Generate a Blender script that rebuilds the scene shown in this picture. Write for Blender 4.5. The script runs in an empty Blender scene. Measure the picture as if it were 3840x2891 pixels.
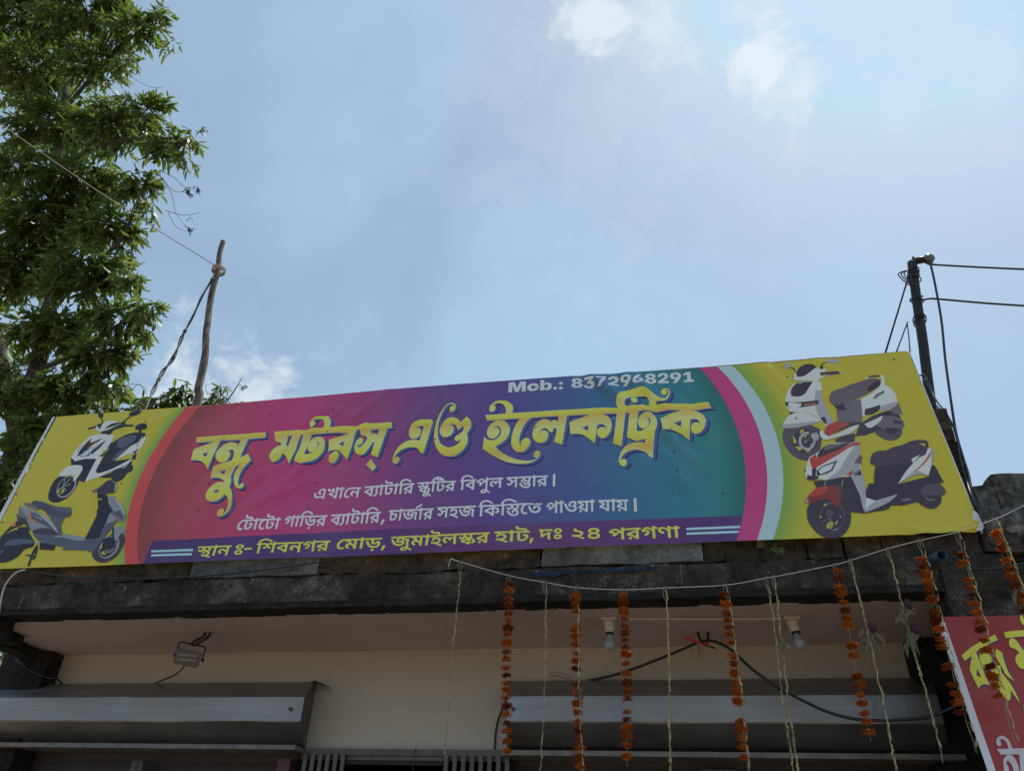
import bpy, bmesh, math, random
import numpy as np
from mathutils import Vector, Matrix, noise as mnoise
from mathutils.geometry import tessellate_polygon
R = math.radians
S = bpy.context.scene
COL = S.collection

# ------------------------------------------------------------------ camera
cam_data = bpy.data.cameras.new('camera')
cam = bpy.data.objects.new('camera', cam_data)
COL.objects.link(cam)
cam_data.sensor_width = 36.0
cam_data.lens = 27.1875
cam_data.clip_start = 0.05
cam_data.clip_end = 6000
cam.location = (0, 0, 1.6)
cam.rotation_euler = (2.15387, -0.03714, 0.19376)
S.camera = cam

# ------------------------------------------------------------------ sky, sun, exposure
SUN_EL, SUN_AZ = R(63), R(36)            # sun stands behind the building, a little to the right
world = bpy.data.worlds.new('World')
S.world = world
world.use_nodes = True
nt = world.node_tree
nt.nodes.clear()
def wn(t, **k):
    n = nt.nodes.new(t)
    for a, b in k.items(): setattr(n, a, b)
    return n
wout = wn('ShaderNodeOutputWorld'); bg = wn('ShaderNodeBackground')
sky = wn('ShaderNodeTexSky', sky_type='NISHITA', sun_disc=False, sun_elevation=SUN_EL, sun_rotation=SUN_AZ, altitude=10.0, air_density=1.0, dust_density=1.4, ozone_density=1.4)
bg.inputs['Strength'].default_value = 0.10
tc = wn('ShaderNodeTexCoord')
def wmath(op, a, b=None, clamp=False):
    n = wn('ShaderNodeMath', operation=op); n.use_clamp = clamp
    for i, v in enumerate((a, b)):
        if v is None: continue
        if isinstance(v, (int, float)): n.inputs[i].default_value = v
        else: nt.links.new(v, n.inputs[i])
    return n.outputs[0]
def wnoise(scale, detail=8, rough=.6, dist=0.0):
    n = wn('ShaderNodeTexNoise'); n.inputs['Scale'].default_value = scale; n.inputs['Detail'].default_value = detail
    n.inputs['Roughness'].default_value = rough; n.inputs['Distortion'].default_value = dist
    nt.links.new(tc.outputs['Generated'], n.inputs['Vector']); return n.outputs['Fac']
def wramp(v, lo, hi):
    n = wn('ShaderNodeMapRange', interpolation_type='SMOOTHSTEP'); nt.links.new(v, n.inputs[0])
    n.inputs[1].default_value = lo; n.inputs[2].default_value = hi; return n.outputs[0]
fine = wnoise(15, 12, .62, .25)
broad = wnoise(2.6, 4, .5, .4)
cloud = None
for d, w, amp in [((-0.0358, 0.5163, 0.8557), 4.4, 0.8), ((0.0388, 0.5375, 0.8424), 4.2, 0.55), ((0.1276, 0.5259, 0.8409), 2.4, 0.4), ((0.1547, 0.5779, 0.8013), 4, 0.9), ((0.1882, 0.5944, 0.7819), 3.2, 0.6), ((-0.5079, 0.6901, 0.5156), 5.2, 0.75), ((-0.4809, 0.7213, 0.4985), 4.6, 0.7), ((-0.5329, 0.6914, 0.4878), 4.6, 0.6), ((0.2795, 0.5394, 0.7943), 11, 0.15), ((-0.0398, 0.6036, 0.7963), 16, 0.1)]:               # bright cumulus patches: direction, angular half width, strength
    dp = wn('ShaderNodeVectorMath', operation='DOT_PRODUCT'); nt.links.new(tc.outputs['Generated'], dp.inputs[0]); dp.inputs[1].default_value = d
    ang = wmath('ARCCOSINE', dp.outputs['Value'])
    fall = wmath('SUBTRACT', 1.0, wmath('DIVIDE', ang, R(w)))
    m = wramp(wmath('ADD', wmath('MULTIPLY', fall, .55), wmath('MULTIPLY', wmath('SUBTRACT', fine, .5), 2.2)), .06, .62)
    m = wmath('MULTIPLY', m, amp)
    cloud = m if cloud is None else wmath('MAXIMUM', cloud, m)
thin = wmath('ADD', wmath('MULTIPLY', wramp(broad, .30, .74), .34), .42)     # thin high haze over the whole sky
mix1 = wn('ShaderNodeMixRGB'); mix1.inputs[2].default_value = (4.35, 6.2, 7.9, 1)
veil = wn('ShaderNodeMixRGB', blend_type='DARKEN'); veil.inputs[0].default_value = 1.0; veil.inputs[2].default_value = (6.0, 7.4, 8.8, 1)   # haze evens out the glow round the sun
nt.links.new(sky.outputs[0], veil.inputs[1])
nt.links.new(thin, mix1.inputs[0]); nt.links.new(veil.outputs[0], mix1.inputs[1])
mix2 = wn('ShaderNodeMixRGB'); mix2.inputs[2].default_value = (7.4, 8.0, 8.5, 1)
nt.links.new(cloud, mix2.inputs[0]); nt.links.new(mix1.outputs[0], mix2.inputs[1])
nt.links.new(mix2.outputs[0], bg.inputs['Color'])
nt.links.new(bg.outputs[0], wout.inputs[0])

sun_data = bpy.data.lights.new('sun', 'SUN')
sun_data.energy = 4.2
sun_data.angle = R(0.5)
sun_data.color = (1.0, 0.955, 0.88)
sun = bpy.data.objects.new('sun', sun_data)
COL.objects.link(sun)
sun_dir = Vector((math.sin(SUN_AZ)*math.cos(SUN_EL), math.cos(SUN_AZ)*math.cos(SUN_EL), math.sin(SUN_EL)))
sun.rotation_euler = (-sun_dir).to_track_quat('-Z', 'Y').to_euler()
sun.location = (4, 14, 30)

S.view_settings.view_transform = 'Standard'
S.view_settings.look = 'None'
S.view_settings.exposure = 0.15
S.view_settings.gamma = 1.0
S.view_settings.use_curve_mapping = False
S.render.engine = 'CYCLES'
S.cycles.max_bounces = 8
S.cycles.diffuse_bounces = 5
S.cycles.transparent_max_bounces = 8
S.cycles.use_denoising = True

# ------------------------------------------------------------------ materials
def lin(c): return c/12.92 if c <= .04045 else ((c+.055)/1.055)**2.4
def paint(r, g, b, k=(3.0, 2.65, 2.35)):
    """ink colour from its look on the shaded print: linear value lifted to an albedo"""
    return tuple(min(.86, max(.004, lin(v/255)-.006)*q) for v, q in zip((r, g, b), k)) + (1,)
def ramp_node(t, fac, stops):
    n = t.nodes.new('ShaderNodeValToRGB')
    e = n.color_ramp.elements
    while len(e) < len(stops): e.new(.5)
    for el, (p, c) in zip(e, stops):
        el.position = p; el.color = tuple(c)[:3] + (1,)
    if fac is not None: t.links.new(fac, n.inputs[0])
    return n.outputs[0]
def nnoise(t, scale, detail=5, rough=.55, vec=None, dist=0.0):
    n = t.nodes.new('ShaderNodeTexNoise')
    n.inputs['Scale'].default_value = scale; n.inputs['Detail'].default_value = detail
    n.inputs['Roughness'].default_value = rough; n.inputs['Distortion'].default_value = dist
    if vec is None:
        tcn = t.nodes.new('ShaderNodeTexCoord'); vec = tcn.outputs['Object']
    t.links.new(vec, n.inputs['Vector'])
    return n.outputs['Fac']
def scaled(t, sx, sy, sz, src='Object'):
    tcn = t.nodes.new('ShaderNodeTexCoord'); m = t.nodes.new('ShaderNodeMapping')
    m.inputs['Scale'].default_value = (sx, sy, sz)
    t.links.new(tcn.outputs[src], m.inputs['Vector']); return m.outputs[0]
def nmath(t, op, a, b=None, clamp=False):
    n = t.nodes.new('ShaderNodeMath'); n.operation = op; n.use_clamp = clamp
    for i, v in enumerate((a, b)):
        if v is None: continue
        if isinstance(v, (int, float)): n.inputs[i].default_value = v
        else: t.links.new(v, n.inputs[i])
    return n.outputs[0]
def nmix(t, fac, a, b, mode='MIX'):
    n = t.nodes.new('ShaderNodeMixRGB'); n.blend_type = mode
    for i, v in enumerate((fac, a, b)):
        if isinstance(v, (int, float)): n.inputs[i].default_value = v
        elif isinstance(v, tuple): n.inputs[i].default_value = v[:3] + (1,)
        else: t.links.new(v, n.inputs[i])
    return n.outputs[0]
def nsmooth(t, v, lo, hi, a=0., b=1.):
    n = t.nodes.new('ShaderNodeMapRange'); n.interpolation_type = 'SMOOTHSTEP'
    t.links.new(v, n.inputs[0])
    for i, q in enumerate((lo, hi, a, b)): n.inputs[i+1].default_value = q
    return n.outputs[0]
def mat(name, rough=.7, spec=.4, metal=0.):
    m = bpy.data.materials.new(name); m.use_nodes = True
    t = m.node_tree; p = t.nodes['Principled BSDF']
    p.inputs['Roughness'].default_value = rough
    p.inputs['Specular IOR Level'].default_value = spec
    p.inputs['Metallic'].default_value = metal
    return m, t, p
def bump(t, p, h, strength=.3, dist=.01):
    n = t.nodes.new('ShaderNodeBump'); n.inputs['Strength'].default_value = strength; n.inputs['Distance'].default_value = dist
    t.links.new(h, n.inputs['Height']); t.links.new(n.outputs[0], p.inputs['Normal'])
def plain(name, c, rough=.7, spec=.4, metal=0., var=.15, scale=30, bstr=.0):
    """one colour with a little uneven wear"""
    m, t, p = mat(name, rough, spec, metal)
    f = nnoise(t, scale, 4)
    lo = tuple(v*(1-var) for v in c[:3]); hi = tuple(min(1, v*(1+var)) for v in c[:3])
    t.links.new(ramp_node(t, f, [(.3, lo), (.7, hi)]), p.inputs['Base Color'])
    t.links.new(nsmooth(t, f, .3, .7, max(.05, rough-.08), min(1, rough+.08)), p.inputs['Roughness'])
    if bstr: bump(t, p, nnoise(t, scale*3, 3), bstr, .004)
    return m

def concrete(name, dark, mid, light, streak=1.0, patch=.5, seed=0.):
    """old rain-blackened concrete: algae, pale lichen flecks, lime streaks"""
    m, t, p = mat(name, .92, .2)
    vec = scaled(t, 1, 1, 1); off = t.nodes.new('ShaderNodeVectorMath'); off.operation = 'ADD'; off.inputs[1].default_value = (seed, seed*.7, seed*1.3)
    t.links.new(vec, off.inputs[0]); v = off.outputs[0]
    a = nnoise(t, 2.3, 6, .62, v, .5); b = nnoise(t, 17, 6, .7, v, .4); c = nnoise(t, 75, 5, .7, v)
    base = ramp_node(t, nmath(t, 'ADD', nmath(t, 'MULTIPLY', a, .6), nmath(t, 'MULTIPLY', b, .4)), [(.40, dark), (.54, mid), (.68, light)])
    lich = nmath(t, 'MULTIPLY', nsmooth(t, c, .58, .70), nsmooth(t, a, .46, .60))
    base = nmix(t, nmath(t, 'MULTIPLY', lich, patch), base, tuple(min(.6, q*2.2+.06) for q in light))
    sv = scaled(t, 22, 22, 1.6)
    st = nmath(t, 'MULTIPLY', nsmooth(t, nnoise(t, 1.0, 5, .65, sv, .3), .60, .72), nsmooth(t, b, .42, .6))
    base = nmix(t, nmath(t, 'MULTIPLY', st, .45*streak), base, tuple(min(.5, q*2+.04) for q in light))
    grime = nsmooth(t, nnoise(t, 5.5, 5, .7, v, 1.0), .50, .66)
    base = nmix(t, nmath(t, 'MULTIPLY', grime, .55), base, tuple(q*.5 for q in dark))
    t.links.new(base, p.inputs['Base Color'])
    h = nmath(t, 'ADD', nmath(t, 'MULTIPLY', b, 1.0), nmath(t, 'MULTIPLY', c, .6))
    bump(t, p, h, .9, .02)
    return m
M = {}
M['slab_concrete'] = concrete('slab concrete', (.022, .018, .015), (.072, .061, .050), (.22, .20, .17), 1.4, 1.0)
M['parapet_brick'] = concrete('blackened brick', (.026, .022, .019), (.090, .068, .056), (.20, .155, .13), .4, .9, 3.1)
M['mortar'] = concrete('rough cement render', (.075, .073, .070), (.17, .168, .16), (.30, .295, .28), .3, .8, 7.7)
M['grey_render'] = concrete('weathered grey render', (.05, .048, .045), (.24, .235, .225), (.36, .35, .335), .4, .5, 11.3)
M['dark_plaster'] = concrete('dark old plaster', (.018, .017, .016), (.035, .033, .031), (.07, .066, .06), .4, .25, 5.2)

def wall_paint(name, c, stain):
    m, t, p = mat(name, .62, .35)
    a = nnoise(t, 1.1, 5, .6); b = nnoise(t, 9, 6, .6); s = nnoise(t, 1.0, 5, .6, scaled(t, 1.2, 3, 14), .6)
    base = nmix(t, nsmooth(t, a, .42, .72, 0, .5), c, stain)
    base = nmix(t, nmath(t, 'MULTIPLY', nsmooth(t, s, .55, .75), .18), base, tuple(q*1.1 for q in c))
    base = nmix(t, nmath(t, 'MULTIPLY', nsmooth(t, b, .60, .78), .22), base, tuple(q*.62 for q in stain))
    spk = nsmooth(t, nnoise(t, 38, 2, .5), .80, .84)
    base = nmix(t, nmath(t, 'MULTIPLY', spk, .7), base, (.09, .07, .06))
    t.links.new(base, p.inputs['Base Color'])
    bump(t, p, nmath(t, 'ADD', nnoise(t, 4, 4), nmath(t, 'MULTIPLY', b, .35)), .28, .02)
    return m
M['soffit_paint'] = wall_paint('pinkish ceiling paint', (.58, .49, .475), (.49, .415, .385))
M['wall_paint'] = wall_paint('cream wall paint', (.52, .475, .40), (.42, .38, .315))
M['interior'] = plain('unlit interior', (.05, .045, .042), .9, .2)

def galv(name, tint, rough=.34):
    m, t, p = mat(name, rough, .5, .85)
    a = nnoise(t, 1.0, 5, .6, scaled(t, 1.5, 20, 26)); b = nnoise(t, 2.2, 4, .6)
    col = ramp_node(t, nmath(t, 'ADD', nmath(t, 'MULTIPLY', a, .5), nmath(t, 'MULTIPLY', b, .5)), [(.35, tuple(q*.72 for q in tint)), (.65, tint)])
    sc = nsmooth(t, nnoise(t, 1.0, 3, .6, scaled(t, 30, 30, 3)), .70, .76)
    col = nmix(t, nmath(t, 'MULTIPLY', sc, .35), col, tuple(min(1, q*1.35) for q in tint))
    t.links.new(col, p.inputs['Base Color'])
    t.links.new(nsmooth(t, b, .3, .7, rough-.08, rough+.16), p.inputs['Roughness'])
    bump(t, p, nmath(t, 'ADD', nnoise(t, 3.2, 3), nmath(t, 'MULTIPLY', a, .15)), .25, .02)
    return m
M['galvanised'] = galv('galvanised sheet', (.37, .365, .36), .44)
M['rail_steel'] = plain('worn shutter rail', (.20, .18, .165), .55, .4, .2, .3, 14, .1)
M['painted_steel'] = plain('grey painted steel', (.11, .105, .10), .5, .5, .2, .3, 14, .1)
M['shutter_slats'] = plain('brown shutter steel', (.055, .042, .038), .55, .5, .1, .3, 8, .1)
M['maroon_steel'] = plain('maroon painted steel', (.085, .03, .028), .5, .5, 0, .25, 20)
M['iron'] = plain('rusty black iron', (.030, .026, .025), .6, .45, .3, .4, 40, .3)
M['black_rubber'] = plain('black cable sheath', (.018, .018, .022), .42, .5, 0, .2, 40)
M['black_plastic'] = plain('black plastic', (.02, .02, .022), .4, .5, 0, .2, 60)
M['grey_plastic'] = plain('grey cast housing', (.11, .11, .108), .5, .5, .2, .2, 50)
M['white_plastic'] = plain('aged white plastic', (.56, .53, .46), .4, .5, 0, .08, 25)
M['red_plastic'] = plain('red plastic tie', (.55, .05, .03), .4, .5, 0, .15, 40)
M['porcelain'] = plain('brown glazed ceramic', (.14, .11, .095), .25, .5, 0, .15, 30)
M['teal_pvc'] = plain('dark teal pipe', (.035, .075, .095), .4, .5, 0, .2, 25)
M['blue_sheet'] = plain('torn blue polythene', (.035, .09, .23), .5, .4, 0, .5, 12)
M['dull_wire'] = plain('dull dark tie wire', (.022, .020, .020), .95, .05, 0, .3, 40)
M['twine'] = plain('white twine', (.72, .71, .68), .8, .2, 0, .15, 80)
M['thread'] = plain('cotton thread', (.30, .275, .21), .85, .2, 0, .25, 80)
M['rope'] = plain('pale nylon rope', (.42, .35, .27), .8, .2, 0, .3, 50)
M['steel_wire'] = plain('grey binding wire', (.07, .065, .062), .6, .3, .0, .3, 60)
M['dry_leaf'] = plain('dried leaf', (.13, .115, .075), .8, .3, 0, .45, 60)
M['white_vinyl'] = plain('white vinyl hem', (.74, .75, .77), .5, .4, 0, .06, 8)
M['batten'] = plain('sawn batten wood', (.16, .10, .06), .8, .3, 0, .35, 14, .3)
M['nail_steel'] = plain('nail head', (.10, .09, .085), .35, .6, .8, .3, 90)
M['sprout'] = plain('sprout green', (.07, .14, .03), .6, .4, 0, .3, 40)

m, t, p = mat('frosted lamp glass', .25, .5); p.inputs['Base Color'].default_value = (.5, .51, .53, 1)
t.links.new(ramp_node(t, nnoise(t, 40, 3), [(.3, (.44, .45, .47)), (.7, (.54, .55, .57))]), p.inputs['Base Color'])
p.inputs['Transmission Weight'].default_value = .35; M['bulb_glass'] = m
m, t, p = mat('lamp front glass', .12, .6)
w = t.nodes.new('ShaderNodeTexWave'); w.bands_direction = 'Z'; w.inputs['Scale'].default_value = 11; w.inputs['Distortion'].default_value = .6
tcn = t.nodes.new('ShaderNodeTexCoord'); t.links.new(tcn.outputs['Object'], w.inputs['Vector'])
t.links.new(ramp_node(t, w.outputs['Fac'], [(.35, (.10, .082, .072)), (.7, (.24, .215, .19))]), p.inputs['Base Color']); M['lamp_glass'] = m

# ground: dusty packed earth with grit and trodden patches
m, t, p = mat('packed earth', .95, .15)
a = nnoise(t, .35, 6, .6); b = nnoise(t, 4, 6, .65)
t.links.new(nmix(t, nsmooth(t, b, .35, .7), ramp_node(t, a, [(.35, (.17, .125, .085)), (.65, (.27, .205, .145))]), (.21, .16, .11)), p.inputs['Base Color'])
bump(t, p, nnoise(t, 30, 5), .4, .02); M['earth'] = m

# wood pole
m, t, p = mat('weathered round timber', .88, .2)
a = nnoise(t, 1.0, 6, .65, scaled(t, 55, 55, 5), .4); b = nnoise(t, 16, 5)
col = ramp_node(t, a, [(.34, (.055, .042, .034)), (.52, (.15, .125, .105)), (.70, (.27, .24, .21))])
t.links.new(nmix(t, nmath(t, 'MULTIPLY', nsmooth(t, b, .55, .72), .5), col, (.06, .045, .038)), p.inputs['Base Color'])
bump(t, p, nmath(t, 'ADD', a, nmath(t, 'MULTIPLY', b, .5)), .8, .01); M['timber'] = m
m, t, p = mat('acacia bark', .92, .2)
a = nnoise(t, 1.0, 6, .7, scaled(t, 28, 28, 5), .5); b = nnoise(t, 7, 5)
col = ramp_node(t, a, [(.34, (.028, .022, .018)), (.55, (.085, .072, .06)), (.72, (.19, .175, .155))])
t.links.new(nmix(t, nmath(t, 'MULTIPLY', nsmooth(t, b, .55, .75), .45), col, (.19, .185, .165)), p.inputs['Base Color'])
bump(t, p, a, .9, .02); M['bark'] = m
M['twig'] = plain('thin twig', (.13, .11, .088), .85, .2, 0, .35, 20)
M['pod'] = plain('dry seed pod', (.020, .015, .014), .85, .2, 0, .4, 60)

def leaf_material(name, dark, bright, yellow, glow):
    m, t, p = mat(name, .36, .5)
    geo = t.nodes.new('ShaderNodeNewGeometry'); rnd = geo.outputs['Random Per Island']
    col = ramp_node(t, rnd, [(0., dark), (.5, tuple((a+b)/2 for a, b in zip(dark, bright))), (.9, bright), (.985, yellow)])
    t.links.new(col, p.inputs['Base Color'])
    t.links.new(nsmooth(t, rnd, 0, 1, .28, .5), p.inputs['Roughness'])
    tr = t.nodes.new('ShaderNodeBsdfTranslucent')
    t.links.new(nmix(t, .55, col, glow), tr.inputs[0])
    mx = t.nodes.new('ShaderNodeMixShader'); mx.inputs[0].default_value = .48
    t.links.new(p.outputs[0], mx.inputs[1]); t.links.new(tr.outputs[0], mx.inputs[2])
    t.links.new(mx.outputs[0], t.nodes['Material Output'].inputs[0])
    return m
M['leaf'] = leaf_material('acacia phyllode', (.036, .060, .020), (.095, .145, .036), (.24, .21, .05), (.26, .36, .045))
M['leaf_far'] = leaf_material('acacia phyllode far', (.038, .064, .024), (.095, .15, .04), (.24, .21, .06), (.26, .36, .05))

def petal_material(name, a, b, dry, glow):
    m, t, p = mat(name, .75, .25)
    oi = t.nodes.new('ShaderNodeObjectInfo'); n = nnoise(t, 60, 3)
    c = nmix(t, nsmooth(t, n, .3, .7), a, b)
    c = nmix(t, nsmooth(t, oi.outputs['Random'], .45, .98), c, dry)
    t.links.new(c, p.inputs['Base Color'])
    tr = t.nodes.new('ShaderNodeBsdfTranslucent'); t.links.new(nmix(t, .5, c, glow), tr.inputs[0])
    mx = t.nodes.new('ShaderNodeMixShader'); mx.inputs[0].default_value = .3
    t.links.new(p.outputs[0], mx.inputs[1]); t.links.new(tr.outputs[0], mx.inputs[2])
    t.links.new(mx.outputs[0], t.nodes['Material Output'].inputs[0])
    return m
M['marigold'] = petal_material('marigold petals', (.66, .19, .022), (.50, .11, .014), (.20, .040, .016), (.7, .25, .03))
M['tuberose'] = petal_material('tuberose bud', (.68, .61, .30), (.52, .47, .20), (.36, .29, .15), (.6, .6, .2))
M['dark_petal'] = plain('withered petal', (.045, .018, .032), .7, .3, 0, .4, 50)

# --- printed vinyl: every ink sits on the same slightly creased sheet
def vinyl(name, colour_fn):
    m, t, p = mat(name, .38, .45)
    uv = t.nodes.new('ShaderNodeUVMap').outputs[0]
    sep = t.nodes.new('ShaderNodeSeparateXYZ'); t.links.new(uv, sep.inputs[0])
    col = colour_fn(t, sep.outputs[0], sep.outputs[1], uv)
    dust = nsmooth(t, nnoise(t, 2.2, 6, .65, uv, .5), .45, .75, 0, .10)
    if isinstance(col, tuple): col = nmix(t, dust, col, (.40, .37, .33))
    else: col = nmix(t, dust, col, (.40, .37, .33))
    t.links.new(col, p.inputs['Base Color'])
    mp = t.nodes.new('ShaderNodeMapping'); mp.inputs['Rotation'].default_value = (0, 0, R(38)); mp.inputs['Scale'].default_value = (3, 14, 1)
    t.links.new(uv, mp.inputs['Vector'])
    h = nmath(t, 'ADD', nnoise(t, 1.0, 4, .55, mp.outputs[0], .6), nmath(t, 'MULTIPLY', nnoise(t, 24, 4, .6, uv), .35))
    bump(t, p, h, .22, .012)
    return m
def ink(name, rgb): return vinyl(name, lambda t, u, v, uv: paint(*rgb))
def circle_dist(t, u, v, cx, cy, r):
    du = nmath(t, 'SUBTRACT', u, cx); dv = nmath(t, 'SUBTRACT', v, cy)
    return nmath(t, 'SUBTRACT', nmath(t, 'SQRT', nmath(t, 'ADD', nmath(t, 'MULTIPLY', du, du), nmath(t, 'MULTIPLY', dv, dv))), r)
def yellow_base(t, u, v, uv):
    d1 = circle_dist(t, u, v, 2.338, .61, 1.3307); d2 = circle_dist(t, u, v, 4.033, .554, 1.2942)
    g1 = nmath(t, 'MULTIPLY', nsmooth(t, d1, .12, .0), nsmooth(t, u, 2.0, 1.9)); g2 = nmath(t, 'MULTIPLY', nsmooth(t, d2, .17, .0), nsmooth(t, u, 4.4, 4.5))
    return nmix(t, nmath(t, 'MAXIMUM', g1, g2), paint(134, 131, 40), paint(92, 122, 52))
def panel_ink(t, u, v, uv):
    uu = nmath(t, 'ADD', u, nmath(t, 'MULTIPLY', nmath(t, 'SUBTRACT', v, .6), .10))
    f = nmath(t, 'DIVIDE', nmath(t, 'SUBTRACT', uu, 1.0), 4.2)
    c = ramp_node(t, f, [(.0, paint(112, 50, 52)), (.10, paint(122, 50, 62)), (.27, paint(130, 46, 88)), (.36, paint(120, 48, 92)), (.50, paint(80, 50, 98)), (.63, paint(64, 54, 108)), (.75, paint(52, 72, 112)), (.86, paint(40, 88, 108)), (.96, paint(38, 96, 98))])
    d2 = circle_dist(t, u, v, 2.354, .594, 1.25); d3 = circle_dist(t, u, v, 3.717, .537, 1.397)
    k1 = nmath(t, 'MULTIPLY', nsmooth(t, d2, -.28, .0), nsmooth(t, u, 2.2, 2.0)); k3 = nmath(t, 'MULTIPLY', nsmooth(t, d3, -.16, .0), nsmooth(t, u, 4.2, 4.4))
    c = nmix(t, nmath(t, 'MULTIPLY', k1, .62), c, paint(84, 42, 44))
    return nmix(t, nmath(t, 'MULTIPLY', k3, .6), c, paint(34, 62, 68))
def strip_ink(t, u, v, uv):
    f = nmath(t, 'DIVIDE', nmath(t, 'SUBTRACT', u, 1.28), 3.8)
    return ramp_node(t, f, [(.0, paint(54, 36, 80)), (.35, paint(60, 40, 86)), (.52, paint(66, 42, 84)), (.75, paint(70, 44, 88)), (1., paint(58, 40, 86))])
def gold_ink(t, u, v, uv):
    vv = nmath(t, 'ADD', v, nmath(t, 'MULTIPLY', nmath(t, 'SUBTRACT', nnoise(t, 9, 2, .5, uv), .5), .03))
    pale, gold, deep = paint(164, 164, 98), paint(158, 155, 60), paint(160, 132, 64)
    return ramp_node(t, nmath(t, 'DIVIDE', nmath(t, 'SUBTRACT', vv, .40), .80), [(.0, deep), (.12, gold), (.24, pale), (.34, deep), (.44, gold), (.55, pale), (.66, deep), (.705, gold), (.77, pale), (.83, gold), (1., pale)])
M['v_sheet'] = vinyl('yellow print', yellow_base)
M['v_panel'] = vinyl('gradient print', panel_ink)
M['v_strip'] = vinyl('purple strip print', strip_ink)
M['v_gold'] = vinyl('gold lettering print', gold_ink)
INKS = dict(red_band=(142, 54, 54), pink_band=(134, 48, 94), pale_band=(122, 146, 158), letter_blue=(44, 70, 122), letter_dark=(46, 30, 62), letter_white=(156, 164, 172), letter_yellow=(158, 156, 62), line_blue=(118, 166, 188),
            white=(146, 156, 158), silver=(116, 122, 132), grey=(78, 76, 84), tyre=(62, 58, 68), dark=(46, 40, 52), black=(28, 27, 36), seat=(76, 68, 78), seatb=(58, 49, 62), seat2=(50, 53, 68), slate=(58, 65, 80), steel=(92, 104, 114),
            red=(128, 52, 46), brown=(92, 40, 36), yellow=(131, 130, 42), amber=(150, 84, 44), blue=(52, 64, 112), lamp=(158, 168, 168),
            poster_red=(102, 40, 40), poster_white=(132, 132, 142), poster_yellow=(158, 152, 56), poster_blue=(52, 44, 96), poster_green=(62, 118, 54))
for k, c in INKS.items(): M['v_'+k] = ink(k.replace('_', ' ') + ' ink', c)

# ------------------------------------------------------------------ mesh helpers
def tag(o, label=None, cat=None, group=None, kind=None):
    if label: o['label'] = label
    if cat: o['category'] = cat
    if group: o['group'] = group
    if kind: o['kind'] = kind
    return o
def empty(name, loc, label, cat, group=None):
    o = bpy.data.objects.new(name, None); COL.objects.link(o)
    o.location = loc; o.empty_display_size = .2
    return tag(o, label, cat, group)
class MB:
    """collects vertices (world metres) and faces, links them as ONE mesh object"""
    def __init__(s): s.V = []; s.F = []; s.I = []
    def add(s, vs, fs, mi=0):
        o = len(s.V); s.V += [tuple(v) for v in vs]; s.F += [tuple(i+o for i in f) for f in fs]; s.I += [mi]*len(fs); return s
    def box(s, lo, hi, mi=0):
        x0, y0, z0 = lo; x1, y1, z1 = hi
        return s.add([(x0,y0,z0),(x1,y0,z0),(x1,y1,z0),(x0,y1,z0),(x0,y0,z1),(x1,y0,z1),(x1,y1,z1),(x0,y1,z1)],
                     [(0,3,2,1),(4,5,6,7),(0,1,5,4),(1,2,6,5),(2,3,7,6),(3,0,4,7)], mi)
    def tube(s, pts, r, n=6, mi=0, cap=True):
        P = [Vector(p) for p in pts]; rs = r if isinstance(r, (list, tuple)) else [r]*len(P)
        vs = []; prev = None
        for i, p in enumerate(P):
            d = (P[min(i+1, len(P)-1)] - P[max(i-1, 0)]).normalized()
            if prev is None:
                a = d.orthogonal().normalized()
            else:
                a = (prev - d*prev.dot(d))
                a = a.normalized() if a.length > 1e-6 else d.orthogonal().normalized()
            prev = a; b = d.cross(a)
            vs += [p + (a*math.cos(2*math.pi*k/n) + b*math.sin(2*math.pi*k/n))*rs[i] for k in range(n)]
        fs = [(i*n+k, i*n+(k+1)%n, (i+1)*n+(k+1)%n, (i+1)*n+k) for i in range(len(P)-1) for k in range(n)]
        if cap: fs += [tuple(range(n))[::-1], tuple((len(P)-1)*n+k for k in range(n))]
        return s.add(vs, fs, mi)
    def lathe(s, c, axis, prof, n=14, mi=0):
        """prof: (distance along axis, radius)"""
        c = Vector(c); d = Vector(axis).normalized()
        return s.tube([c + d*h for h, q in prof], [max(q, 1e-4) for h, q in prof], n, mi)
    def build(s, name, mats, parent=None, smooth=False, kind=None):
        me = bpy.data.meshes.new(name)
        loc = parent.location if parent is not None else Vector((0, 0, 0))
        q = parent
        if parent is not None and parent.parent is not None: loc = parent.location + parent.parent.location
        me.from_pydata([(v[0]-loc[0], v[1]-loc[1], v[2]-loc[2]) for v in s.V], [], s.F)
        for mm in (mats if isinstance(mats, (list, tuple)) else [mats]): me.materials.append(mm)
        if len(set(s.I)) > 1: me.polygons.foreach_set('material_index', s.I)
        if smooth: me.polygons.foreach_set('use_smooth', [True]*len(me.polygons))
        me.update()
        o = bpy.data.objects.new(name, me); COL.objects.link(o)
        if parent is not None: o.parent = parent
        if kind: o['kind'] = kind
        return o
def set_origin(o):
    """move a top-level mesh's origin to the middle of its base"""
    me = o.data; n = len(me.vertices); a = np.empty(n*3); me.vertices.foreach_get('co', a); a = a.reshape(-1, 3)
    c = np.array([(a[:,0].min()+a[:,0].max())/2, (a[:,1].min()+a[:,1].max())/2, a[:,2].min()])
    me.vertices.foreach_set('co', (a-c).ravel()); me.update(); o.location = Vector(c)
    return o
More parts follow.
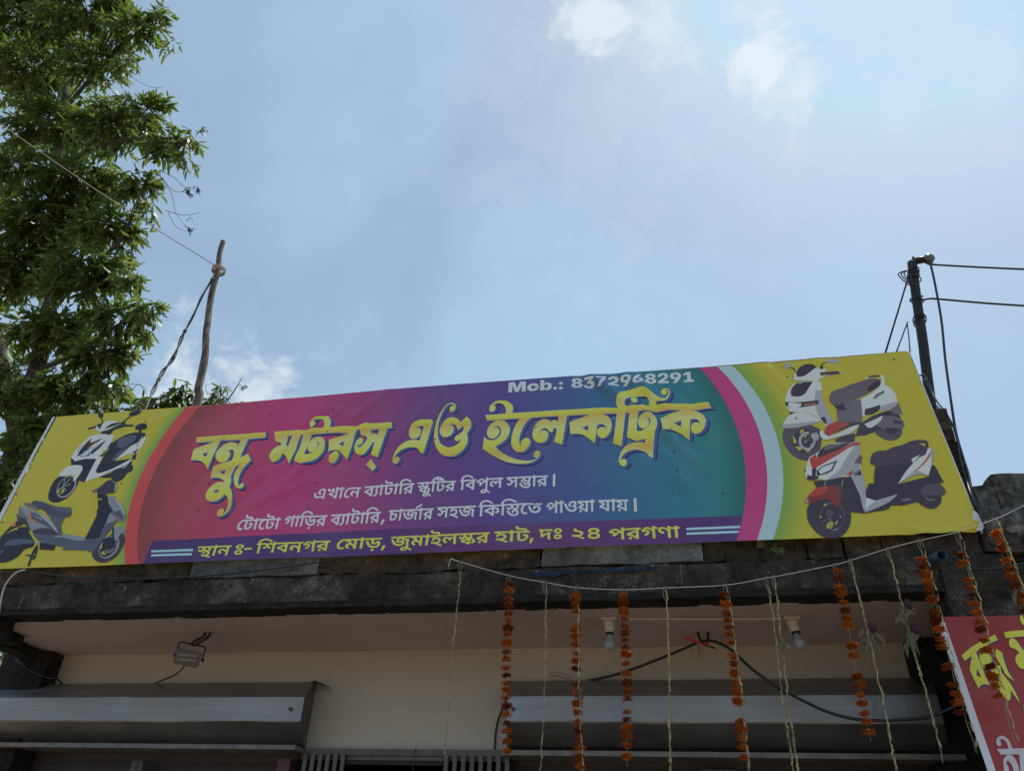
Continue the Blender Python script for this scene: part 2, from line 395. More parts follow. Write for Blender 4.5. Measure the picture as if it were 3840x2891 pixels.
def rough_slab(mb, lo, hi, step=.06, amp=.012, seed=0, mi=0, freq=4.0):
    """closed box with a subdivided, knocked-about skin"""
    n = [max(1, int(round((hi[k]-lo[k])/step))) for k in range(3)]
    idx = {}; vs = []
    def vid(i, j, k):
        if (i, j, k) not in idx:
            p = Vector((lo[0]+(hi[0]-lo[0])*i/n[0], lo[1]+(hi[1]-lo[1])*j/n[1], lo[2]+(hi[2]-lo[2])*k/n[2]))
            q = p*freq + Vector((seed*3.1, seed*1.7, seed*.9))
            d = mnoise.noise_vector(q) + mnoise.noise_vector(q*3.3)*.5 + mnoise.noise_vector(q*9)*.25
            idx[(i, j, k)] = len(vs); vs.append(p + d*amp)
        return idx[(i, j, k)]
    fs = []
    for a in range(3):
        b, c = (a+1)%3, (a+2)%3
        for side in (0, n[a]):
            for i in range(n[b]):
                for j in range(n[c]):
                    def g(u, v):
                        t = [0, 0, 0]; t[a] = side; t[b] = u; t[c] = v; return vid(*t)
                    f = (g(i, j), g(i+1, j), g(i+1, j+1), g(i, j+1))
                    fs.append(f if side else f[::-1])
    return mb.add(vs, fs, mi)
def catmull(P, n=6):
    P = [Vector(p) for p in P]; out = []
    for i in range(len(P)-1):
        a, b, c, d = P[max(0, i-1)], P[i], P[i+1], P[min(len(P)-1, i+2)]
        for k in range(n):
            t = k/n
            out.append(.5*((2*b) + (c-a)*t + (2*a-5*b+4*c-d)*t*t + (3*b-a-3*c+d)*t**3))
    out.append(P[-1]); return out
rnd = random.Random(7)
nrng = np.random.default_rng(11)

# ------------------------------------------------------------------ ground
g = MB(); N = 24
xs = [-3000, -600, -120, -40, -20, -12, -8, -5, -3, -1.5, 0, 1.5, 3, 5, 8, 12, 20, 40, 120, 600, 3000]
g.add([(x, y, .02*mnoise.noise(Vector((x*.4, y*.4, 0))) if abs(x) < 30 and abs(y) < 30 else 0.) for y in xs for x in xs],
      [(j*21+i, j*21+i+1, (j+1)*21+i+1, (j+1)*21+i) for j in range(20) for i in range(20)])
g.build('ground', M['earth'], None, True, 'structure')

# ------------------------------------------------------------------ the shop building
shop = empty('shop_building', (-1.5, 5.25, 0), 'single-storey shop building with cream wall, pinkish ceiling and blackened concrete slab edge', 'building')
mb = MB(); rough_slab(mb, (-4.74, 4.275, 3.022), (1.72, 5.6, 3.19), .05, .010, 1); mb.build('roof_slab', M['slab_concrete'], shop)
mb = MB(); rough_slab(mb, (-4.73, 4.268, 2.995), (1.62, 4.42, 3.035), .05, .006, 12); mb.build('slab_lip', M['dark_plaster'], shop)
mb = MB(); mb.box((-4.93, 5.6, 3.02), (2.6, 9.4, 3.18)); mb.build('roof_deck', M['slab_concrete'], shop)
mb = MB()
nx, ny = 46, 9
mb.add([(-4.72+(1.62+4.72)*i/nx, 4.40+(5.30-4.40)*j/ny, 2.997+.008*mnoise.noise(Vector((i*.35, j*.5, 2)))) for j in range(ny+1) for i in range(nx+1)],
       [(j*(nx+1)+i, (j+1)*(nx+1)+i, (j+1)*(nx+1)+i+1, j*(nx+1)+i+1) for j in range(ny) for i in range(nx)])
mb.build('soffit', M['soffit_paint'], shop, True)
# brick parapet course on the slab, bricks laid by hand
mb = MB(); rough_slab(mb, (-4.74, 4.30, 3.205), (-.74, 4.52, 3.335), .04, .022, 71, 0, 5.5)
x = -.74; k = 0
while x < 2.35:
    L = rnd.uniform(.19, .27); top = 3.335 + rnd.uniform(-.008, .012); y0 = 4.315 + rnd.uniform(-.018, .012)
    rough_slab(mb, (x, y0, 3.205), (min(x+L-.006, 2.36), 4.52, top), .04, .020, k*1.3+2, 0, 7.0); x += L; k += 1
mb.build('parapet', M['parapet_brick'], shop)
mb = MB(); mb.box((-4.73, 4.37, 3.18), (1.66, 4.43, 3.40)); mb.box((1.66, 4.37, 3.18), (2.36, 4.50, 3.22)); mb.build('parapet_bed', M['dark_plaster'], shop)
for a, b, sd in ((-2.98, -2.12, 31), (-.72, .19, 47)):
    mb = MB(); rough_slab(mb, (a, 4.272, 3.205), (b, 4.40, 3.322), .04, .010, sd)
    o = mb.build('render_patch', M['mortar'], shop); o['label'] = 'rough grey cement patch on the parapet'
# walls
mb = MB()
nx, nz = 60, 7
mb.add([(-4.545+(1.40+4.545)*i/nx, 5.25+.006*mnoise.noise(Vector((i*.22, 7.3, j*.5))), 2.362+(3.0-2.362)*j/nz) for j in range(nz+1) for i in range(nx+1)],
       [(j*(nx+1)+i, j*(nx+1)+i+1, (j+1)*(nx+1)+i+1, (j+1)*(nx+1)+i) for j in range(nz) for i in range(nx)])
mb.box((-4.545, 5.262, 2.364), (1.40, 5.40, 3.01))
mb.build('front_wall', M['wall_paint'], shop, True)
mb = MB(); mb.box((-2.52, 5.252, 0), (-2.40, 5.40, 2.30)); mb.build('door_pier', M['dark_plaster'], shop)
mb = MB(); mb.box((-1.16, 5.252, 0), (-1.05, 5.40, 2.30)); mb.build('door_pier', M['dark_plaster'], shop)
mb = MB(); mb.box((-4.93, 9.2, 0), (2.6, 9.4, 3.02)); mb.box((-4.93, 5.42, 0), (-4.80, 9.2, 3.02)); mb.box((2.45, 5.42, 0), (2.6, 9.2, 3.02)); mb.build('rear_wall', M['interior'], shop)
mb = MB(); rough_slab(mb, (-4.93, 5.10, -.02), (-4.545, 5.38, 2.985), .08, .016, 9); mb.build('pillar', M['dark_plaster'], shop)
mb = MB(); rough_slab(mb, (1.385, 5.10, -.02), (2.30, 5.42, 2.985), .08, .012, 19); mb.build('pillar', M['dark_plaster'], shop)
mb = MB(); rough_slab(mb, (1.62, 4.33, -.02), (2.30, 5.0, 2.985), .08, .014, 29); mb.build('pillar', M['dark_plaster'], shop)
# stub beams under the slab ends, running back to the pillars
def beam(x0, x1, y0, y1, z0, z1, sd, m):
    mb = MB(); rough_slab(mb, (x0, y0, z0), (x1, y1, z1), .05, .018, sd); return mb.build('end_beam', m, shop)
beam(-4.74, -4.60, 4.70, 5.12, 2.925, 2.996, 14, M['dark_plaster'])
beam(-4.66, -4.47, 4.40, 4.72, 2.93, 2.996, 15, M['dark_plaster'])
beam(-4.60, -4.31, 4.29, 4.44, 2.90, 2.996, 18, M['dark_plaster'])
beam(1.40, 2.30, 4.262, 4.62, 2.80, 3.12, 16, M['slab_concrete'])
beam(1.58, 2.30, 4.62, 5.10, 2.80, 2.994, 17, M['dark_plaster'])

neigh = MB(); rough_slab(neigh, (1.80, 4.30, 3.36), (3.6, 4.46, 3.655), .05, .012, 51); rough_slab(neigh, (1.70, 4.31, 3.28), (2.02, 4.47, 3.60), .05, .022, 53)
o = set_origin(neigh.build('parapet_wall', M['grey_render'])); tag(o, 'pale grey rendered parapet wall with black stains, right of the big banner', 'wall')
col = MB()
z = 3.30; k = 0
while z < 4.15:
    rough_slab(col, (1.52+rnd.uniform(-.01, .01), 4.46, z), (1.742+rnd.uniform(-.008, .008), 4.66, z+.070), .045, .012, 60+k); z += .074; k += 1
o = set_origin(col.build('brick_pier', M['parapet_brick'])); tag(o, 'narrow rough brown brick pier standing behind the right edge of the big banner', 'pillar')

# ------------------------------------------------------------------ rolling shutters
def shutter(x0, x1, bx0, bx1, label, split, rail_z):
    root = empty('rolling_shutter', ((x0+x1)/2, 5.2, 0), label, 'shutter', 'rolling shutters of the shop')
    mb = MB()
    nx = 48
    prof = [(5.235, 2.786), (5.20, 2.778), (4.955, 2.636), (4.950, 2.630), (4.950, 2.486), (4.955, 2.478), (5.14, 2.375), (5.235, 2.368)]
    def xx(k, i):       # the front is shorter than the back: the ends slope too
        f = (5.235-prof[k][0])/.285
        return x0 + (bx0-x0)*f + (x1 + (bx1-x1)*f - x0 - (bx0-x0)*f)*i/nx
    vs = []
    for k in range(8):
        for i in range(nx+1):
            X = xx(k, i); w = Vector((X*1.6, k*.8, x0)); e = min(1, min(i, nx-i)/4)
            vs.append((X, prof[k][0] + .006*mnoise.noise(w)*e - (.010*max(0, mnoise.noise(w*2.2))*e if 3 <= k <= 4 else 0), prof[k][1] + .003*mnoise.noise(w+Vector((0, 0, 5)))*e))
    fs = [(k*(nx+1)+i, k*(nx+1)+i+1, (k+1)*(nx+1)+i+1, (k+1)*(nx+1)+i) for k in range(7) for i in range(nx)]
    fs = [f[::-1] for f in fs]
    mb.add(vs, fs)
    o = mb.build('hood', M['galvanised'], root)
    me = o.data
    for e in (0, nx):
        q = MB(); vv = [vs[k*(nx+1)+e] for k in range(8)]
        q.add(vv, [tuple(range(8)) if e == 0 else tuple(range(8))[::-1]]); q.build('end_plate', M['painted_steel'], root)
    q = MB(); q.box((x0+.01, 5.04, rail_z), (x1+.02, 5.235, rail_z+.028)); q.build('bottom_rail', M['rail_steel'], root)
    q = MB(); nz = 30
    vs = []; fs = []
    for j in range(nz+1):
        zz = 2.37 - j*.0787
        vs += [(x0+.02, 5.30 + (.012 if j % 2 else 0), zz), (x1-.02, 5.30 + (.012 if j % 2 else 0), zz)]
    fs = [(2*j, 2*j+2, 2*j+3, 2*j+1) for j in range(nz)]
    q.add(vs, fs); q.build('curtain', M['shutter_slats'], root)
    for cx in split:
        q = MB(); q.lathe((cx, 4.943, 2.556), (0, -1, 0), [(-.01, .013), (.002, .013), (.003, .007), (.010, .007), (.011, .001)], 10); q.build('screw', M['nail_steel'], root)
    return root
sh_l = shutter(-5.05, -2.455, -5.0, -2.387, 'left rolling shutter with a long grey sheet-metal hood under the floodlight', (-2.47,), 2.330)
q = MB(); q.add([(-2.47, 5.215, 2.79), (-2.44, 5.10, 2.755), (-2.33, 5.20, 2.742), (-2.345, 5.235, 2.752), (-2.47, 5.235, 2.80)], [(0, 1, 2, 3, 4), (4, 3, 2, 1, 0)]); q.build('flange', M['iron'], sh_l)
q = MB(); q.box((-3.66, 5.16, 0), (-3.575, 5.24, 2.27)); q.build('guide_rail', M['mortar'], sh_l)
q = MB(); q.box((-2.585, 5.14, 0), (-2.50, 5.245, 2.29)); q.build('guide_rail', M['maroon_steel'], sh_l)
sh_r = shutter(-1.09, 1.50, -1.035, 1.425, 'right rolling shutter with a grey sheet-metal hood behind the hanging garlands', (-1.0,), 2.312)
q = MB(); q.box((.10, 5.25, 2.245), (.30, 5.296, 2.275)); q.build('handle', M['painted_steel'], sh_r)

gate = empty('collapsible_gate', (-1.77, 5.22, 0), 'dark steel collapsible gate folded to both sides of the middle doorway', 'gate')
q = MB(); q.box((-2.455, 5.19, 2.322), (-1.07, 5.245, 2.362)); q.box((-2.455, 5.20, 2.296), (-1.07, 5.215, 2.320)); q.build('top_rail', M['painted_steel'], gate)
for xs_ in ([-2.425+.052*k for k in range(6)], [-1.475+.056*k for k in range(8)]):
    for X in xs_:
        q = MB(); a = rnd.uniform(-.006, .006)
        q.add([(X+a, 5.165, .02), (X+a+.026, 5.165, .02), (X+a+.026, 5.185, .02), (X+a, 5.185, .02), (X, 5.165, 2.325), (X+.026, 5.165, 2.325), (X+.026, 5.185, 2.325), (X, 5.185, 2.325)],
              [(0,3,2,1),(4,5,6,7),(0,1,5,4),(1,2,6,5),(2,3,7,6),(3,0,4,7)]); q.build('bar', M['painted_steel'], gate)
q = MB(); q.box((-2.15, 5.20, 2.27), (-1.49, 5.24, 2.292)); q.build('cross_bar', M['iron'], gate)

# ------------------------------------------------------------------ the printed banner
B0 = Vector((-4.620, 4.250, 3.310)); BU = Vector((1, 0, 0)); BV = Vector((0.000000, 0.069829, 0.997559)); BN = Vector((0.000000, -0.997559, 0.069829))
CELL = .02
CREASES = [(4.119, 1.245, 4.413, 0.941, 0.030, -0.0070),
 (4.200, 1.248, 4.515, 0.922, 0.028, 0.0080),
 (4.335, 1.239, 4.664, 0.878, 0.030, -0.0070),
 (4.442, 1.247, 4.702, 0.938, 0.026, 0.0080),
 (4.526, 1.148, 4.741, 0.790, 0.034, 0.0090),
 (4.590, 1.054, 4.823, 0.605, 0.034, -0.0080),
 (4.520, 1.018, 4.621, 0.718, 0.030, 0.0070),
 (4.547, 0.888, 4.708, 0.611, 0.028, -0.0070),
 (4.626, 0.799, 4.873, 0.469, 0.030, 0.0060),
 (4.455, 0.711, 4.713, 0.476, 0.026, -0.0070),
 (4.629, 0.600, 4.796, 0.309, 0.035, 0.0060),
 (4.630, 0.373, 4.720, 0.303, 0.022, -0.0050),
 (4.733, 1.129, 4.911, 0.857, 0.030, -0.0050),
 (2.068, 0.466, 2.346, 0.761, 0.034, 0.0060),
 (2.314, 0.731, 2.675, 1.090, 0.032, -0.0070),
 (2.434, 0.712, 2.747, 1.130, 0.030, 0.0060),
 (1.933, 0.393, 2.370, 0.560, 0.034, 0.0050),
 (1.788, 0.361, 2.010, 0.613, 0.030, -0.0050),
 (2.148, 0.940, 2.366, 1.140, 0.022, -0.0060),
 (2.196, 0.903, 2.446, 1.145, 0.026, 0.0050),
 (2.037, 0.739, 2.160, 0.973, 0.030, 0.0040),
 (1.898, 0.663, 2.247, 0.855, 0.030, -0.0040),
 (2.375, 0.716, 2.372, 0.549, 0.020, -0.0050),
 (1.553, 0.739, 1.454, 0.543, 0.024, -0.0040),
 (1.575, 0.939, 1.557, 0.728, 0.022, 0.0040),
 (1.550, 1.163, 1.609, 1.254, 0.018, -0.0040),
 (2.542, 1.056, 2.768, 1.245, 0.030, 0.0050),
 (2.870, 0.830, 3.129, 1.188, 0.030, 0.0040),
 (1.169, 1.268, 1.337, 1.156, 0.020, 0.0030),
 (5.337, 1.241, 5.453, 0.934, 0.028, 0.0070),
 (5.387, 1.241, 5.524, 1.074, 0.024, -0.0060),
 (5.270, 1.239, 5.418, 0.815, 0.040, 0.0050),
 (5.633, 1.237, 5.825, 1.066, 0.030, 0.0050),
 (6.179, 1.245, 5.914, 0.696, 0.040, 0.0060),
 (6.203, 1.247, 6.044, 1.003, 0.026, -0.0060),
 (5.794, 1.231, 5.898, 0.894, 0.050, -0.0050),
 (6.102, -0.017, 6.262, 0.039, 0.024, 0.0080),
 (6.143, -0.011, 6.266, 0.009, 0.020, -0.0060),
 (5.873, 0.025, 5.956, -0.021, 0.018, -0.0060),
 (5.898, 0.016, 6.026, -0.005, 0.020, 0.0050),
 (0.830, 1.102, 1.067, 1.179, 0.030, 0.0040),
 (0.958, 0.997, 1.142, 0.845, 0.030, -0.0040),
 (3.847, 0.297, 4.004, 0.263, 0.030, -0.0050),
 (3.184, 0.105, 3.362, 0.009, 0.020, -0.0040),
 (3.911, 0.073, 4.163, 0.010, 0.020, 0.0040),
 (2.319, 0.051, 2.598, -0.004, 0.020, -0.0040),
 (4.321, 0.140, 4.626, 0.083, 0.020, 0.0040)]        # u0, v0, u1, v1, half width, height
def crease_field(U, V):
    h = np.zeros_like(U)
    for u0, v0, u1, v1, w, a in CREASES:
        du, dv = u1-u0, v1-v0; L2 = du*du+dv*dv
        t = ((U-u0)*du + (V-v0)*dv)/L2; tc_ = np.clip(t, 0, 1)
        d = np.hypot(U-u0-tc_*du, V-v0-tc_*dv)
        taper = np.clip(np.minimum(tc_+.15, 1.12-tc_)*3, 0, 1)
        h += 2.6*a*np.exp(-(d/w)**2)*taper
    return h
GU, GV = 330, 68
gu, gv = np.meshgrid(np.arange(GU+1)*CELL-.2, np.arange(GV+1)*CELL-.04, indexing='ij')
base = np.zeros_like(gu)
for i in range(GU+1):
    for j in range(GV+1):
        w = Vector((gu[i, j], gv[i, j], 0))
        base[i, j] = .006*mnoise.noise(w*1.7) + .0022*mnoise.noise(w*5+Vector((9, 0, 0)))
        # fine tension ripples where the sheet is nailed along its top and left
        q = w.x*.7 + w.y*.7
        base[i, j] += .0011*mnoise.noise(Vector((q*4, (w.x-w.y)*16, 3.)))*(.6+.4*mnoise.noise(w*.9+Vector((2, 7, 0))))
H = base + crease_field(gu, gv)
HU, HV = np.gradient(H, CELL)
def field(A, u, v):
    """piecewise linear over the grid triangles, so every print layer lies flat on the sheet"""
    x = (u+.2)/CELL; y = (v+.04)/CELL
    i = int(min(max(math.floor(x), 0), GU-1)); j = int(min(max(math.floor(y), 0), GV-1)); fx = x-i; fy = y-j
    if fx >= fy: return A[i, j] + (A[i+1, j]-A[i, j])*fx + (A[i+1, j+1]-A[i+1, j])*fy
    return A[i, j] + (A[i+1, j+1]-A[i, j+1])*fx + (A[i, j+1]-A[i, j])*fy
def sheet_point(u, v, lift): return B0 + BU*u + BV*v + BN*(field(H, u, v) + lift)
def sheet_normal(u, v):
    n = BN - BU*field(HU, u, v) - BV*field(HV, u, v); return n.normalized()
def smooth_outline(P, n=3):
    """closed outline through the points; corners stay sharp"""
    N = len(P); out = []
    for i in range(N):
        p0, p1, p2, p3 = P[i-1], P[i], P[(i+1) % N], P[(i+2) % N]
        out.append((p1[0], p1[1]))
        if p1[2] and p2[2]: continue
        a = np.array(p1[:2]); b = np.array(p2[:2]); L = np.hypot(*(b-a))
        def tan(x, y, z):
            x, y, z = (np.array(q[:2]) for q in (x, y, z)); l1 = max(1e-6, np.hypot(*(y-x))); l2 = max(1e-6, np.hypot(*(z-y)))
            return ((y-x)/l1*l2 + (z-y)/l2*l1)/(l1+l2)
        t1 = None if p1[2] else tan(p0, p1, p2)*L
        t2 = None if p2[2] else tan(p1, p2, p3)*L
        if t1 is None: t1 = (b-a)*1.5 - t2*.5
        if t2 is None: t2 = (b-a)*1.5 - t1*.5
        for k in range(1, n):
            t = k/n; out.append(tuple((2*t**3-3*t*t+1)*a + (t**3-2*t*t+t)*t1 + (3*t*t-2*t**3)*b + (t**3-t*t)*t2))
    return out
def area(p): return sum(p[i-1][0]*p[i][1]-p[i][0]*p[i-1][1] for i in range(len(p)))/2
def convex_pieces(outer, holes):
    loops = [[Vector((q[0], q[1], 0)) for q in l] for l in [outer] + list(holes)]
    flatv = [v for l in loops for v in l]; out = []
    for a, b, c in tessellate_polygon(loops):
        pa, pb, pc = flatv[a], flatv[b], flatv[c]
        ar = (pb.x-pa.x)*(pc.y-pa.y)-(pb.y-pa.y)*(pc.x-pa.x)
        if abs(ar) < 1e-10: continue
        out.append([(q.x, q.y) for q in ((pa, pb, pc) if ar > 0 else (pa, pc, pb))])
    return out
def winding_pieces(loops):
    """fill of overlapping letter outlines: trapezoids between successive heights"""
    E = []; ys = set()
    for l in loops:
        for i in range(len(l)):
            (x0, y0), (x1, y1) = l[i-1], l[i]; ys.add(y1)
            if abs(y1-y0) > 1e-9: E.append((x0, y0, x1, y1, 1) if y0 < y1 else (x1, y1, x0, y0, -1))
    for i in range(len(E)):
        a = E[i]
        for j in range(i+1, len(E)):
            c = E[j]
            if min(a[3], c[3]) <= max(a[1], c[1]) or max(a[0], a[2]) < min(c[0], c[2]) or max(c[0], c[2]) < min(a[0], a[2]): continue
            sa = (a[2]-a[0])/(a[3]-a[1]); sc = (c[2]-c[0])/(c[3]-c[1])
            if abs(sa-sc) < 1e-9: continue
            y = (c[0]-sc*c[1]-a[0]+sa*a[1])/(sa-sc)
            if max(a[1], c[1]) < y < min(a[3], c[3]): ys.add(y)
    ys = sorted(ys); out = []
    for y0, y1 in zip(ys, ys[1:]):
        if y1-y0 < 1e-7: continue
        ym = (y0+y1)/2
        L = sorted((e[0]+(e[2]-e[0])*(ym-e[1])/(e[3]-e[1]), k) for k, e in enumerate(E) if e[1] <= ym < e[3])
        w = 0
        for x, k in L:
            e = E[k]
            if w == 0: left = e
            w += e[4]
            if w == 0:
                f = lambda q, y: q[0]+(q[2]-q[0])*(y-q[1])/(q[3]-q[1])
                p = [(f(left, y0), y0), (f(e, y0), y0), (f(e, y1), y1), (f(left, y1), y1)]
                if p[1][0]-p[0][0] + p[2][0]-p[3][0] > 1e-7: out.append(p)
    return out
def split_along(polys, fn, k0):
    """cut convex polygons along the lines fn(p) = whole number"""
    out = []
    for p in polys:
        d = [fn(q) for q in p]; lo, hi = min(d), max(d)
        k = math.floor(lo+1e-6)+1
        while k < hi-1e-6:
            A, B, DB = [], [], []
            for i in range(len(p)):
                q0, q1, e0, e1 = p[i-1], p[i], d[i-1]-k, d[i]-k
                if (e0 < 0) != (e1 < 0):
                    t = e0/(e0-e1); x = (q0[0]+(q1[0]-q0[0])*t, q0[1]+(q1[1]-q0[1])*t); A.append(x); B.append(x); DB.append(float(k))
                if e1 < 0: A.append(q1)
                else: B.append(q1); DB.append(d[i])
            if len(A) > 2: out.append(A)
            p, d = B, DB; k += 1
            if len(p) < 3: break
        if len(p) > 2: out.append(p)
    return out
def print_mesh(name, shapes, mats, parent, lift=.001, step=.00004, conform=True, frame=None):
    """shapes: (outline, holes, material index) or (pieces, None, material index, level); each level lies a hair above the one before"""
    V, F, I, UVS, NR = [], [], [], [], []
    loc = parent.location
    for si, sh in enumerate(shapes):
        pcs = sh[0] if sh[1] is None else convex_pieces(sh[0], sh[1])
        lev = lift + step*(sh[3] if len(sh) > 3 else si)
        if conform:
            pcs = split_along(pcs, lambda q: (q[0]+.2)/CELL, 0)
            pcs = split_along(pcs, lambda q: (q[1]+.04)/CELL, 0)
            pcs = split_along(pcs, lambda q: (q[0]+.2-q[1]-.04)/CELL, 0)
        seen = {}
        for p in pcs:
            f = []
            for q in p:
                key = (round(q[0], 6), round(q[1], 6))
                if key not in seen:
                    seen[key] = len(V); UVS.append(q)
                    if frame is None: V.append(sheet_point(q[0], q[1], lev) - loc); NR.append(sheet_normal(*q))
                    else: V.append(frame(q[0], q[1], lev) - loc); NR.append(frame.n)
                if seen[key] not in f: f.append(seen[key])
            if len(f) > 2: F.append(f); I.append(sh[2])
    me = bpy.data.meshes.new(name); me.from_pydata(V, [], F)
    for mm in mats: me.materials.append(mm)
    me.polygons.foreach_set('material_index', I)
    me.polygons.foreach_set('use_smooth', [True]*len(me.polygons))
    lv = np.empty(len(me.loops), dtype=np.int32); me.loops.foreach_get('vertex_index', lv)
    uvl = me.uv_layers.new(name='UVMap'); uvl.data.foreach_set('uv', np.array(UVS)[lv].astype(np.float32).ravel())
    me.normals_split_custom_set_from_vertices([tuple(n) for n in NR])
    o = bpy.data.objects.new(name, me); COL.objects.link(o); o.parent = parent
    return o
banner = empty('shop_banner', B0 + BU*3.1, 'long horizontal shop banner with gold Bengali lettering on pink and purple and four printed scooters', 'banner')
def u_left(v): return .045 - .034*(1-v/1.255)
def u_right(v): return 6.265 - .058*v/1.25
EDGE = [(0.0110, -0.0060), (1.1589, -0.0060), (1.4126, -0.0060), (1.7136, -0.0060), (2.2985, -0.0060), (2.5988, -0.0060), (3.3633, -0.0060), (3.9283, -0.0060), (4.3176, -0.0060), (4.5900, -0.0060), (4.9140, -0.0060), (5.2021, -0.0060), (5.6760, -0.0060), (6.2300, -0.0030), (6.2660, 0.0060), (6.2031, 1.2487), (5.9283, 1.2439), (5.6015, 1.2426), (5.3870, 1.2413), (5.1491, 1.2418), (4.9173, 1.2411), (4.5312, 1.2516), (4.0732, 1.2615), (3.6185, 1.2657), (3.2360, 1.2720), (2.6450, 1.2661), (2.0311, 1.2600), (1.3928, 1.2536), (0.9509, 1.2551), (0.4964, 1.2567), (0.0596, 1.2583)]
body = [(u_left(v)-.0+.0, v) for v in (-.004, .4, .8, 1.256)]
outline = EDGE
print_mesh('vinyl_sheet', [(outline, [], 0)], [M['v_sheet']], banner, 0.0)
border = [(u_left(0)-.045, -.003), (u_left(0), -.003), (u_left(1.256), 1.2575), (u_left(1.256)-.022, 1.2575)]
print_mesh('white_border', [([(a, b) for a, b in border], [], 0)], [M['white_vinyl']], banner, .0003)
def arc(c, r, lo, hi, s, n=40):
    out = []
    for k in range(n+1):
        v = lo+(hi-lo)*k/n; out.append((c[0]+s*math.sqrt(max(0, r*r-(v-c[1])**2)), v))
    return out
def topv(u): return 1.2535 + .004*math.sin(u*1.7)
A1 = arc((2.338, .61), 1.3307, -.006, 1.2515, -1); A2 = arc((2.354, .594), 1.2501, -.006, 1.2505, -1)
A3 = arc((3.717, .537), 1.3971, -.006, 1.2455, 1); A4 = arc((3.926, .546), 1.3102, -.006, 1.2450, 1); A5 = arc((4.033, .554), 1.2942, -.006, 1.2445, 1)
print_mesh('colour_panel', [(A2 + [(1.393, 1.2528), (2.031, 1.2592), (2.645, 1.2653), (3.236, 1.2712), (3.619, 1.2649), (4.073, 1.2607), (4.531, 1.2508)] + A3[::-1], [], 0)], [M['v_panel']], banner, .0004)
print_mesh('curved_band', [(A1 + A2[::-1], [], 0)], [M['v_red_band']], banner, .0005)
print_mesh('curved_band', [(A3 + A4[::-1], [], 0)], [M['v_pink_band']], banner, .0005)
print_mesh('curved_band', [(A4 + A5[::-1], [], 0)], [M['v_pale_band']], banner, .0005)
s3 = [p for p in A3 if p[1] < .150]
print_mesh('address_strip', [([(1.292, -.006)] + [(1.289, .153)] + [(2.0, .159), (2.9, .163), (3.8, .160), (4.5, .156)] + [(5.052, .1505)] + s3[::-1], [], 0)], [M['v_strip']], banner, .0007)

